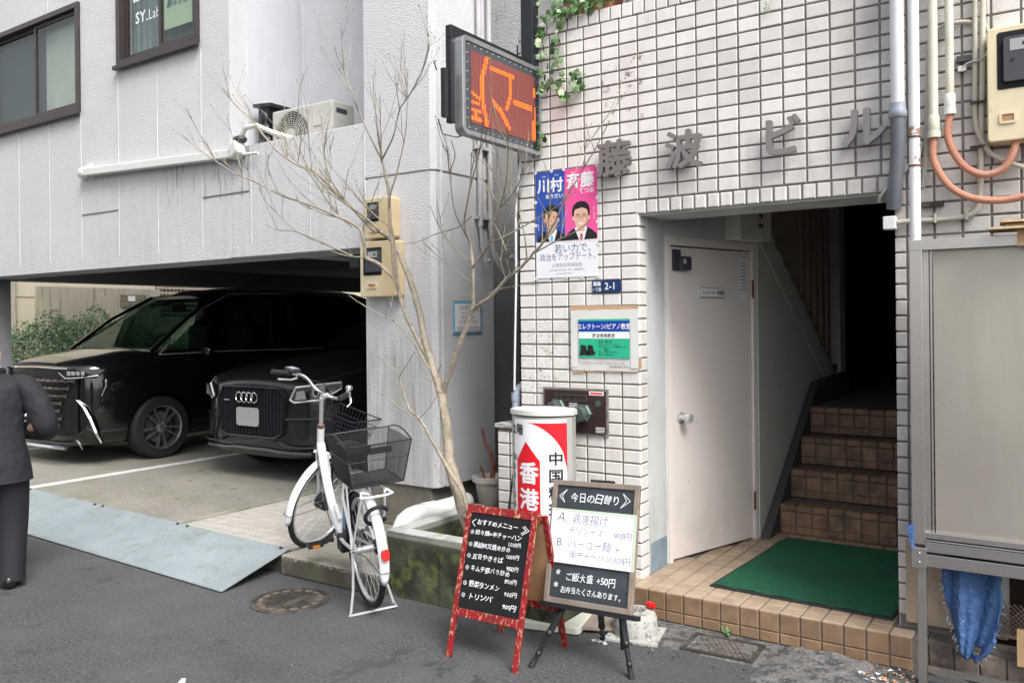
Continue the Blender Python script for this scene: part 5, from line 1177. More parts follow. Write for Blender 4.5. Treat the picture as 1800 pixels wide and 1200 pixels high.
# ================================================================ ramp plates
RP0 = None
def ramp_plate(xa, xb, label):
    ya = lambda x: 3.235 - (x + 4.33) * .035; yb = lambda x: 3.765 - (x + 4.33) * .040
    t = thing('ramp_plate', label, 'ramp', ((xa + xb) / 2, 3.3, 0), 'steel ramp plates along the kerb')
    b = mb(); vs = []
    for z in (-.006, 0):
        vs += [(xa, ya(xa), .014 + z), (xb, ya(xb), .014 + z), (xb, yb(xb), .152 + z), (xa, yb(xa), .152 + z)]
    b.add(vs, [(0, 3, 2, 1), (4, 5, 6, 7), (0, 1, 5, 4), (1, 2, 6, 5), (2, 3, 7, 6), (3, 0, 4, 7)]); b.build('plate', 'ramp_steel', t)
    s = mb(); n1, n2 = int((xb - xa) / .026), 21
    for i in range(n1):
        for j in range(n2):
            x = xa + .015 + i * .026; f = (j + .5) / n2; y = ya(x) * (1 - f) + yb(x) * f; z = .0142 + .138 * f
            a = R(38) if (i + j) % 2 else R(-38); c, sn = math.cos(a) * .0078, math.sin(a) * .0078; w = .0026
            nx_, ny_ = -math.sin(a) * w, math.cos(a) * w
            pz = lambda yy: z + (yy - y) * .26
            s.add([(x - c, y - sn, pz(y - sn)), (x + nx_, y + ny_, pz(y + ny_) + .002), (x + c, y + sn, pz(y + sn)), (x - nx_, y - ny_, pz(y - ny_) + .002)], [(0, 1, 2, 3)])
    tag(s.build('tread_studs', 'ramp_stud', t), kind='stuff')
    b = mb()
    for x in (xa + .06, xb - .06): b.lathe([(.012, 0), (.012, .008), (.006, .012)], 8, (x, yb(x) - .02, .148))
    b.build_each('bolt', 'iron', t)
    b = mb(); 
    for x in (xa + .1, xb - .1): b.beam((x, ya(x) + .10, .006), (x, yb(x) - .01, .105), .02, .02)
    b.build_each('support_bar', 'iron', t)
ramp_plate(-5.525, -4.335, 'pale blue steel ramp plate nearest the bicycle')
ramp_plate(-6.73, -5.53, 'pale blue steel ramp plate in the middle of the row')
ramp_plate(-8.0, -6.735, 'pale blue steel ramp plate behind the man in the suit')

# manhole
MH = thing('manhole_cover', 'round dark iron manhole cover set in the asphalt by the bicycle', 'manhole cover', (-3.876, 3.37, 0))
def disc(b, r0, r1, z0, z1, n=48): 
    I = Matrix.Translation((-3.876, 3.37, 0)); loop_prism(b, ell(0, 0, r1, r1, n), ell(0, 0, r0, r0, n), z0, z1, I)
b = mb(); disc(b, .205, .228, .0, .006); b.build('frame_ring', 'iron', MH)
b = mb(); b.lathe([(.200, 0), (.200, .0045)], 48, (-3.876, 3.37, .0005)); b.build('cover', 'iron', MH)
b = mb()
for k in range(16):
    a0 = 22.5 * k + 2; I = Matrix.Translation((-3.876, 3.37, 0)); o_ = ell(0, 0, .188, .188, 4, a0, a0 + 17); i_ = ell(0, 0, .160, .160, 4, a0 + 3, a0 + 14)
    b.prism(o_ + i_[::-1], .005, .008, I)
b.build_each('rim_pattern', 'iron_tan', MH)
b = mb()
for k in range(12):
    a = R(30 * k); 
    for r0, r1, m_ in ((.03, .07, 0), (.085, .14, .26)):
        p, q = Vector((-3.876 + r0 * math.cos(a + m_), 3.37 + r0 * math.sin(a + m_), .007)), Vector((-3.876 + r1 * math.cos(a + m_ + .1), 3.37 + r1 * math.sin(a + m_ + .1), .007)); b.beam(p, q, .012, .003)
disc(b, .072, .080, .005, .008)
b.build('centre_pattern', 'iron', MH)
# water meter lid near the step
P4 = [onZ(1224, 1113), onZ(1348, 1135), onZ(1322, 1168), onZ(1194, 1143)]
WM = thing('meter_lid', 'rectangular rusty iron lid with lattice pattern in the ground before the step', 'lid', tuple((P4[0] + P4[2]) / 2))
cx_, cy_ = (P4[0] + P4[2]).x / 2, (P4[0] + P4[2]).y / 2
LM = Matrix.Translation((cx_, cy_, 0)) @ Matrix.Rotation(R(3), 4, 'Z'); w, h = .36, .245
b = mb(); loop_prism(b, rect(-w / 2, w / 2, -h / 2, h / 2), rect(-w / 2 + .022, w / 2 - .022, -h / 2 + .022, h / 2 - .022), 0, .012, LM); b.build('frame', 'iron', WM)
b = mb(LM); b.box(-w / 2 + .024, w / 2 - .024, -h / 2 + .024, h / 2 - .024, 0, .006); b.build('lid', 'iron', WM)
b = mb(LM)
for i in range(-12, 13):
    for sgn in (1, -1):
        x0 = i * .028; pts = []
        for y in (-h / 2 + .03, h / 2 - .03): pts.append((x0 + sgn * y * .6, y))
        if all(abs(p[0]) < w / 2 - .03 for p in pts): b.beam((pts[0][0], pts[0][1], .0085), (pts[1][0], pts[1][1], .0085), .005, .005)
b.build('lattice_pattern', 'iron_tan', WM)
# broken asphalt and rubble at the foot of the step
def blob(name, m, x0, x1, y0, y1, hf, n=44):
    b = mb(); nx_, ny_ = n, max(8, int(n * (y1 - y0) / (x1 - x0)))
    for i in range(nx_ + 1):
        for j in range(ny_ + 1):
            u, v = i / nx_, j / ny_; e = min(u, 1 - u, v, 1 - v); x, y = x0 + (x1 - x0) * u, y0 + (y1 - y0) * v
            edge = min(1, e * 7); z = hf(u, v) * edge * (.86 + .18 * random.random()) - .004
            b.v.append((x + jit(.004), y + jit(.004), z))
    for i in range(nx_):
        for j in range(ny_): a = i * (ny_ + 1) + j; b.f.append((a, a + ny_ + 1, a + ny_ + 2, a + 1))
    return tag(b.build(name, m), kind='stuff')
blob('broken_asphalt', 'rubble', -1.28, -.72, 3.72, 4.24, lambda u, v: .016 + .026 * v * (0.3 + math.sin(u * 3.1)) + .006 * math.sin(u * 21) * math.sin(v * 13))
blob('gravel_patch', 'rubble', -2.15, -1.2, 3.88, 4.25, lambda u, v: .012)
lt = thing('litter', 'small heap of dry leaves and paper scraps at the foot of the step corner', 'litter', (-.75, 4.05, 0)); b = mb(); b2 = mb()
for k in range(70):
    x, y = random.gauss(-.74, .06), random.gauss(4.06, .06); a = random.uniform(0, 6.28); s_ = random.uniform(.008, .022); z = random.uniform(.003, .03)
    tgt = b2 if k % 5 == 0 else b
    tgt.add([(x, y, z), (x + s_ * math.cos(a), y + s_ * math.sin(a), z + jit(.008)), (x + s_ * 1.5 * math.cos(a + .5), y + s_ * 1.5 * math.sin(a + .5), z + jit(.008)), (x + s_ * math.cos(a + 1.1), y + s_ * math.sin(a + 1.1), z + jit(.006))], [(0, 1, 2, 3)])
tag(b.build('dry_leaves', 'litter', lt), kind='stuff'); tag(b2.build('paper_scraps', 'litter_pale', lt), kind='stuff')
b = mb()
for k in range(260):
    x, y = random.uniform(-2.3, -.6), random.uniform(3.75, 4.22); r_ = random.uniform(.003, .009)
    b.sphere((x, y, r_ * .5), r_, 5, 3, (1, random.uniform(.6, 1), .7))
for k in range(160):
    x, y = random.uniform(-6, -.8), random.uniform(2.2, 4.1); r_ = random.uniform(.002, .005); b.sphere((x, y, r_ * .5), r_, 5, 3, (1, .8, .7))
tag(b.build('gravel', 'rubble'), kind='stuff')
# weeds by the lid
b = mb()
for k in range(9):
    a = k * .7; p = Vector((-1.52 + jit(.03), 4.19 + jit(.015), .0)); q = p + Vector((.03 * math.cos(a), .03 * math.sin(a), .035 + random.random() * .02)); s_ = Vector((-math.sin(a), math.cos(a), 0)) * .009
    b.add([p, (p + q) / 2 + s_, q, (p + q) / 2 - s_], [(0, 1, 2, 3)])
alone(b, 'weed', 'leaf', 'tiny green weed sprouting beside the meter lid', 'weed')
# terrazzo base, wood offcut, unidentified red plastic object
TZ = thing('concrete_flag_base', 'round weathered terrazzo flag stand base behind the easel board', 'base', (-1.93, 3.97, 0))
b = mb(); b.lathe([(.11, 0), (.115, .02), (.112, .085), (.098, .112), (.05, .118), (.05, .09), (0, .088)], 28, (-1.93, 3.97, .012), cap=False); b.build('base', 'terrazzo', TZ, smooth=True)
b = mb(); b.box(-2.06, -1.79, 3.84, 4.09, 0, .012, rz=R(12)); alone(b, 'thin_slab', 'terrazzo', 'thin pale slab lying under the round terrazzo base', 'slab')
b = mb(); b.tube([(-1.885, 4.03, .149), (-1.852, 4.022, .149)], .017, 14); b.tube([(-1.852, 4.022, .149), (-1.842, 4.02, .149)], .012, 14)
alone(b, 'red_oddment', 'red_plastic', 'bright red plastic nozzle end sticking out behind the easel board', 'oddment', smooth=True)
b = mb(); b.box(-2.28, -2.0, 3.86, 4.05, .02, .035, rz=R(25)); b.box(-2.2, -2.1, 3.9, 3.98, 0, .02); alone(b, 'plywood_offcut', 'wood_grey', 'weathered plywood offcut on the ground beneath the easel board', 'board')
b = mb()
for k in range(10):
    x, y = random.uniform(-2.15, -1.95), random.uniform(3.75, 3.95); b.box(x, x + .03, y, y + .02, .001, .006, rz=random.random() * 3)
alone(b, 'tile_shards', 'litter_pale', 'small pale shards scattered beside the round terrazzo base', 'shards')
p = onZ(330, 1197); b = mb(); b.add([(p.x - .03, p.y + .012, .003), (p.x + .10, p.y - .10, .003), (p.x + .04, p.y - .12, .004), (p.x - .03, p.y - .01, .012)], [(0, 1, 2, 3)]); alone(b, 'paper_scrap', 'paper', 'white paper scrap on the asphalt at the bottom edge', 'paper')

# ================================================================ planter, pots, drain elbow
PL = thing('block_planter', 'mossy concrete block planter box around the foot of the tree', 'planter', (-3.2, 4.1, 0))
bl = raw_mesh(mb().box(-.198, .198, -.05, .05, -.094, .094), 'mossy_block', 'mossy_block')
for r_ in range(2):
    z = .096 + .190 * r_
    for k in range(3): piece(bl, 'block', PL, (-3.268 + .402 * k + jit(.002), 3.812 + jit(.002), z))
    for k in range(2): piece(bl, 'block', PL, (-3.416 + jit(.002), 4.065 + .402 * k, z), (0, 0, R(90))); piece(bl, 'block', PL, (-2.316 + jit(.002), 4.065 + .402 * k, z), (0, 0, R(90)))
    for k in range(2): piece(bl, 'block', PL, (-3.16 + .40 * k, 4.52, z))
b = mb(); loop_prism(b, [(-3.468, 3.760), (-2.264, 3.760), (-2.264, 4.572), (-3.468, 4.572)], [(-3.364, 3.864), (-2.368, 3.864), (-2.368, 4.468), (-3.364, 4.468)], .381, .388, Matrix.Identity(4)); b.build('top_mortar', 'block_top', PL)
b = mb(); b.box(-3.36, -2.37, 3.866, 4.466, .0, .14); b.build('soil', 'soil', PL)
EL = thing('drain_elbow', 'white plastic drain pipe with elbows lying along the column base behind the planter', 'pipe', (-3.7, 4.3, .13))
pts = [(-3.70, 4.14, .131), (-3.70, 4.14, .22), (-3.698, 4.15, .28), (-3.69, 4.175, .325), (-3.675, 4.22, .352), (-3.655, 4.27, .362), (-3.64, 4.33, .362)]
b = mb(); b.tube(pts, .062, 18); b.build('elbow', 'pvc_white', EL, smooth=True)
b = mb(); b.tube([(-3.645, 4.31, .362), (-3.61, 4.40, .365)], .068, 18); b.build('socket', 'pvc_white', EL, smooth=True)
b = mb(); b.tube([(-3.62, 4.38, .364), (-3.56, 4.58, .378)], .061, 18); b.build('straight', 'pvc_white', EL, smooth=True)
b = mb(); b.tube([(-3.575, 4.54, .368), (-3.555, 4.62, .378)], .068, 18); b.tube([(-3.555, 4.60, .378), (-3.555, 4.66, .376), (-3.60, 4.72, .37), (-3.68, 4.74, .36)], .062, 18); b.build('far_elbow', 'pvc_white', EL, smooth=True)
b = mb(); b.box(-3.66, -3.30, 4.80, 5.10, .12, .30); alone(b, 'step_block', 'mossy_block', 'low concrete block under the pale plastic flower pot', 'block')
PT = thing('flower_pot', 'pale plastic flower pot with cut brown stump standing behind the planter', 'flower pot', (-3.530, 4.920, 0.300))
b = mb(); b.lathe([(.075, 0), (.078, .005), (.108, .185), (.128, .188), (.130, .225), (.118, .227), (.112, .19), (.10, .17)], 28, (-3.530, 4.920, 0.300), cap=False); b.lathe([(.075, 0), (.075, .004)], 28, (-3.530, 4.920, 0.300)); b.build('pot', 'pot_pale', PT, smooth=True)
b = mb(); b.lathe([(.104, 0), (.104, .01)], 20, (-3.530, 4.920, 0.460)); b.build('soil', 'soil', PT)
b = mb(); b.tube([(-3.510, 4.910, 0.460), (-3.500, 4.920, 0.580), (-3.510, 4.910, 0.680), (-3.560, 4.910, 0.760), (-3.590, 4.910, 0.860)], [.02, .018, .014, .012, .009], 8); b.tube([(-3.570, 4.930, 0.460), (-3.600, 4.930, 0.540), (-3.620, 4.920, 0.590)], [.012, .01, .008], 7); b.tube([(-3.500, 4.920, 0.560), (-3.470, 4.900, 0.640)], [.012, .008], 7); b.build('stump', 'rust', PT)

# ================================================================ the bare tree
TR = thing('bare_tree', 'bare young tree with many thin branches growing from the concrete planter', 'tree', (-3.0, 4.2, .14))
def px_path(pts, y0, y1):
    n = len(pts) - 1; return [onY(p[0], p[1], y0 + (y1 - y0) * i / n) for i, p in enumerate(pts)]
def smooth_path(P, k=3):
    out = []
    for i in range(len(P) - 1):
        p0, p1, p2, p3 = P[max(i - 1, 0)], P[i], P[i + 1], P[min(i + 2, len(P) - 1)]
        for q in range(k):
            u = q / k; out.append(.5 * ((2 * p1) + (-p0 + p2) * u + (2 * p0 - 5 * p1 + 4 * p2 - p3) * u * u + (-p0 + 3 * p1 - 3 * p2 + p3) * u ** 3))
    out.append(P[-1]); return out
rt = random.Random(11)
wood, thin, buds = mb(), mb(), mb()
tips = []
def branch(pts, y0, y1, r0, r1, twigs=0, m=None):
    P = smooth_path(px_path(pts, y0, y1)); n = len(P); r1 = max(r1, .0023); r0 *= 1.12
    P = [p + Vector((rt.uniform(-1, 1), rt.uniform(-1, 1), rt.uniform(-1, 1))) * min(.004, r0 * .18) for p in P]
    rs = [r0 + (r1 - r0) * (i / (n - 1)) ** .8 for i in range(n)]
    if r0 > .008 and m is None: wood.tube(P, rs, 9)
    else: thin.tube(P, rs, 6)
    if r1 < .003: bud(P[-1], P[-1] - P[-2])
    for _ in range(int(twigs * 1.35 + .5)):
        i = rt.randrange(int(n * .2), n - 1); d = (P[i + 1] - P[i]).normalized()
        side = d.cross(Vector((rt.uniform(-1, 1), rt.uniform(-1, 1), rt.uniform(-1, 1)))).normalized()
        dirv = (d * .8 + side * rt.uniform(.5, .9) + Vector((0, 0, .55))).normalized(); twig(P[i], dirv, rt.uniform(.12, .40), max(.0026, rs[i] * .55))
    return P
def bud(p, d):
    d = d.normalized() * .012; buds.tube([p, p + d * .5, p + d], [.0018, .0030, .0008], 5)
def twig(p, d, L, r, depth=0):
    n = 5; P = [p]; 
    for i in range(n):
        d = (d + Vector((rt.uniform(-.16, .16), rt.uniform(-.16, .16), rt.uniform(-.02, .20)))).normalized(); q = P[-1] + d * L / n
        if q.x > -2.75 and q.y > 4.33: q.y = 4.33
        if q.x < -3.9 and q.y > 4.6: q.y = 4.6
        P.append(q)
    thin.tube(P, [r * (1 - .55 * i / n) for i in range(n + 1)], 5); bud(P[-1], P[-1] - P[-2])
    if L > .14 and depth < 1:
        for _ in range(rt.choice((1, 1, 2))):
            i = rt.randrange(1, n); s_ = d.cross(Vector((rt.uniform(-1, 1), rt.uniform(-1, 1), rt.uniform(-1, 1)))).normalized()
            twig(P[i], (d + s_ * .75 + Vector((0, 0, .2))).normalized(), L * rt.uniform(.3, .6), r * .75, depth + 1)
# trunk and limbs, surveyed
branch([(848, 985), (838, 955), (822, 915), (808, 870), (794, 830), (788, 795), (784, 750), (781, 720), (776, 690)], 4.12, 4.20, .048, .028, 0)
wood.sphere(onY(826, 905, 4.12), .048, 10, 8, (1, 1, .9)); wood.sphere(onY(776, 688, 4.20), .032, 10, 8)
branch([(776, 695), (764, 655), (748, 600), (737, 550), (723, 500), (706, 455), (690, 424), (667, 405)], 4.20, 4.25, .026, .015, 0)
branch([(760, 650), (742, 610), (716, 560), (701, 515), (694, 492), (668, 466), (642, 452)], 4.20, 4.20, .015, .012, 0)
branch([(694, 495), (690, 440), (686, 400), (683, 340), (678, 309), (671, 281)], 4.20, 4.15, .012, .009, 1)
branch([(700, 505), (697, 460), (692, 420), (684, 370), (684, 350), (700, 293), (713, 230), (716, 173), (716, 122)], 4.18, 4.0, .008, .0022, 4)
branch([(716, 173), (741, 129), (754, 87)], 4.05, 3.95, .004, .0015, 3)
branch([(671, 281), (634, 205), (621, 167), (605, 125), (600, 43)], 4.15, 3.95, .007, .0015, 4)
branch([(621, 167), (600, 140), (565, 85)], 4.05, 3.95, .003, .0013, 1)
branch([(671, 281), (690, 243), (702, 195), (716, 173)], 4.15, 4.05, .006, .003, 1)
branch([(702, 195), (695, 135)], 4.08, 4.0, .003, .0013, 1)
branch([(716, 173), (695, 150), (673, 110)], 4.05, 4.0, .003, .0013, 1)
branch([(671, 281), (669, 220), (668, 170)], 4.12, 4.0, .004, .0015, 2)
branch([(671, 270), (660, 198), (656, 135)], 4.12, 4.0, .0035, .0013, 1)
branch([(667, 405), (656, 404), (614, 360), (589, 338), (554, 303), (523, 290), (497, 274), (470, 247), (445, 214), (412, 183), (393, 157)], 4.25, 3.75, .014, .0016, 9)
branch([(445, 214), (437, 190), (421, 160)], 3.85, 3.75, .003, .0013, 1)
branch([(642, 452), (634, 404), (596, 382), (561, 366), (523, 353), (491, 341), (447, 319), (415, 306), (380, 284), (352, 265), (323, 241)], 4.20, 3.65, .011, .0015, 8)
branch([(380, 284), (365, 255), (352, 248)], 3.8, 3.7, .003, .0012, 0)
branch([(447, 319), (430, 290), (416, 265)], 3.85, 3.75, .003, .0012, 1)
branch([(523, 290), (529, 243), (523, 195)], 4.0, 3.9, .004, .0013, 2)
branch([(548, 300), (543, 245), (539, 195)], 4.02, 3.9, .004, .0013, 2)
branch([(583, 320), (570, 278), (573, 230)], 4.08, 3.95, .004, .0013, 2)
branch([(605, 350), (610, 312), (612, 300)], 4.1, 4.05, .003, .0013, 1)
branch([(637, 408), (656, 347), (666, 320)], 4.18, 4.1, .004, .0013, 1)
branch([(491, 341), (472, 300), (472, 273)], 3.95, 3.85, .004, .0013, 1)
branch([(561, 366), (535, 345), (507, 316)], 4.05, 3.9, .004, .0013, 1)
branch([(620, 400), (592, 375), (560, 330), (542, 303)], 4.15, 4.0, .005, .0015, 2)
branch([(596, 440), (525, 409), (497, 385), (466, 352)], 4.0, 3.8, .004, .0013, 2)
branch([(620, 450), (529, 410), (488, 404), (470, 396)], 4.0, 3.8, .004, .0013, 1)
branch([(642, 452), (610, 450), (580, 440)], 4.15, 4.05, .006, .0013, 1)
branch([(667, 405), (640, 380), (610, 360), (575, 335), (555, 310), (520, 285), (500, 240)], 4.22, 3.85, .008, .0016, 7)
branch([(686, 400), (650, 370), (615, 330), (580, 290), (560, 260)], 4.2, 3.9, .005, .0015, 4)
# right limb
branch([(778, 690), (790, 655), (808, 605), (824, 560), (831, 535), (832, 505), (831, 463), (827, 427)], 4.20, 4.05, .017, .010, 0)
branch([(827, 427), (817, 398), (819, 367), (827, 325), (828, 272)], 4.05, 3.75, .008, .0018, 3)
branch([(827, 325), (838, 285), (845, 250), (850, 205)], 3.82, 3.5, .0035, .0013, 1)
branch([(827, 427), (812, 400), (798, 367), (790, 303), (785, 259)], 4.05, 3.75, .005, .0014, 2)
branch([(790, 303), (800, 275), (794, 250)], 3.85, 3.7, .003, .0012, 0)
branch([(831, 470), (849, 446), (861, 427), (873, 395), (880, 365)], 4.05, 3.85, .008, .005, 1)
branch([(880, 365), (890, 319), (893, 259), (892, 225)], 3.85, 3.55, .005, .0014, 2)
branch([(880, 365), (862, 335), (852, 319)], 3.85, 3.75, .003, .0012, 1)
branch([(880, 365), (873, 325), (862, 292)], 3.85, 3.7, .003, .0012, 1)
branch([(880, 365), (909, 329), (921, 291)], 3.85, 3.65, .004, .0013, 2)
branch([(832, 545), (842, 535), (865, 519), (890, 490), (918, 468), (937, 446), (956, 424), (970, 400), (985, 370), (1002, 335), (1022, 300), (1032, 246)], 4.05, 3.75, .012, .0022, 6)
branch([(1022, 300), (1045, 265), (1070, 215)], 3.8, 3.65, .003, .0013, 1)
branch([(937, 446), (985, 420), (1010, 408), (1036, 389)], 3.95, 3.85, .004, .0013, 1)
branch([(861, 427), (890, 414), (941, 386), (979, 363), (1000, 340)], 3.98, 3.85, .005, .0014, 2)
branch([(926, 455), (922, 414), (906, 344)], 3.95, 3.8, .004, .0013, 1)
branch([(888, 490), (880, 460), (870, 440)], 4.0, 3.9, .003, .0012, 1)
branch([(890, 440), (875, 405), (856, 378)], 3.95, 3.85, .003, .0012, 1)
branch([(831, 463), (804, 443), (785, 420), (770, 395), (758, 365)], 4.08, 3.9, .004, .0013, 2)
branch([(831, 500), (801, 474), (776, 455), (750, 432), (744, 425)], 4.1, 3.95, .004, .0013, 2)
branch([(801, 474), (776, 446), (760, 430)], 4.05, 3.95, .002, .0012, 0)
branch([(829, 380), (805, 400), (770, 410), (735, 425), (712, 428)], 4.0, 4.05, .003, .0012, 0)
branch([(840, 548), (860, 515), (905, 503), (945, 500)], 4.05, 3.9, .003, .0012, 0)
# low second stem
branch([(832, 935), (822, 895), (812, 862), (795, 835), (775, 803), (748, 752), (735, 733), (722, 722), (712, 700), (703, 668)], 4.08, 4.05, .013, .007, 0)
branch([(703, 668), (693, 650), (680, 640), (668, 628), (655, 620)], 4.05, 3.95, .004, .0013, 0)
branch([(703, 668), (694, 645), (693, 627)], 4.05, 4.0, .003, .0012, 0); branch([(700, 665), (712, 645), (728, 620)], 4.05, 4.0, .003, .0012, 0)
branch([(722, 732), (705, 718), (685, 702), (672, 693)], 4.05, 3.95, .004, .0013, 0); branch([(733, 735), (728, 700), (727, 684)], 4.05, 4.0, .003, .0012, 0)
branch([(733, 738), (752, 720), (770, 692)], 4.05, 4.0, .003, .0012, 0); branch([(788, 855), (775, 835), (765, 818)], 4.08, 4.05, .003, .0013, 0)
branch([(757, 652), (727, 603), (697, 567), (673, 555), (640, 537), (626, 528), (615, 520)], 4.18, 4.0, .006, .0013, 1)
branch([(680, 560), (678, 545), (685, 525)], 4.05, 4.0, .002, .001, 0)
branch([(772, 678), (760, 668), (746, 662)], 4.2, 4.1, .005, .002, 0); branch([(770, 655), (775, 640)], 4.18, 4.1, .003, .001, 0)
wood.build('trunk', 'bark', TR, smooth=True); tag(thin.build('twigs', 'twig', TR, smooth=True), kind='stuff'); tag(buds.build('buds', 'bud', TR), kind='stuff')

# ================================================================ ivy, terrace pots
IV = thing('ivy', 'green variegated ivy hanging over the tiled coping beside the LED sign', 'ivy', (-2.6, 4.35, 2.9))
ivp = [[(1010, -8), (985, 15), (965, 35), (955, 60), (950, 90), (955, 130), (962, 150), (975, 160), (1000, 168), (1015, 160), (1022, 140)], [(1000, 10), (985, 45), (980, 80), (976, 110), (970, 130)], [(962, 150), (945, 165), (938, 190), (950, 230), (954, 260)], [(962, 150), (985, 140), (1005, 138), (1018, 130)], [(945, 10), (935, 50), (945, 70)], [(1060, -10), (1030, 5), (1005, 20), (985, 30)]]
st = mb(); lv = random.Random(5)
leafm = mb(); lp = []
for k in range(10):
    a = 2 * math.pi * k / 10; r_ = (.5 if k % 2 == 0 else .37) * (1.15 if k in (0,) else 1); lp.append((r_ * math.sin(a), 0.0, r_ * math.cos(a)))
leafm.v = [(0, -.06, 0)] + lp; leafm.f = [(0, i + 1, (i + 1) % 10 + 1) for i in range(10)]
LMa, LMb = raw_mesh(leafm, 'ivy_leaf', 'leaf'), raw_mesh(leafm, 'ivy_leaf', 'leaf_pale')
nl = 0
for path in ivp:
    P = smooth_path([onY(p[0], p[1], YR - .03) for p in path], 4); st.tube(P, .0022, 5)
    for p in P:
        for _ in range(3 if p.z > 3.2 else 2):
            if lv.random() < .28: continue
            q = p + Vector((lv.uniform(-.035, .035), -lv.uniform(.0, .03), lv.uniform(-.035, .035)))
            piece(LMb if lv.random() < .3 else LMa, 'ivy_leaf', IV, q, (lv.uniform(-.8, .5), lv.uniform(-1.5, 1.5), lv.uniform(-.8, .8)), [lv.uniform(.028, .052)] * 3); nl += 1
for k in range(90):
    px_ = lv.uniform(960, 1075); q = onY(px_, lv.uniform(-30, 40 - (px_ - 960) * .25), YR - .0 + lv.uniform(-.04, .06))
    piece(LMb if lv.random() < .35 else LMa, 'ivy_leaf', IV, q, (lv.uniform(-.8, .5), lv.uniform(-1.5, 1.5), lv.uniform(-.8, .8)), [lv.uniform(.03, .055)] * 3)
st.build('stem', 'stem', IV)
x0, x1 = onY(1012, 20, 4.48).x, onY(1072, 10, 4.48).x
TPp = thing('terracotta_trough', 'terracotta trough standing on the coping under the ivy', 'flower pot', (x0, 4.48, ZT))
b = mb(); b.prism([(0.02, 0), (x1 - x0 + .10 - .02, 0), (x1 - x0 + .10, .11), (0, .11)], -.09, .07, frame_of((x0 - .05, 4.48, ZT), (1, 0, 0), (0, -1, 0))); b.box(x0 - .065, x1 + .065, 4.395, 4.585, ZT + .11, ZT + .14); b.build('trough', 'terracotta', TPp, bevel=.006)
x2 = onY(1125, 0, 4.5).x
b = mb(); b.lathe([(.075, 0), (.10, .14), (.115, .145), (.115, .18)], 20, (x2, 4.50, ZT)); alone(b, 'pink_pot', 'pot_pale', 'pale pinkish flower pot on the coping right of the terracotta trough', 'flower pot')
b = mb(); p = onY(1347, 20, YR - .02)
b.tube([onY(1358, -5, YR - .02), onY(1352, 12, YR - .02), onY(1342, 28, YR - .02)], .0015, 5)
for k in range(9):
    q = onY(1345 + lv.uniform(-6, 8), 8 + 2.4 * k, YR - .02); a = lv.uniform(0, 6.28); b.add([q, q + Vector((.012 * math.cos(a), -.004, .012 * math.sin(a))), q + Vector((.022 * math.cos(a + .3), -.006, .022 * math.sin(a + .3))), q + Vector((.012 * math.cos(a + .6), -.003, .012 * math.sin(a + .6)))], [(0, 1, 2, 3)])
alone(b, 'hanging_sprig', 'leaf_pale', 'small pale green sprig hanging over the tiles above the relief letters', 'plant')

# ================================================================ red A-board
AB_ = thing('red_a_board', 'chipped red framed folding chalkboard with handwritten menu, standing on the asphalt', 'menu board', (-2.38, 3.3, 0))
o = Vector((-2.383, 3.222, 0)); xv = Vector((1, .03, 0)).normalized(); up = Vector((.088, .205, .702)); L = up.length; zv = xv.cross(up).normalized()
AF = frame_of(o, xv, zv); wB = .204   # half width
def bar(b, F, x0, x1, y0, y1, z0=-.018, z1=.0): b.prism(rect(x0, x1, y0, y1), z0, z1, F)
b = mb(); bar(b, AF, -wB, -wB + .027, 0, L); s1 = b.build('frame_post', 'red_wood', AB_, bevel=.002)
b = mb(); bar(b, AF, wB - .027, wB, 0, L); b.build('frame_post', 'red_wood', AB_, bevel=.002)
b = mb(); bar(b, AF, -wB + .027, wB - .027, L - .040, L - .002); b.build('frame_rail', 'red_wood', AB_, bevel=.002)
b = mb(); bar(b, AF, -wB + .027, wB - .027, .195, .235); b.build('frame_rail', 'red_wood', AB_, bevel=.002)
b = mb(); bar(b, AF, -wB + .027, wB - .027, .235, L - .040, -.014, -.006); b.build('slate', 'board_black', AB_)
o2 = Vector((-2.348, 3.640, 0)); top2 = o + up * (1 - .01 / L) + Vector((0, .03, .0)); up2 = top2 - o2; L2 = up2.length; xb = -xv; zb2 = xb.cross(up2).normalized(); BF = frame_of(o2, xb, zb2)
b = mb()
for s_ in (-1, 1): bar(b, BF, min(s_ * wB, s_ * (wB - .027)), max(s_ * wB, s_ * (wB - .027)), 0, L2)
bar(b, BF, -wB + .027, wB - .027, .2, .24); bar(b, BF, -wB + .027, wB - .027, L2 - .04, L2); b.build('rear_frame', 'red_wood', AB_, bevel=.002)
b = mb(); bar(b, BF, -wB + .027, wB - .027, .24, L2 - .04, -.013, -.006); b.build('rear_panel', 'wood_raw', AB_)
b = mb(); bar(b, AF, -wB + .004, -wB + .03, -.004, .012, -.017, -.001); bar(b, AF, wB - .03, wB - .004, -.004, .012, -.017, -.001); b.build('foot_pad', 'black', AB_)
iw = wB - .027; y0 = .235; H_ = L - .04 - y0
CH = random.Random(21); b = mb(); S = .040
def ln(t, x, yf, sz, **k): return (t, x, y0 + H_ * yf, sz, dict(off=.006, **k))
items = [ln("おすすめメニュー", -iw + .042, .885, .029, sx=1.05), ln("担々麺+半チャーハン", -iw + .040, .775, .029, sx=.98), ln("1,050円", .062, .705, .024, sx=1.0), ln("黒胡椒叉焼肉炒め", -iw + .040, .645, .028, sx=.98), ln("1,050円", .060, .580, .024), ln("五目やきそば", -iw + .042, .525, .029, sx=1.05), ln("950円", .072, .458, .027), ln("キムチ豚バラ炒め", -iw + .042, .40, .029, sx=1.0), ln("950円", .072, .330, .027), ln("野菜タンメン", -iw + .045, .240, .031, sx=.98), ln("900円", .078, .205, .028), ln("トリソバ", -iw + .050, .115, .031, sx=1.15), ln("900円", .078, .075, .029)]
letters(b, AF, items, h=-.0045, hand=1, rnd=CH)
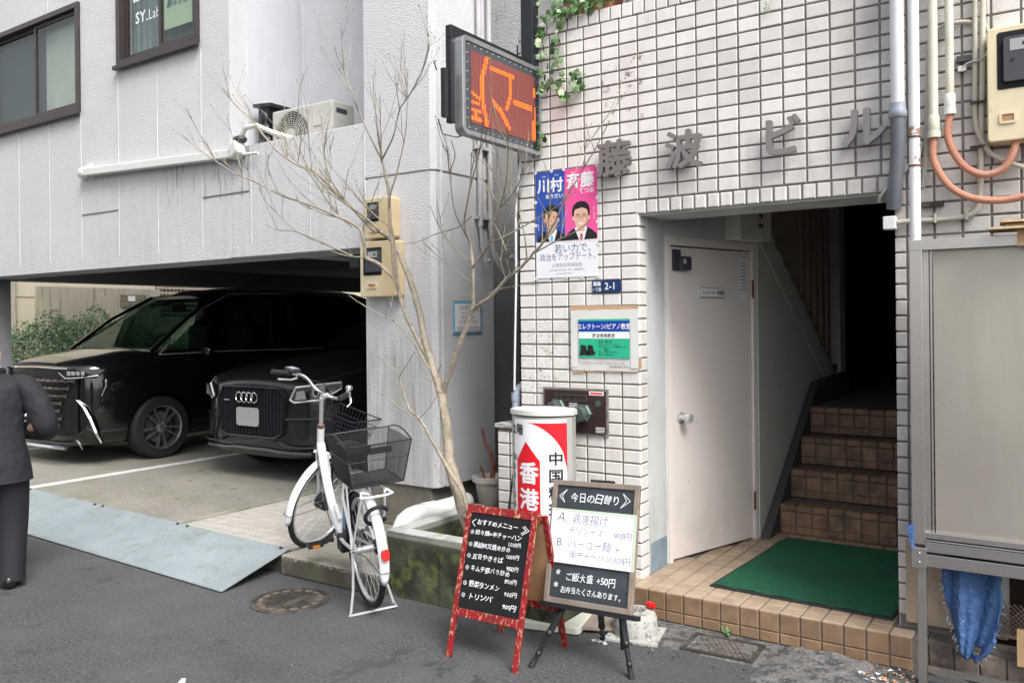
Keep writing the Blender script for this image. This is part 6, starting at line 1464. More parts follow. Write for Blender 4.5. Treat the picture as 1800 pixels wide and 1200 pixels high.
for yf in (.775, .645, .525, .40, .24, .115):
    c_ = (-iw + .022, y0 + H_ * yf + .010); loop_prism(b, ell(c_[0], c_[1], .0098, .0105, 12), ell(c_[0], c_[1], .0078, .0085, 12), -.0046, -.004, AF); b.prism(ell(c_[0], c_[1], .0028, .003, 8), -.0046, -.004, AF)
for pts in ([(-iw + .035, .935), (-iw + .012, .90), (-iw + .034, .855)], [(iw - .035, .93), (iw - .006, .885), (iw - .045, .835)], [(iw - .045, .918), (iw - .022, .885), (iw - .050, .850)]):
    stroke(b, AF, [(x, y0 + H_ * yf) for x, yf in pts], .003, -.0045)
b.build('chalk_writing', 'chalk', AB_)

# ================================================================ easel with board
EZ = thing('easel_stand', 'black folding easel with three telescopic legs on the asphalt', 'easel', (-1.95, 3.5, 0))
eo = Vector((-1.938, 3.478, .278)); exv = Vector((1, .0, .035)).normalized(); eup = Vector((.045, .14, .565)); EL_ = eup.length; ezv = exv.cross(eup).normalized(); EF = frame_of(eo, exv, ezv)
b = mb(EF); b.box(-.262, .262, -.022, .0, -.03, .012); b.build('tray', 'black', EZ, bevel=.002)
b = mb(EF); b.box(-.03, .09, EL_ - .004, EL_ + .012, -.02, .012); b.build('top_clip', 'black', EZ, bevel=.002)
apex = eo + eup * .9 + Vector((0, .05, 0))
def leg(a, foot):
    a, foot = Vector(a), Vector(foot); m_ = a.lerp(foot, .45); b = mb(); b.beam(a, m_, .030, .020); l_ = b.build('leg', 'black', EZ, bevel=.002)
    b = mb(); b.beam(m_.lerp(a, .08), foot.lerp(a, .04), .020, .014); b.build('lower_leg', 'black', l_)
    b = mb(); b.sphere(m_, .019, 10, 8); b.sphere(a.lerp(foot, .78), .016, 10, 8); b.build('lock', 'black', l_)
    b = mb(); d = (foot - a).normalized(); b.tube([foot - d * .035, foot - d * .01, foot], [.011, .015, .017], 12); b.build('rubber_foot', 'rubber', l_, smooth=True)
E0 = lambda x, y, z=-.03: EF @ Vector((x, y, z))
leg(E0(-.145, -.01), (-2.165, 3.335, .0)); leg(E0(.165, -.01), (-1.712, 3.475, .0)); leg(E0(.02, -.03, -.10), (-2.045, 3.83, .0))
b = mb(); b.beam(E0(.16, -.02), (-1.83, 3.62, .06), .016, .008); b.beam(E0(-.02, EL_ * .9), E0(.02, -.03, -.10), .02, .02); b.beam(E0(-.13, -.005), E0(-.02, EL_ * .9), .02, .012); b.beam(E0(.13, -.005), E0(.0, EL_ * .9), .02, .012); b.build('spreader', 'black', EZ)
EB = thing('easel_chalkboard', 'wood framed slate board with a white paper menu resting on the black easel', 'menu board', tuple(eo))
hw_, t_ = .237, .026
b = mb(); bar(b, EF, -hw_, -hw_ + t_, 0, EL_, -.006, .016); b.build('frame_side', 'wood_frame', EB, bevel=.003); b = mb(); bar(b, EF, hw_ - t_, hw_, 0, EL_, -.006, .016); b.build('frame_side', 'wood_frame', EB, bevel=.003)
b = mb(); bar(b, EF, -hw_ + t_, hw_ - t_, 0, t_, -.006, .016); b.build('frame_rail', 'wood_frame', EB, bevel=.003); b = mb(); bar(b, EF, -hw_ + t_, hw_ - t_, EL_ - t_, EL_, -.006, .016); b.build('frame_rail', 'wood_frame', EB, bevel=.003)
b = mb(); bar(b, EF, -hw_ + t_, hw_ - t_, t_, EL_ - t_, -.003, .006); b.build('slate', 'board_slate', EB)
b = mb(); bar(b, EF, -hw_ + .010, hw_ - .006, EL_ * .325, EL_ * .755, .0165, .0175); b.build('paper_sheet', 'paper_lilac', EB)
b = mb(); bar(b, EF, -hw_ + .006, hw_ - .004, EL_ * .745, EL_ * .765, .0177, .0182); bar(b, EF, hw_ - .018, hw_ - .002, EL_ * .325, EL_ * .75, .0177, .0182); b.build('tape', mat('green_tape', (.50, .58, .45), .4, var=.05), EB)
b = mb(); letters(b, EF, [("今日の日替り", -.135, EL_ * .835, .048, {'off': .005, 'sx': .95})], h=.008, hand=1, rnd=CH)
letters(b, EF, [("ご飯大盛 +50円", -.130, EL_ * .195, .042, {'off': .006, 'sx': .92}), ("お弁当たくさんあります。", -.150, EL_ * .095, .0345, {'off': .006, 'sx': .82}), ("*", -.185, EL_ * .195, .06, {'off': .01}), ("*", -.190, EL_ * .10, .06, {'off': .01})], h=.008, hand=1, rnd=CH)
for pts in ([(-.155, .925), (-.198, .868), (-.165, .815)], [(-.155, .925), (-.182, .868), (-.165, .815)], [(.150, .925), (.190, .868), (.140, .808)], [(.150, .925), (.170, .868), (.140, .808)]): stroke(b, EF, [(x, EL_ * y) for x, y in pts], .003, .008)
b.build('chalk_writing', 'chalk', EB)
b = mb(); letters(b, EF, [("A.", -.19, EL_ * .655, .066, {'off': -.008}), ("B.", -.19, EL_ * .455, .06, {'off': -.008}), ("+", .13, EL_ * .45, .045, {'off': -.008}), ("半チャーハン", -.11, EL_ * .375, .042, {'off': -.006, 'sx': .9}), ("1,000円", .105, EL_ * .375, .036, {'off': -.008, 'sx': .95}), ("900円", .12, EL_ * .565, .036, {'off': -.006})], h=.018, hand=1, rnd=CH); b.build('pen_writing', 'ink_grey', EB)
b = mb(); letters(b, EF, [("鶏唐揚げ", -.11, EL_ * .655, .058, {'off': -.008, 'sx': .85}), ("チリソース", -.125, EL_ * .565, .045, {'off': -.010, 'sx': .85}), ("パーコー麺", -.12, EL_ * .455, .050, {'off': -.010, 'sx': .92})], h=.018, hand=1, rnd=CH); b.build('faded_writing', 'ink_soft', EB)

# ================================================================ bicycle
BK = thing('bicycle', 'white electric city bicycle with black front and rear baskets parked on its stand', 'bicycle', (-3.394, 3.526, 0))
BT = Matrix.Translation((-3.394, 3.526, .02)) @ Matrix.Rotation(math.atan2(.397, -.918) - R(5), 4, 'Z') @ Matrix.Rotation(R(-4), 4, 'X') @ Matrix.Rotation(R(-4.6), 4, 'Y') @ Matrix.Diagonal((.95, 1, .985, 1))
axd = Vector((-.30, 0, .954)).normalized(); axp = Vector((1.045, 0, .35))
ST_T = BT @ Matrix.Translation(axp) @ Matrix.Rotation(R(-57), 4, axd) @ Matrix.Translation(-axp)
RW = .335
XY = Matrix.Rotation(R(90), 4, 'X')
def wheel(T, cx, hub_r, hub_m):
    c = Vector((cx, 0, RW + .0))
    b = mb(T); b.ring(c, RW - .018, .0185, 60, 12, XY); w = b.build('wheel', 'rubber', BK, smooth=True)
    b = mb(T); b.ring(c, RW - .043, .0115, 60, 8, XY); b.build('rim', 'silver', w, smooth=True)
    b = mb(T)
    for k in range(36):
        a = 2 * math.pi * k / 36; sd = 1 if k % 2 else -1; off = .5 * (1 if k % 4 < 2 else -1)
        b.tube([c + Vector((hub_r * math.cos(a + off), sd * .032, hub_r * math.sin(a + off))), c + Vector(((RW - .05) * math.cos(a), 0, (RW - .05) * math.sin(a)))], .0011, 4)
    b.build('spokes', 'silver', w)
    b = mb(T); b.lathe([(.012, -.06), (.02, -.045), (hub_r, -.036), (hub_r, .036), (.02, .045), (.012, .06)], 20, c, 'Y'); b.build('hub', hub_m, w, smooth=True)
    return w
def fender(T, cx, a0, a1, name='fender', r=RW + .022, w=.030):
    b = mb(T); n = 30; c = Vector((cx, 0, RW)); m_ = 7
    for i in range(n + 1):
        a = R(a0 + (a1 - a0) * i / n); ww = w * (1 if 1 < i < n - 1 else (.85 if i in (1, n - 1) else .55))
        for j in range(m_):
            t_ = (j / (m_ - 1) * 2 - 1); rr = r - .016 * t_ * t_; b.v.append(tuple(T @ (c + Vector((rr * math.cos(a), ww * t_, rr * math.sin(a))))))
    for i in range(n):
        for j in range(m_ - 1): k = i * m_ + j; b.f.append((k, k + 1, k + m_ + 1, k + m_))
    o_ = b.build(name, 'white_paint', BK, smooth=True); s_ = o_.modifiers.new('s', 'SOLIDIFY'); s_.thickness = .002; return o_
wr = wheel(BT, 0, .022, 'silver'); wf = wheel(ST_T, 1.10, .058, 'black')
fr_ = fender(BT, 0, 40, 197); ff = fender(ST_T, 1.10, 62, 198)
def bt(pts, r, seg=10, T=BT, sm=True): return mb(T).tube(pts, r, seg)
b = mb(BT); b.tube(smooth_path([Vector(p) for p in ((.905, 0, .775), (.865, 0, .66), (.79, 0, .52), (.69, 0, .40), (.58, 0, .315), (.45, 0, .275))], 5), .0285, 14); main = b.build('frame', 'white_paint', BK, smooth=True)
b = mb(BT); b.tube([axp + axd * .375, axp + axd * .56], .024, 14); b.build('head_tube', 'white_paint', BK, smooth=True)
b = mb(BT); b.tube([(.455, 0, .28), (.30, 0, .76)], .0175, 12); b.tube([(.62, .0, .43), (.52, 0, .36)], .016, 10); b.build('seat_tube', 'white_paint', BK, smooth=True)
for s_ in (1, -1):
    b = mb(BT); b.tube([(.43, s_ * .03, .28), (.25, s_ * .05, .30), (0, s_ * .065, RW)], [.013, .011, .010], 10); b.build('chain_stay', 'white_paint', BK, smooth=True)
    b = mb(BT); b.tube([(.335, s_ * .012, .64), (.24, s_ * .05, .585), (0, s_ * .065, RW)], [.010, .009, .009], 10); b.build('seat_stay', 'white_paint', BK, smooth=True)
    b = mb(ST_T); b.tube([Vector((.95, s_ * .035, .70)), Vector((1.0, s_ * .048, .60)), Vector((1.06, s_ * .05, .46)), Vector((1.10, s_ * .052, RW))], [.014, .014, .011, .009], 10); b.build('fork_blade', 'white_paint', BK, smooth=True)
b = mb(ST_T); b.box(.915, .985, -.045, .045, .695, .715); b.tube([axp + axd * .35, axp + axd * .38], .026, 14); b.build('fork_crown', 'white_paint', BK, bevel=.004)
b = mb(ST_T); b.tube([axp + axd * .565, axp + axd * .585], .023, 12); b.build('headset', 'rust', BK); b = mb(ST_T); b.tube([axp + axd * .58, axp + axd * .78], .0135, 12); b.build('stem', 'silver', BK, smooth=True)
sc0 = axp + axd * .79
b = mb(ST_T); b.tube([sc0, sc0 + Vector((.05, 0, .005))], .017, 12); b.sphere(sc0 + Vector((.05, 0, .005)), .019, 12, 8); b.build('stem_clamp', 'silver', BK, smooth=True)
hc = sc0 + Vector((.05, 0, .005))
for s_, nm in ((1, 'l'), (-1, 'r')):
    pts = smooth_path([hc, hc + Vector((.015, s_ * .06, -.0)), hc + Vector((.005, s_ * .12, .02)), hc + Vector((-.02, s_ * .17, .065)), hc + Vector((-.07, s_ * .215, .085)), hc + Vector((-.22, s_ * .275, .085))], 5)
    b = mb(ST_T); b.tube(pts, .011, 12); b.build('handlebar', 'chrome', BK, smooth=True)
    d = Vector((-.15, s_ * .06, 0)); e = hc + Vector((-.22, s_ * .275, .085)); b = mb(ST_T); b.tube([e - d * .72, e - d * .6, e - d * .2, e + d * .12, e + d * .15], [.0155, .0165, .018, .0175, .012], 12); b.build('grip', 'rubber', BK, smooth=True)
    q = e - d * .9
    b = mb(ST_T); b.tube([q, q + Vector((.03, s_ * .005, -.03)), q + Vector((.01, s_ * .03, -.05)), q + Vector((-.07, s_ * .07, -.055))], [.008, .008, .006, .007], 8, flat=.6); b.build('brake_lever', 'white_paint', BK, smooth=True)
e = hc + Vector((-.10, .235, .10))
b = mb(ST_T); b.box(e.x - .045, e.x + .035, e.y - .035, e.y + .035, e.z + .0, e.z + .022); u = b.build('display_unit', 'meter_grey', BK, bevel=.005)
b = mb(ST_T); b.box(e.x - .036, e.x + .026, e.y - .026, e.y + .026, e.z + .022, e.z + .023); b.build('display_face', 'pvc_grey', u); b = mb(ST_T); b.lathe([(.005, 0), (.005, .001)], 10, (e.x - .01, e.y - .016, e.z + .0231)); b.build('power_key', 'red_plastic', u)
e = hc + Vector((-.06, -.20, .105)); b = mb(ST_T); b.sphere(e + Vector((0, 0, .012)), .023, 14, 10, (1, 1, .8)); b.tube([e - Vector((0, 0, .02)), e], .012, 8); b.build('bell', 'chrome', BK, smooth=True)
cb = [[hc + Vector((-.05, .19, .06)), hc + Vector((.08, .10, .04)), hc + Vector((.09, .02, -.05)), axp + axd * .5 + Vector((.04, .02, 0)), (1.0, .03, .62)], [hc + Vector((-.05, -.19, .06)), hc + Vector((.09, -.12, .03)), hc + Vector((.10, -.03, -.06)), axp + axd * .48 + Vector((.045, -.02, 0)), Vector((.97, -.03, .6))]]
b = mb(ST_T)
for c_ in cb: b.tube(smooth_path([Vector(p) for p in c_], 4), .0028, 6)
b.build('brake_cable', 'black', BK, smooth=True)
b = mb(BT); b.tube(smooth_path([Vector(p) for p in ((.90, .03, .72), (.80, .04, .50), (.62, .04, .34), (.45, .04, .26))], 5), .003, 6); b.build('cable_run', 'black', BK, smooth=True)
b = mb(BT); b.tube([(.885, 0, .70), (.878, 0, .683)], .0295, 14); b.build('decal', 'amber', BK)
# battery, motor case, chain case, crank
b = mb(BT @ Matrix.Translation((.40, 0, .30)) @ Matrix.Rotation(R(-17.5), 4, 'Y')); b.box(-.105, -.025, -.035, .035, .03, .36); bb_ = b.build('battery', 'black', BK, bevel=.008)
b = mb(BT @ Matrix.Translation((.40, 0, .30)) @ Matrix.Rotation(R(-17.5), 4, 'Y')); b.box(-.085, -.045, .035, .0365, .10, .26); b.build('battery_sticker', 'blue_tag', bb_)
b = mb(BT); b.box(.36, .47, -.045, .045, .20, .30); b.build('motor_case', 'black', BK, bevel=.01)
b = mb(BT); b.prism([(-.03, .31), (.40, .215), (.50, .215), (.53, .275), (.50, .335), (.38, .335), (-.03, .37)], .052, .068, frame_of((0, 0, 0), (1, 0, 0), (0, -1, 0))); b.build('chain_case', 'black', BK, bevel=.003)
for s_, an in ((1, 25), (-1, 205)):
    c0 = Vector((.45, s_ * .078, .275)); tip = c0 + Vector((math.cos(R(an)) * .165, s_ * .012, math.sin(R(an)) * .165 * -1))
    b = mb(BT); b.beam(c0, tip, .018, .028, up=(0, 1, 0)); b.lathe([(.02, -.01), (.02, .01)], 14, c0, 'Y'); cr_ = b.build('crank', 'black_metal', BK, bevel=.004)
    b = mb(BT); y_ = tip.y; b.box(tip.x - .035, tip.x + .035, min(y_ + s_ * .012, y_ + s_ * .105), max(y_ + s_ * .012, y_ + s_ * .105), tip.z - .013, tip.z + .013); b.build('pedal', 'black', cr_, bevel=.004)
    b = mb(BT); b.box(tip.x - .0375, tip.x + .0375, min(y_ + s_ * .035, y_ + s_ * .08), max(y_ + s_ * .035, y_ + s_ * .08), tip.z - .007, tip.z + .007); b.build('pedal_reflector', 'amber', cr_)
b = mb(BT); b.lathe([(.028, -.01), (.045, -.004), (.045, .004), (.03, .01)], 20, (0, -.058, RW), 'Y'); b.tube([(0, -.085, RW), (-.015, -.085, RW - .07), (-.01, -.08, RW - .12)], .009, 8); b.lathe([(.018, -.004), (.018, .004)], 12, (-.01, -.075, RW - .13), 'Y'); b.build('rear_sprocket', 'iron', BK)
b = mb(BT); b.lathe([(.04, -.006), (.05, 0), (.04, .012)], 20, (0, .062, RW), 'Y'); b.tube([(0, -.09, RW), (0, .09, RW)], .007, 8); b.build('drum_brake', 'silver', BK)
# stand
b = mb(BT)
for s_ in (1, -1): b.tube([(0.0, s_ * .078, RW - .01), (-.02, s_ * .085, .22), (-.05, s_ * .10, .12), (-.075, s_ * .125, .012)], [.009, .008, .008, .008], 8)
b.tube([(-.075, .125, .014), (-.09, .14, .000), (-.085, .10, -.004), (-.085, -.10, -.010), (-.09, -.14, -.010), (-.075, -.125, .010)], .0085, 8); b.build('stand', 'silver', BK, smooth=True)
# rack and rear basket
b = mb(BT)
for s_ in (1, -1):
    b.tube([(.25, s_ * .045, .735), (.0, s_ * .065, .738), (-.24, s_ * .065, .735), (-.27, s_ * .045, .735)], .0065, 8); b.tube([(.12, s_ * .06, .735), (.04, s_ * .075, .55), (0, s_ * .08, RW + .01)], .006, 8); b.tube([(-.22, s_ * .062, .735), (-.16, s_ * .075, .60), (-.02, s_ * .08, RW + .02)], .0065, 8)
b.tube([(-.20, -.065, .737), (-.27, -.09, .72), (-.29, -.05, .72), (-.29, .05, .72), (-.27, .09, .72), (-.20, .065, .737)], .0065, 8)
for x in (.18, .08, -.02, -.12): b.tube([(x, -.062, .738), (x, .062, .738)], .005, 6)
b.tube([(.25, .045, .735), (.31, .02, .72)], .006, 6); b.tube([(.25, -.045, .735), (.31, -.02, .72)], .006, 6)
b.build('rear_rack', 'white_paint', BK, smooth=True)
b = mb(BT); b.ring((-.245, 0, .60), .062, .012, 30, 8, Matrix.Rotation(R(62), 4, 'Y'), -60, 240); b.build('ring_lock', 'black', BK, smooth=True)
b = mb(BT); c_ = Vector((RW * 0, 0, RW)); a_ = R(168); pp_ = c_ + Vector((math.cos(a_), 0, math.sin(a_))) * (RW + .030)
rf = frame_of(tuple(pp_), (0, -1, 0), (math.cos(a_), 0, math.sin(a_))); b = mb(BT); b.prism([(x, y) for x, y in rrect(.042, .066, .018, 3)], -.004, .018, rf); b.build('reflector', 'reflector', fr_, bevel=.003)
a_ = R(184); q0 = c_ + Vector((math.cos(a_), 0, math.sin(a_))) * (RW + .024)
b = mb(BT); b.tube([(0, .08, RW), (-.2, .06, RW + .03), q0 + Vector((0, .03, .0)), q0 + Vector((-.004, 0, 0)), q0 + Vector((0, -.03, 0)), (-.2, -.06, RW + .03), (0, -.08, RW)], .0022, 6); b.build('fender_stay', 'black_metal', BK)
a_ = R(186); q0 = Vector((1.10, 0, RW)) + Vector((math.cos(a_), 0, math.sin(a_))) * (RW + .024)
b = mb(ST_T); b.tube([(1.10, .06, RW), q0 + Vector((0, .03, 0)), q0 + Vector((-.004, 0, 0)), q0 + Vector((0, -.03, 0)), (1.10, -.06, RW)], .0022, 6); b.build('fender_stay', 'black_metal', BK)
b = mb(BT); b.sphere((.265, 0, .87), .10, 18, 12, (1.35, .95, .42)); b.sphere((.16, 0, .875), .10, 18, 12, (.75, 1.15, .5)); b.build('saddle', 'rubber', BK, smooth=True)
b = mb(BT); b.tube([(.30, 0, .76), (.285, 0, .85)], .012, 10); b.build('seat_post', 'silver', BK, smooth=True)
def mesh_panel(b, p00, p10, p11, p01, nu, nv, r=.0011, diag=True):
    P = [Vector(p) for p in (p00, p10, p11, p01)]
    f = lambda u, v: (P[0] * (1 - u) + P[1] * u) * (1 - v) + (P[3] * (1 - u) + P[2] * u) * v
    for k in range(1, nu): b.beam(f(k / nu, 0), f(k / nu, 1), r * 2, r, up=(.13, .41, .33))
    for k in range(1, nv): b.beam(f(0, k / nv), f(1, k / nv), r * 2, r, up=(.13, .41, .93))
zb0, zt0_ = .768, 1.008; bx0, bx1, bw = -.24, .07, .145; tx0, tx1, tw = -.29, .10, .185
sgY = -.02
b0 = [(bx0, -bw + sgY, zb0), (bx1, -bw + sgY, zb0), (bx1, bw + sgY, zb0), (bx0, bw + sgY, zb0)]; t0 = [(tx0, -tw + sgY, zt0_), (tx1, -tw + sgY, zt0_), (tx1, tw + sgY, zt0_), (tx0, tw + sgY, zt0_)]
b = mb(BT)
for k in range(4):
    k2 = (k + 1) % 4; nn = 44 if k in (1, 3) else 38; mesh_panel(b, b0[k], b0[k2], t0[k2], t0[k], nn, 26, .0014)
mesh_panel(b, b0[0], b0[1], b0[2], b0[3], 34, 32, .0016)
bas = tag(b.build('rear_basket', 'black', BK), kind='stuff')
b = mb(BT)
def closed(pts): return [Vector(p) for p in pts] + [Vector(pts[0])]
hump = []
for k in range(4):
    p, q = Vector(t0[k]), Vector(t0[(k + 1) % 4]); k_h = .035 if k in (0, 2) else .0
    for i in range(8): u_ = i / 8; hump.append(p.lerp(q, u_) + Vector((0, 0, k_h * math.sin(math.pi * u_))))
b.tube(closed(hump), .0042, 8); b.tube(closed(b0), .0035, 8)
mid = [Vector(b0[k]).lerp(Vector(t0[k]), .62) for k in range(4)]; b.tube(closed(mid), .0028, 6)
for k in range(4): b.tube([b0[k], t0[k]], .003, 6)
b.build('basket_rim', 'black_metal', BK, smooth=True)
b = mb(BT); b.box(tx0 - .004, tx0 + .004, -.09, .03, .955, .99); b.build('basket_tag', 'black', BK)
# front basket of wire
b = mb(ST_T); X0, X1, wB_, Z0, Z1 = .98, 1.20, .13, .74, .97; tX0, tX1, tW = .96, 1.27, .18
lo = [(X0, -wB_, Z0), (X1, -wB_, Z0), (X1, wB_, Z0), (X0, wB_, Z0)]; hi = [(tX0, -tW, Z1), (tX1, -tW, Z1), (tX1, tW, Z1), (tX0, tW, Z1)]
for f_ in (0, .25, .5, .75, 1): b.tube(closed([tuple(Vector(lo[k]).lerp(Vector(hi[k]), f_)) for k in range(4)]), .0045 if f_ == 1 else .0024, 7)
for k in range(4):
    k2 = (k + 1) % 4
    for i in range(12):
        u_ = i / 12; b.tube([Vector(lo[k]).lerp(Vector(lo[k2]), u_), Vector(hi[k]).lerp(Vector(hi[k2]), u_)], .0018, 5)
for i in range(1, 8): b.tube([Vector(lo[0]).lerp(Vector(lo[1]), i / 8), Vector(lo[3]).lerp(Vector(lo[2]), i / 8)], .0022, 5)
b.build('front_basket', 'black_metal', BK)
b = mb(ST_T); b.tube([(1.02, .05, Z0), (1.05, .05, .60), (1.10, .055, RW)], .004, 6); b.tube([(1.02, -.05, Z0), (1.05, -.05, .60), (1.10, -.055, RW)], .004, 6); b.box(.955, .985, -.03, .03, .78, .92); b.build('basket_bracket', 'black_metal', BK)

# ================================================================ vehicles
def hull(name, stations, m, parent, T, sub=2, cuts=()):
    """stations: (d, half width, z bottom, z mid, z shoulder, z top)   d = distance behind the nose"""
    bm = bmesh.new(); rings = []
    for d, w, zb, zm, zs, zt_ in stations:
        half = [(0, zb), (w * .80, zb), (w * .96, zb + .10), (w, zm), (w * .985, zs - .05), (w * .90, zs), (w * .5, zt_ - .01), (0, zt_)]
        pts = half + [(-x, z) for x, z in half[-2:0:-1]]
        rings.append([bm.verts.new((x, d, z)) for x, z in pts])
    n = len(rings[0])
    for a_, c_ in zip(rings, rings[1:]):
        for i in range(n): bm.faces.new((a_[i], a_[(i + 1) % n], c_[(i + 1) % n], c_[i]))
    bm.faces.new(rings[0][::-1]); bm.faces.new(rings[-1]); bmesh.ops.recalc_face_normals(bm, faces=bm.faces)
    me = bpy.data.meshes.new(name); bm.to_mesh(me); bm.free(); o_ = bpy.data.objects.new(name, me); col.objects.link(o_)
    s_ = o_.modifiers.new('s', 'SUBSURF'); s_.levels = s_.render_levels = sub
    cs = []
    for (yy, zz, rr) in cuts:
        for sx in (-1, 1):
            c = mb().lathe([(rr, -.22), (rr, .22)], 28, (sx * .93, yy, zz), 'X'); c_o = c.build('tmp', m); cs.append(c_o)
            bo = o_.modifiers.new('b', 'BOOLEAN'); bo.object = c_o; bo.operation = 'DIFFERENCE'; bo.solver = 'EXACT'
    dg = bpy.context.evaluated_depsgraph_get(); dg.update(); me2 = bpy.data.meshes.new_from_object(o_.evaluated_get(dg))
    o_.modifiers.clear(); o_.data = me2; me2.transform(T); me2.transform(Matrix.Translation(-parent.location))
    me2.materials.clear(); me2.materials.append(M[m]); me2.polygons.foreach_set('use_smooth', [True] * len(me2.polygons)); me2.set_sharp_from_angle(angle=R(38))
    for c_o in cs: bpy.data.objects.remove(c_o)
    o_.parent = parent; return o_
def car_wheel(T, parent, x, y, r, rim_r, spokes, m_rim, w=.22):
    s_ = 1 if x > 0 else -1; c = Vector((x, y, r))
    b = mb(T); b.lathe([(rim_r, -w / 2), (r - .02, -w / 2), (r, -w / 2 + .03), (r, w / 2 - .03), (r - .02, w / 2), (rim_r, w / 2)], 40, c, 'X', cap=False); wh = b.build('wheel', 'rubber', parent, smooth=True)
    f = frame_of(tuple(c + Vector((s_ * (w / 2 - .012), 0, 0))), (0, s_, 0), (s_, 0, 0))
    b = mb(T @ f); b.lathe([(rim_r - .012, -.10), (rim_r - .012, -.002), (rim_r, .004), (rim_r + .008, 0), (rim_r + .008, -.1)], 40, cap=False)
    for k in range(spokes):
        a = 2 * math.pi * k / spokes; da = .5 * (1 if k % 2 else -1) * .18
        b.add([(math.cos(a + q) * r_, math.sin(a + q) * r_, z) for r_, q, z in ((.045, -.20, -.015), (rim_r - .01, -.05 + da, -.008), (rim_r - .01, .05 + da, -.008), (.045, .20, -.015), (.045, -.14, -.05), (rim_r - .01, -.04 + da, -.05), (rim_r - .01, .04 + da, -.05), (.045, .14, -.05))], [(0, 1, 2, 3), (7, 6, 5, 4), (0, 4, 5, 1), (1, 5, 6, 2), (2, 6, 7, 3), (3, 7, 4, 0)])
    b.lathe([(.06, -.05), (.06, -.012), (.035, -.004), (0, -.003)], 20, cap=False)
    for k in range(5): a = 2 * math.pi * k / 5; b.lathe([(.008, -.01), (.008, .002)], 8, (math.cos(a) * .045, math.sin(a) * .045, 0))
    b.build('rim', m_rim, wh)
    b = mb(T @ f); b.lathe([(rim_r * .72, -.085), (rim_r * .72, -.075)], 30); b.build('brake_disc', 'iron', wh)
    b = mb(T @ f); b.lathe([(rim_r, -.12), (rim_r, -.115)], 30); b.build('wheel_back', 'black_void', wh)
    return wh
def quad(b, pts, th=.006):
    P = [Vector(p) for p in pts]; n = (P[1] - P[0]).cross(P[2] - P[0]).normalized() * th; k = len(P)
    return b.add([tuple(p) for p in P] + [tuple(p + n) for p in P], [tuple(range(k))[::-1], tuple(range(k, 2 * k))] + [(i, (i + 1) % k, k + (i + 1) % k, k + i) for i in range(k)])

# --- black minivan
VX = -9.53; VY = 4.74
VN = thing('minivan', 'glossy black minivan with a big blocky chrome grille parked in the garage', 'car', (VX, VY, .13))
VT = Matrix.Translation((VX, VY, .13))
hull('body', [(0, .52, .30, .60, 1.00, 1.03), (.03, .66, .22, .60, 1.05, 1.08), (.11, .80, .19, .60, 1.09, 1.13), (.26, .885, .18, .60, 1.12, 1.18), (.5, .92, .18, .62, 1.15, 1.22), (.82, .925, .18, .65, 1.19, 1.27), (.95, .925, .18, .65, 1.19, 1.23), (2.6, .925, .18, .66, 1.16, 1.16), (4.3, .925, .18, .66, 1.18, 1.18), (4.85, .90, .22, .66, 1.18, 1.18), (4.97, .80, .30, .66, 1.15, 1.15)], 'car_black', VN, VT, 2, ((.93, .35, .40), (3.93, .35, .40)))
# roof
b = mb(VT); 
def roofring(d, w, z, n=9): return [(w * math.sin(R(-90 + 180 * k / (n - 1))), d, z - .12 * abs(math.sin(R(-90 + 180 * k / (n - 1)))) ** 3) for k in range(n)]
rs_ = [roofring(1.78, .66, 1.87), roofring(2.0, .70, 1.945), roofring(2.5, .73, 1.99), roofring(3.4, .74, 2.0), roofring(4.4, .73, 1.97), roofring(4.85, .69, 1.87)]
for dz in (0, -.05): b.v += [tuple(VT @ Vector((p[0], p[1], p[2] + dz))) for r_ in rs_ for p in r_]
n9 = 9; tot = len(rs_) * n9
for q in (0, tot):
    for i in range(len(rs_) - 1):
        for k in range(n9 - 1): a_ = q + i * n9 + k; b.f.append((a_, a_ + 1, a_ + n9 + 1, a_ + n9))
for i in range(len(rs_) - 1):
    for e_ in (0, n9 - 1): a_ = i * n9 + e_; b.f.append((a_, a_ + n9, tot + a_ + n9, tot + a_))
for k in range(n9 - 1):
    for i in (0, len(rs_) - 1): a_ = i * n9 + k; b.f.append((a_, a_ + 1, tot + a_ + 1, tot + a_))
b.build('roof', 'car_black', VN, smooth=True)
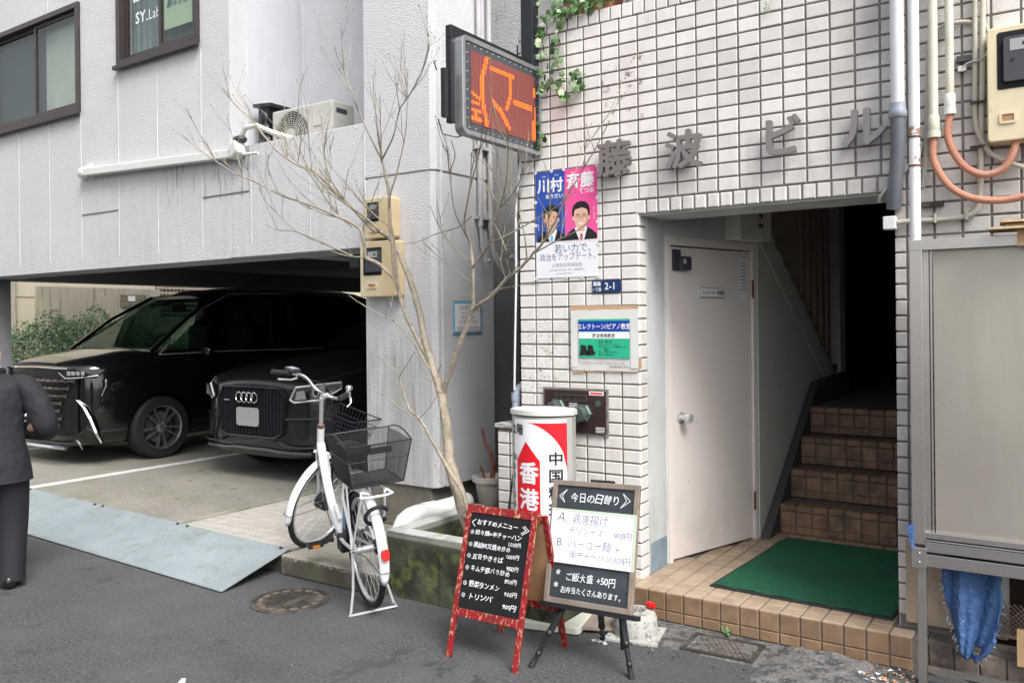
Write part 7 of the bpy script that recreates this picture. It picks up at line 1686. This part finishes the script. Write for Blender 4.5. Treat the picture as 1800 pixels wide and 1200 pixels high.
for s_ in (-1, 1):
    b = mb(VT); b.tube([(s_ * .86, .84, 1.21), (s_ * .80, 1.34, 1.58), (s_ * .70, 1.86, 1.86)], [.032, .026, .032], 8, flat=.8); b.build('front_pillar', 'car_black', VN, smooth=True)
    b = mb(VT); b.tube([(s_ * .89, 1.50, 1.17), (s_ * .82, 1.62, 1.50), (s_ * .78, 1.66, 1.62)], .022, 8); b.build('quarter_pillar', 'car_black', VN)
    b = mb(VT); b.beam((s_ * .895, 2.60, 1.15), (s_ * .73, 2.66, 1.86), .10, .05); b.beam((s_ * .895, 4.1, 1.15), (s_ * .73, 4.1, 1.86), .10, .05); b.build('middle_pillar', 'car_black', VN)
    b = mb(VT); g_ = [(s_ * .885, .98, 1.20), (s_ * .895, 2.58, 1.18), (s_ * .745, 2.62, 1.87), (s_ * .715, 1.90, 1.84)]; quad(b, g_, .004); b.build('side_window', 'car_glass', VN)
    b = mb(VT); quad(b, [(s_ * .905, 2.64, 1.165), (s_ * .905, 4.80, 1.175), (s_ * .74, 4.7, 1.80), (s_ * .75, 2.68, 1.84)], .004); b.build('rear_side_window', 'dark_glass', VN)
    b = mb(VT); b.tube([(s_ * .905, .90, 1.17), (s_ * .925, 1.8, 1.18), (s_ * .93, 2.9, 1.165), (s_ * .93, 4.6, 1.18)], .006, 6); b.tube([(s_ * .905, .90, 1.17), (s_ * .86, 1.24, 1.48), (s_ * .80, 1.56, 1.70), (s_ * .74, 1.98, 1.88), (s_ * .735, 3.0, 1.91)], .006, 6); b.build('window_trim', 'silver', VN)
    b = mb(VT); b.sphere((s_ * 1.02, 1.45, 1.20), .10, 14, 10, (.9, .6, .8)); b.beam((s_ * .9, 1.47, 1.14), (s_ * 1.0, 1.46, 1.16), .05, .04); b.build('door_mirror', 'car_black', VN, smooth=True)
    b = mb(VT); b.tube([(s_ * .945, 2.35, 1.02), (s_ * .955, 2.45, 1.03), (s_ * .945, 2.58, 1.02)], .014, 8); b.build('door_handle', 'chrome', VN, smooth=True)
b = mb(VT); quad(b, [(-.84, .88, 1.24), (.84, .88, 1.24), (.66, 1.86, 1.88), (-.66, 1.86, 1.88)], .004); b.build('windscreen', 'car_glass', VN)
b = mb(VT); b.box(-.86, .86, 4.75, 4.9, 1.16, 1.86); b.build('tailgate', 'car_black', VN, bevel=.03)
b = mb(VT); b.box(-.84, .84, 1.0, 1.72, 1.17, 1.215); b.box(-.84, .84, 2.85, 2.95, 1.0, 1.84); b.build('dashboard', 'car_trim', VN)
b = mb(VT); b.ring((-.42, 1.78, 1.22), .18, .014, 28, 8, Matrix.Rotation(R(65), 4, 'X')); b.ring((.42, 1.78, 1.22), .001, .001, 6, 4); b.build('steering_wheel', 'car_trim', VN)
for sx in (-.42, .42):
    b = mb(VT); b.box(sx - .24, sx + .24, 2.35, 2.55, 1.0, 1.50); b.box(sx - .13, sx + .13, 2.38, 2.50, 1.52, 1.74); b.build('front_seat', 'car_trim', VN, bevel=.05)
b = mb(VT); b.box(-.12, .12, 1.75, 1.80, 1.66, 1.75); b.beam((0, 1.8, 1.75), (0, 1.85, 1.82), .02, .02); b.build('inner_mirror', 'car_trim', VN)
def vdx(x, z=.6): ax = abs(x) / .925; return .02 + .02 * ax + .38 * max(0, ax - .35) ** 2.4      # nose curve in plan
b = mb(VT); n_ = 16
for i in range(n_ + 1):
    x = -.74 + 1.48 * i / n_; w_ = 1 - .12 * abs(x)
    for z in (.36, 1.04): b.v.append(tuple(VT @ Vector((x, vdx(x) - .035, z))))
for i in range(n_): b.f.append((2 * i, 2 * i + 1, 2 * i + 3, 2 * i + 2))
b.build('grille_backing', 'car_trim', VN)
gb = mb()
gb.add([(-.055, 0, -.026), (.045, 0, -.026), (.058, 0, .022), (-.042, 0, .022), (-.045, -.03, -.012), (.035, -.03, -.012), (.045, -.022, .012), (-.035, -.022, .012)], [(4, 5, 6, 7), (0, 1, 5, 4), (1, 2, 6, 5), (2, 3, 7, 6), (3, 0, 4, 7)])
GM = raw_mesh(gb, 'grille_block', 'grille')
for r_ in range(7):
    z = .44 + r_ * .080; nb_ = 6 if r_ > 1 else 5
    for i in range(-nb_, nb_ + 1):
        x = i * .112 + (.03 if r_ % 2 else 0)
        if abs(x) > .46 + .30 * (r_ / 8): continue
        sl = (vdx(x + .01) - vdx(x - .01)) / .02
        piece(GM, 'grille_block', VN, VT @ Vector((x, vdx(x) - .045, z)), (0, 0, math.atan(sl)), (1 if x >= 0 else -1, 1, 1))
b = mb(VT); b.tube([(x, vdx(x) - .04, 1.06 - .02 * abs(x)) for x in [-.62 + .155 * k for k in range(9)]], .008, 6); b.tube([(x, vdx(x) - .05, .205) for x in [-.60 + .15 * k for k in range(9)]], [.02] * 9, 8); b.build('chrome_strip', 'chrome', VN, smooth=True)
b = mb(VT); b.lathe([(.045, 0), (.045, .01)], 20, (0, vdx(0) - .085, .74), 'Y'); b.build('nose_badge', 'silver', VN)
for s_ in (-1, 1):
    b = mb(VT); pts = [(s_ * .56, .98), (s_ * .66, .945), (s_ * .88, .965), (s_ * .925, 1.035), (s_ * .72, 1.05), (s_ * .60, 1.035)]
    P_ = [(x, vdx(x) - .055 + (0 if abs(x) < .8 else .13 * (abs(x) - .8) / .12), z) for x, z in pts]; quad(b, P_, .02 if s_ < 0 else -.02); hl = b.build('headlight', 'black', VN)
    b = mb(VT)
    for k in range(4): x = s_ * (.68 + .055 * k); b.box(x - .024, x + .024, vdx(x) - .088, vdx(x) - .07, .980, 1.022)
    b.build('headlight_lens', 'headlamp', hl, bevel=.004)
    b = mb(VT); b.tube([(s_ * .54, vdx(.54) - .075, 1.005), (s_ * .64, vdx(.64) - .08, .948), (s_ * .80, vdx(.80) - .07, .956), (s_ * .91, vdx(.91) + .02, .975)], .0065, 6); b.build('light_strip', 'chrome', hl, smooth=True)
    b = mb(VT); b.tube([(s_ * .72, vdx(.72) - .03, .72), (s_ * .80, vdx(.80) - .01, .64), (s_ * .865, vdx(.865) + .0, .52), (s_ * .90, vdx(.90) + .02, .38), (s_ * .915, vdx(.915) + .05, .26)], [.012, .040, .055, .055, .022], 10, flat=.5); b.build('chrome_fin', 'chrome', VN)
    b = mb(VT); b.tube([(s_ * .925, vdx(.9) + .10, .93), (s_ * .93, vdx(.9) + .10, .86), (s_ * .91, vdx(.9) + .06, .76)], [.012, .01, .006], 8); b.build('chrome_accent', 'chrome', VN, smooth=True)
    b = mb(VT); b.tube([(s_ * .74, vdx(.74) - .05, .30), (s_ * .78, vdx(.78) - .05, .25), (s_ * .80, vdx(.80) - .04, .20)], [.012, .01, .008], 8); b.build('lower_accent', 'chrome', VN, smooth=True)
    for yy in (.93, 3.93): car_wheel(VT, VN, s_ * .815, yy, .35, .243, 10, 'rim')
# --- dark grey SUV
UX, UY = -6.60, 5.30
UV = thing('suv', 'dark grey SUV with four ring emblem on its grille parked behind the bicycle', 'car', (UX, UY, .13)); UT = Matrix.Translation((UX, UY, .13))
hull('body', [(0, .50, .30, .55, .86, .91), (.03, .66, .24, .55, .91, .97), (.10, .80, .22, .55, .96, 1.03), (.24, .90, .21, .58, 1.01, 1.09), (.48, .945, .21, .60, 1.06, 1.15), (.9, .95, .21, .62, 1.10, 1.21), (1.25, .95, .21, .62, 1.12, 1.24), (1.4, .95, .21, .62, 1.12, 1.16), (3.2, .95, .21, .64, 1.03, 1.03), (4.3, .93, .25, .64, 1.03, 1.03), (4.62, .80, .32, .64, .98, .98)], 'car_grey', UV, UT, 2, ((.88, .36, .41), (3.65, .36, .41)))
hull('cabin', [(1.30, .78, 1.02, 1.04, 1.06, 1.07), (1.75, .80, 1.0, 1.1, 1.32, 1.36), (2.15, .76, 1.0, 1.2, 1.55, 1.60), (2.9, .75, 1.0, 1.2, 1.58, 1.64), (3.8, .74, 1.0, 1.2, 1.53, 1.60), (4.45, .70, 1.0, 1.15, 1.20, 1.25)], 'dark_glass', UV, UT, 2)
def udx(x): ax = abs(x) / .95; return .015 + .02 * ax + .42 * max(0, ax - .35) ** 2.3
def useg(pts, yo=0): return [(x, udx(x) - .04 + yo, z) for x, z in pts]
oct_ = [(-.40, .90), (.40, .90), (.48, .82), (.43, .47), (.34, .43), (-.34, .43), (-.43, .47), (-.48, .79)]
b = mb(UT); quad(b, useg(oct_), .02); b.build('grille_opening', 'black_void', UV)
b = mb(UT); P_ = [Vector(p) for p in useg(oct_, -.012)]; P_.append(P_[0]); b.tube(P_, .011, 8); b.build('grille_frame', 'car_grey', UV, smooth=True)
for k in range(-9, 10):
    x = k * .045; b = mb(UT); b.beam((x, udx(x) - .056, .46 if abs(k) < 9 else .5), (x, udx(x) - .056, .89), .008, .02, up=(0, 1, 0)); b.build('grille_bar', 'car_trim' if 0 else 'black_metal', UV)
b = mb(UT)
for k in range(-1, 3): x = (k - .5) * .073; b.ring((x, udx(0) - .085, .805), .047, .0065, 30, 8, XY)
b.build('ring_emblem', 'chrome', UV, smooth=True)
b = mb(UT); b.prism(rrect(.32, .175, .03), 0, .01, frame_of(tuple(Vector((0, udx(0) - .07, .62))), (1, 0, 0), (0, -1, 0))); b.build('number_plate', 'plate', UV)
b = mb(UT); b.box(-.36, -.28, udx(.32) - .075, udx(.32) - .07, .765, .775); b.build('small_badge', 'silver', UV)
for s_ in (-1, 1):
    hp = [(.555, .80), (.60, .775), (.82, .80), (.92, .895), (.92, .955), (.62, .915)]
    b = mb(UT); P_ = [(s_ * x, udx(x) - .045 + max(0, x - .75) * .95, z) for x, z in hp]; quad(b, P_, .015 if s_ > 0 else -.015); hl = b.build('headlight', 'lamp_glass', UV)
    b = mb(UT); PP = [Vector(p) + Vector((0, -.018, 0)) for p in P_]; PP.append(PP[0]); b.tube(PP, .010, 8); b.build('light_strip', 'silver', hl, smooth=True)
    b = mb(UT); x = .66; b.add([(s_ * .62, udx(.62) - .075, .80), (s_ * .73, udx(.73) - .07, .81), (s_ * .71, udx(.71) - .07, .89), (s_ * .64, udx(.64) - .075, .88)], [(0, 1, 2, 3)]); b.build('reflector_bowl', 'headlamp', hl)
    b = mb(UT); b.sphere((s_ * .80, udx(.8) - .02, .87), .036, 14, 10, (1, .6, 1)); b.build('projector', 'dark_glass', hl)
    if s_ > 0: b = mb(UT); b.ring((s_ * .80, udx(.8) - .045, .87), .037, .005, 20, 6, XY); b.build('projector_ring', 'silver', hl)
    b = mb(UT); ip = [(.50, .60), (.90, .60), (.86, .38), (.58, .38)]; P_ = [(s_ * x, udx(x) - .035 + max(0, x - .7) * .25, z) for x, z in ip]; quad(b, P_, .012 if s_ > 0 else -.012); b.build('air_intake', 'car_trim', UV)
    b = mb(UT); b.tube([(s_ * x, udx(x) - .05 + max(0, x - .7) * .25, z) for x, z in ((.49, .615), (.70, .625), (.90, .62))], .010, 6); b.tube([(s_ * x, udx(x) - .05, z) for x, z in ((.40, .40), (.50, .36), (.70, .355), (.86, .37))], .010, 6); b.build('intake_edge', 'car_grey', UV, smooth=True)
    b = mb(UT); b.sphere((s_ * 1.03, 1.65, 1.12), .10, 14, 10, (.9, .6, .7)); b.build('door_mirror', 'car_grey', UV, smooth=True)
    for yy in (.88, 3.65): car_wheel(UT, UV, s_ * .84, yy, .36, .24, 10, 'rim')
b = mb(UT); b.tube([(x, udx(x) - .03, .30 if abs(x) > .3 else .31) for x in [-.75 + .125 * k for k in range(13)]], .018, 8); b.build('lower_lip', 'lamp_glass', UV, smooth=True)

# ================================================================ beyond the garage
BW = thing('boundary_wall', 'rain stained concrete boundary wall seen through the garage', 'wall', (-15.1, 9, 0))
b = mb(); b.box(-15.2, -15.0, 7.55, 9.85, 0, 2.33); b.build('wall', 'grey_sidewall', BW)
b = mb(); b.box(-15.0, -14.985, 9.02, 9.55, 1.98, 2.22); b.build('louvre_panel', 'lattice', BW)
b = mb()
for k in range(10): b.box(-14.985, -14.975, 9.02, 9.55, 1.985 + k * .024, 1.995 + k * .024)
b.build('louvre_slats', 'grey_sidewall', BW)
b = mb(); b.box(-14.984, -14.965, 9.16, 9.30, 2.09, 2.19); b.build('white_box', 'white_print', BW)
b = mb(); b.box(-15.25, -15.15, 9.85, 15, 0, 1.8); b.build('lattice_base', 'grey_sidewall', BW)
for k in range(60):
    y = 9.87 + k * .085; b = mb(); b.box(-15.2, -15.16, y, y + .05, 1.8, 2.9); b.build('lattice_slat', 'lattice', BW)
b = mb()
for k in range(10): b.box(-15.16, -15.14, 9.87, 15, 1.85 + k * .1, 1.89 + k * .1)
b.build('lattice_rails', 'grey_sidewall', BW)
NB = thing('neighbour_house', 'pale beige house wall with thin joints beyond the hedge', 'building', (-16, 5, 0)); b = mb(); b.box(-16.4, -16, 2, 30, 0, 7); b.build('wall', 'boundary_light', NB)
b = mb(); b.box(-16.0, -15.99, 2, 30, 1.45, 1.46); b.box(-16.0, -15.99, 2, 30, 2.17, 2.18); b.build('joint', 'brown_print', NB); b = mb(); b.box(-15.98, -15.9, 7.45, 7.56, 0, 5); b.build('corner_strip', 'grey_sidewall', NB)
b = mb(); b.lathe([(.035, 0), (.035, 1)], 12, (-15.0, 11.4, 1.6)); alone(b, 'pipe_post', 'silver', 'short silver post in front of the brown lattice', 'post')
HB_ = thing('nandina_hedge', 'loose green shrub with reddish leaf tips growing outside the garage', 'shrub', (-13.3, 7.3, .12))
hr = random.Random(9)
def leafcloud(n, m, name, cen, rad, size, seed):
    q = random.Random(seed); b = mb()
    for _ in range(n):
        while True:
            v = Vector((q.uniform(-1, 1), q.uniform(-1, 1), q.uniform(-1, 1)))
            if v.length < 1: break
        v = v.normalized() * v.length ** .45
        lump = 1 + .16 * math.sin(v.x * 7 + v.y * 5) + .12 * math.sin(v.z * 9 + v.y * 8)
        p = Vector(cen) + Vector((v.x * rad[0], v.y * rad[1], v.z * rad[2])) * lump
        d = Vector((q.gauss(0, 1), q.gauss(0, 1), q.gauss(-.2, .7))).normalized(); s_ = d.cross(Vector((q.gauss(0, 1), q.gauss(0, 1), q.gauss(0, 1)))).normalized(); L_ = size * q.uniform(.6, 1.3)
        b.add([p, p + d * L_ * .5 + s_ * L_ * .2, p + d * L_, p + d * L_ * .5 - s_ * L_ * .2], [(0, 1, 2, 3)])
    return tag(b.build(name, m, HB_), kind='stuff')
for cen, rad, n in (((-13.0, 6.6, .85), (.8, 1.1, .85), 5200), ((-13.2, 8.0, .75), (.8, 1.3, .85), 5200), ((-13.4, 9.3, .7), (.7, 1.0, .7), 2600), ((-12.9, 7.3, 1.2), (.5, .7, .62), 2200)):
    leafcloud(int(n * 2.2), 'bush_leaf', 'foliage', cen, rad, .060, n); leafcloud(int(n * 1.3), 'bush_leaf2', 'light_foliage', cen, (rad[0] * 1.02, rad[1] * 1.02, rad[2] * 1.04), .058, n + 1); leafcloud(int(n * .04), 'bush_red', 'red_leaves', cen, (rad[0] * 1.05, rad[1] * 1.05, rad[2] * 1.06), .06, n + 2)
b = mb()
for k in range(26):
    p = Vector((-13.1 + hr.uniform(-.5, .3), 6.2 + k * .13, .1)); b.tube([p, p + Vector((hr.uniform(-.1, .1), hr.uniform(-.1, .1), .6)), p + Vector((hr.uniform(-.3, .3), hr.uniform(-.3, .3), 1.3))], [.014, .010, .005], 6)
b.build('stems', 'stem', HB_)

# ================================================================ the man at the left edge
PX, PY = -5.685, 2.545; PS = .915
PN = thing('person', 'man in a dark suit walking past the ramp, seen from behind at the left edge', 'person', (PX, PY, 0))
fwd = Vector((-.80, .60, 0)).normalized(); rgt = Vector((fwd.y, -fwd.x, 0))
def pp(r_, f_, z): return Vector((PX, PY, 0)) + (rgt * r_ + fwd * f_ + Vector((0, 0, z))) * PS
def skin_mesh(name, m, verts, edges, radii, parent, root=0, sub=2):
    me = bpy.data.meshes.new(name); me.from_pydata([tuple(v) for v in verts], edges, []); o_ = bpy.data.objects.new(name, me); col.objects.link(o_)
    md = o_.modifiers.new('skin', 'SKIN'); md.use_smooth_shade = True; md.branch_smoothing = .6
    for i, r_ in enumerate(radii):
        sv = me.skin_vertices[0].data[i]; sv.radius = r_ if isinstance(r_, tuple) else (r_, r_); sv.use_root = (i == root)
    sb = o_.modifiers.new('sub', 'SUBSURF'); sb.levels = sb.render_levels = sub
    dg = bpy.context.evaluated_depsgraph_get(); dg.update(); me2 = bpy.data.meshes.new_from_object(o_.evaluated_get(dg))
    o_.modifiers.clear(); o_.data = me2; me2.transform(Matrix.Translation(-parent.location)); me2.materials.clear(); me2.materials.append(M[m])
    me2.polygons.foreach_set('use_smooth', [True] * len(me2.polygons)); o_.parent = parent; return o_
# one continuous body
V = [pp(0, 0, .93), pp(0, 0, 1.10), pp(0, .01, 1.28), pp(0, .02, 1.40), pp(-.02, .035, 1.47), pp(-.05, .055, 1.55), pp(-.055, .065, 1.63),
     pp(.17, .01, 1.36), pp(.338, -.035, 1.10), pp(.20, .12, 1.05), pp(.045, .20, 1.06),
     pp(-.17, .01, 1.36), pp(-.338, -.035, 1.10), pp(-.20, .12, 1.05), pp(-.045, .20, 1.06),
     pp(.10, 0, .84), pp(.11, .05, .48), pp(.12, -.08, .09), pp(.12, .07, .04), pp(-.10, 0, .84), pp(-.11, .16, .50), pp(-.11, .30, .10), pp(-.11, .42, .05)]
Eg = [(0, 1), (1, 2), (2, 3), (3, 4), (4, 5), (5, 6), (3, 7), (7, 8), (8, 9), (9, 10), (3, 11), (11, 12), (12, 13), (13, 14), (0, 15), (15, 16), (16, 17), (17, 18), (0, 19), (19, 20), (20, 21), (21, 22)]
Rd = [(.13, .10), (.13, .09), (.15, .10), (.10, .08), (.055, .055), (.078, .09), (.070, .085), .052, .042, .034, .026, .052, .042, .034, .026, .085, .060, .040, .03, .085, .060, .040, .03]
BD = skin_mesh('body', 'skin', V, Eg, Rd, PN)
# hands with fingers
for s_ in (1, -1):
    w_ = pp(s_ * .045, .21, 1.06); b = mb(); b.sphere(w_ + fwd * .04, .036, 12, 8, (1, 1, .55))
    for k, Lf in enumerate((.060, .070, .066, .052)):
        o_ = w_ + fwd * .07 + rgt * s_ * (-.026 + .017 * k); b.tube([o_ - fwd * .02, o_ + fwd * Lf * .45 - Vector((0, 0, .006)), o_ + fwd * Lf * .75 - Vector((0, 0, .022)), o_ + fwd * Lf * .85 - Vector((0, 0, .04))], [.0095, .009, .008, .006], 8)
    o_ = w_ + fwd * .03 - rgt * s_ * .03; b.tube([o_, o_ + fwd * .03 - rgt * s_ * .018, o_ + fwd * .055 - rgt * s_ * .02 - Vector((0, 0, .012))], [.011, .010, .007], 8); b.build('hand', 'skin', BD, smooth=True)
# jacket
for s_ in (1, -1):
    b = mb(); b.tube(smooth_path([pp(s_ * .13, .0, 1.40), pp(s_ * .20, -.005, 1.375), pp(s_ * .265, -.02, 1.30), pp(s_ * .315, -.04, 1.19), pp(s_ * .345, -.04, 1.09), pp(s_ * .31, .06, 1.045), pp(s_ * .07, .20, 1.06)], 5), [.045, .05, .056, .062, .066, .070, .074, .077, .078, .079, .079, .079, .079, .078, .078, .077, .076, .075, .075, .074, .072, .070, .068, .066, .064, .062, .060, .058, .056, .054, .052], 18)
    b.build('jacket_sleeve', 'suit', PN, smooth=True)
b = mb(); ns = 32; tr = [(1.475, .070, .075, .03), (1.455, .10, .085, .02), (1.435, .155, .10, .01), (1.405, .205, .112, .0), (1.36, .228, .125, -.005), (1.27, .226, .138, -.01), (1.18, .212, .142, -.01), (1.08, .203, .146, -.012)]
for z_, ra_, rb_, fo in tr:
    for k in range(ns): a = 2 * math.pi * k / ns; b.v.append(tuple(pp(ra_ * math.cos(a), fo + rb_ * math.sin(a), z_)))
for i in range(len(tr) - 1):
    for k in range(ns): b.f.append((i * ns + k, i * ns + (k + 1) % ns, (i + 1) * ns + (k + 1) % ns, (i + 1) * ns + k))
b.build('suit_jacket', 'suit', PN, smooth=True)
b = mb(); ns = 32
rr_ = [(1.10, .205, .150), (1.0, .212, .158), (.90, .232, .172), (.80, .248, .182), (.725, .256, .188), (.735, .245, .178), (.80, .235, .168)]
for z_, ra_, rb_ in rr_:
    for k in range(ns): a = 2 * math.pi * k / ns; wv = 1 + .018 * math.sin(3 * a + z_ * 9); b.v.append(tuple(pp(ra_ * wv * math.cos(a), -.015 + rb_ * wv * math.sin(a), z_)))
for i in range(len(rr_) - 1):
    for k in range(ns): b.f.append((i * ns + k, i * ns + (k + 1) % ns, (i + 1) * ns + (k + 1) % ns, (i + 1) * ns + k))
b.build('jacket_skirt', 'suit', PN, smooth=True)
b = mb(); cpts = [pp(.075 * math.cos(a), .03 + .085 * math.sin(a), 1.475 - .01 * math.sin(a)) for a in [R(20 * k) for k in range(19)]]; b.tube(cpts, .018, 8, flat=1.2); b.build('collar', 'suit', PN, smooth=True)
b = mb(); cpts = [pp(-.015 + .062 * math.cos(a), .035 + .07 * math.sin(a), 1.50) for a in [R(20 * k) for k in range(19)]]; b.tube(cpts, .010, 8); b.build('shirt_collar', 'shirt', PN, smooth=True)
b = mb(); b.beam(pp(0, -.205, .74), pp(0, -.180, .93), .004, .002); b.build('back_vent', 'black', PN)
V = [pp(0, 0, .93), pp(.10, 0, .82), pp(.12, .03, .47), pp(.125, -.03, .25), pp(-.10, 0, .82), pp(-.12, .17, .50), pp(-.12, .23, .28)]
skin_mesh('trousers', 'trouser', V, [(0, 1), (1, 2), (2, 3), (0, 4), (4, 5), (5, 6)], [(.16, .12), .100, .070, .05, .100, .070, .05], PN)
for s_, hipf, kf, af in ((1, 0, .03, -.055), (-1, 0, .17, .285)):
    b = mb(); b.tube([pp(s_ * .105, hipf, .80), pp(s_ * .115, (hipf + kf) / 2, .62), pp(s_ * .12, kf, .46), pp(s_ * .122, (kf + af) / 2, .25), pp(s_ * .124, af, .04)], [.118, .105, .092, .084, .082], 20, cap=False); b.build('trouser_leg', 'trouser', PN, smooth=True)
for s_, f_, z_ in ((1, -.05, 0), (-1, .30, 0)):
    b = mb(); T_ = Matrix.Translation(pp(s_ * .125, f_, z_)); 
    for (ff_, zz, sx_, sy_, sz_) in ((-.045, .05, .042, .05, .05), (.02, .045, .044, .07, .045), (.10, .034, .045, .075, .032), (.16, .028, .040, .05, .025)):
        t2 = mb(); t2.sphere((0, 0, 0), 1, 14, 8); b.add([pp(s_ * .125, f_ + ff_, zz) + rgt * v[0] * sx_ + fwd * v[1] * sy_ + Vector((0, 0, v[2] * sz_)) for v in t2.v], t2.f)
    b.build('shoe', 'shoe', PN, smooth=True)
# head details
hc_ = pp(-.055, .068, 1.59)
b = mb(); t2 = mb(); t2.sphere((0, 0, 0), 1, 22, 14)
b.add([hc_ + rgt * v[0] * .086 + fwd * (v[1] * .100 - .018) + Vector((0, 0, v[2] * .098 + .030)) for v in t2.v], t2.f); b.build('hair', 'hair', BD, smooth=True)
for s_ in (1, -1):
    b = mb(); t2 = mb(); t2.sphere((0, 0, 0), 1, 12, 8); b.add([hc_ + rgt * (s_ * .090 + v[0] * .010) + fwd * (v[1] * .018 + .005) + Vector((0, 0, v[2] * .034 - .012)) for v in t2.v], t2.f); b.build('ear', 'skin', BD, smooth=True)
b = mb(); b.add([hc_ + fwd * .088 + Vector((0, 0, .0)), hc_ + fwd * .112 - Vector((0, 0, .03)), hc_ + fwd * .09 + rgt * .014 - Vector((0, 0, .036)), hc_ + fwd * .09 - rgt * .014 - Vector((0, 0, .036))], [(0, 1, 2), (0, 3, 1), (1, 3, 2)]); b.build('nose', 'skin', BD)
b = mb()
for s_ in (1, -1): b.sphere(hc_ + fwd * .085 + rgt * s_ * .032 + Vector((0, 0, .004)), .010, 10, 6)
b.build('eyes', 'black', BD, smooth=True)
b = mb(); b.beam(hc_ + fwd * .086 + rgt * .022 - Vector((0, 0, .058)), hc_ + fwd * .086 - rgt * .022 - Vector((0, 0, .058)), .006, .006); b.build('mouth', 'lip_print', BD)
print('triangles', sum(len(o_.data.polygons) for o_ in scene.objects if o_.type == 'MESH'), 'objects', len(scene.objects))

# unseen building added behind the photographer to cut the light into the garage
OB = thing('added_light_blocker', 'unseen plain grey building added across the street to hold back light', 'building', (-13, -5, 0))
b = mb(); b.box(-24, -3.5, -9, -4.6, 0, 6.4); b.build('wall', mat('light_blocker_wall', (.42, .41, .40), .8, var=.1), OB)
for i in range(5):
    for k in range(2):
        b = mb(); b.box(-20 + i * 3, -18.4 + i * 3, -4.6, -4.55, 1.2 + 2.8 * k, 2.6 + 2.8 * k); b.build('window', 'dark_glass', OB)
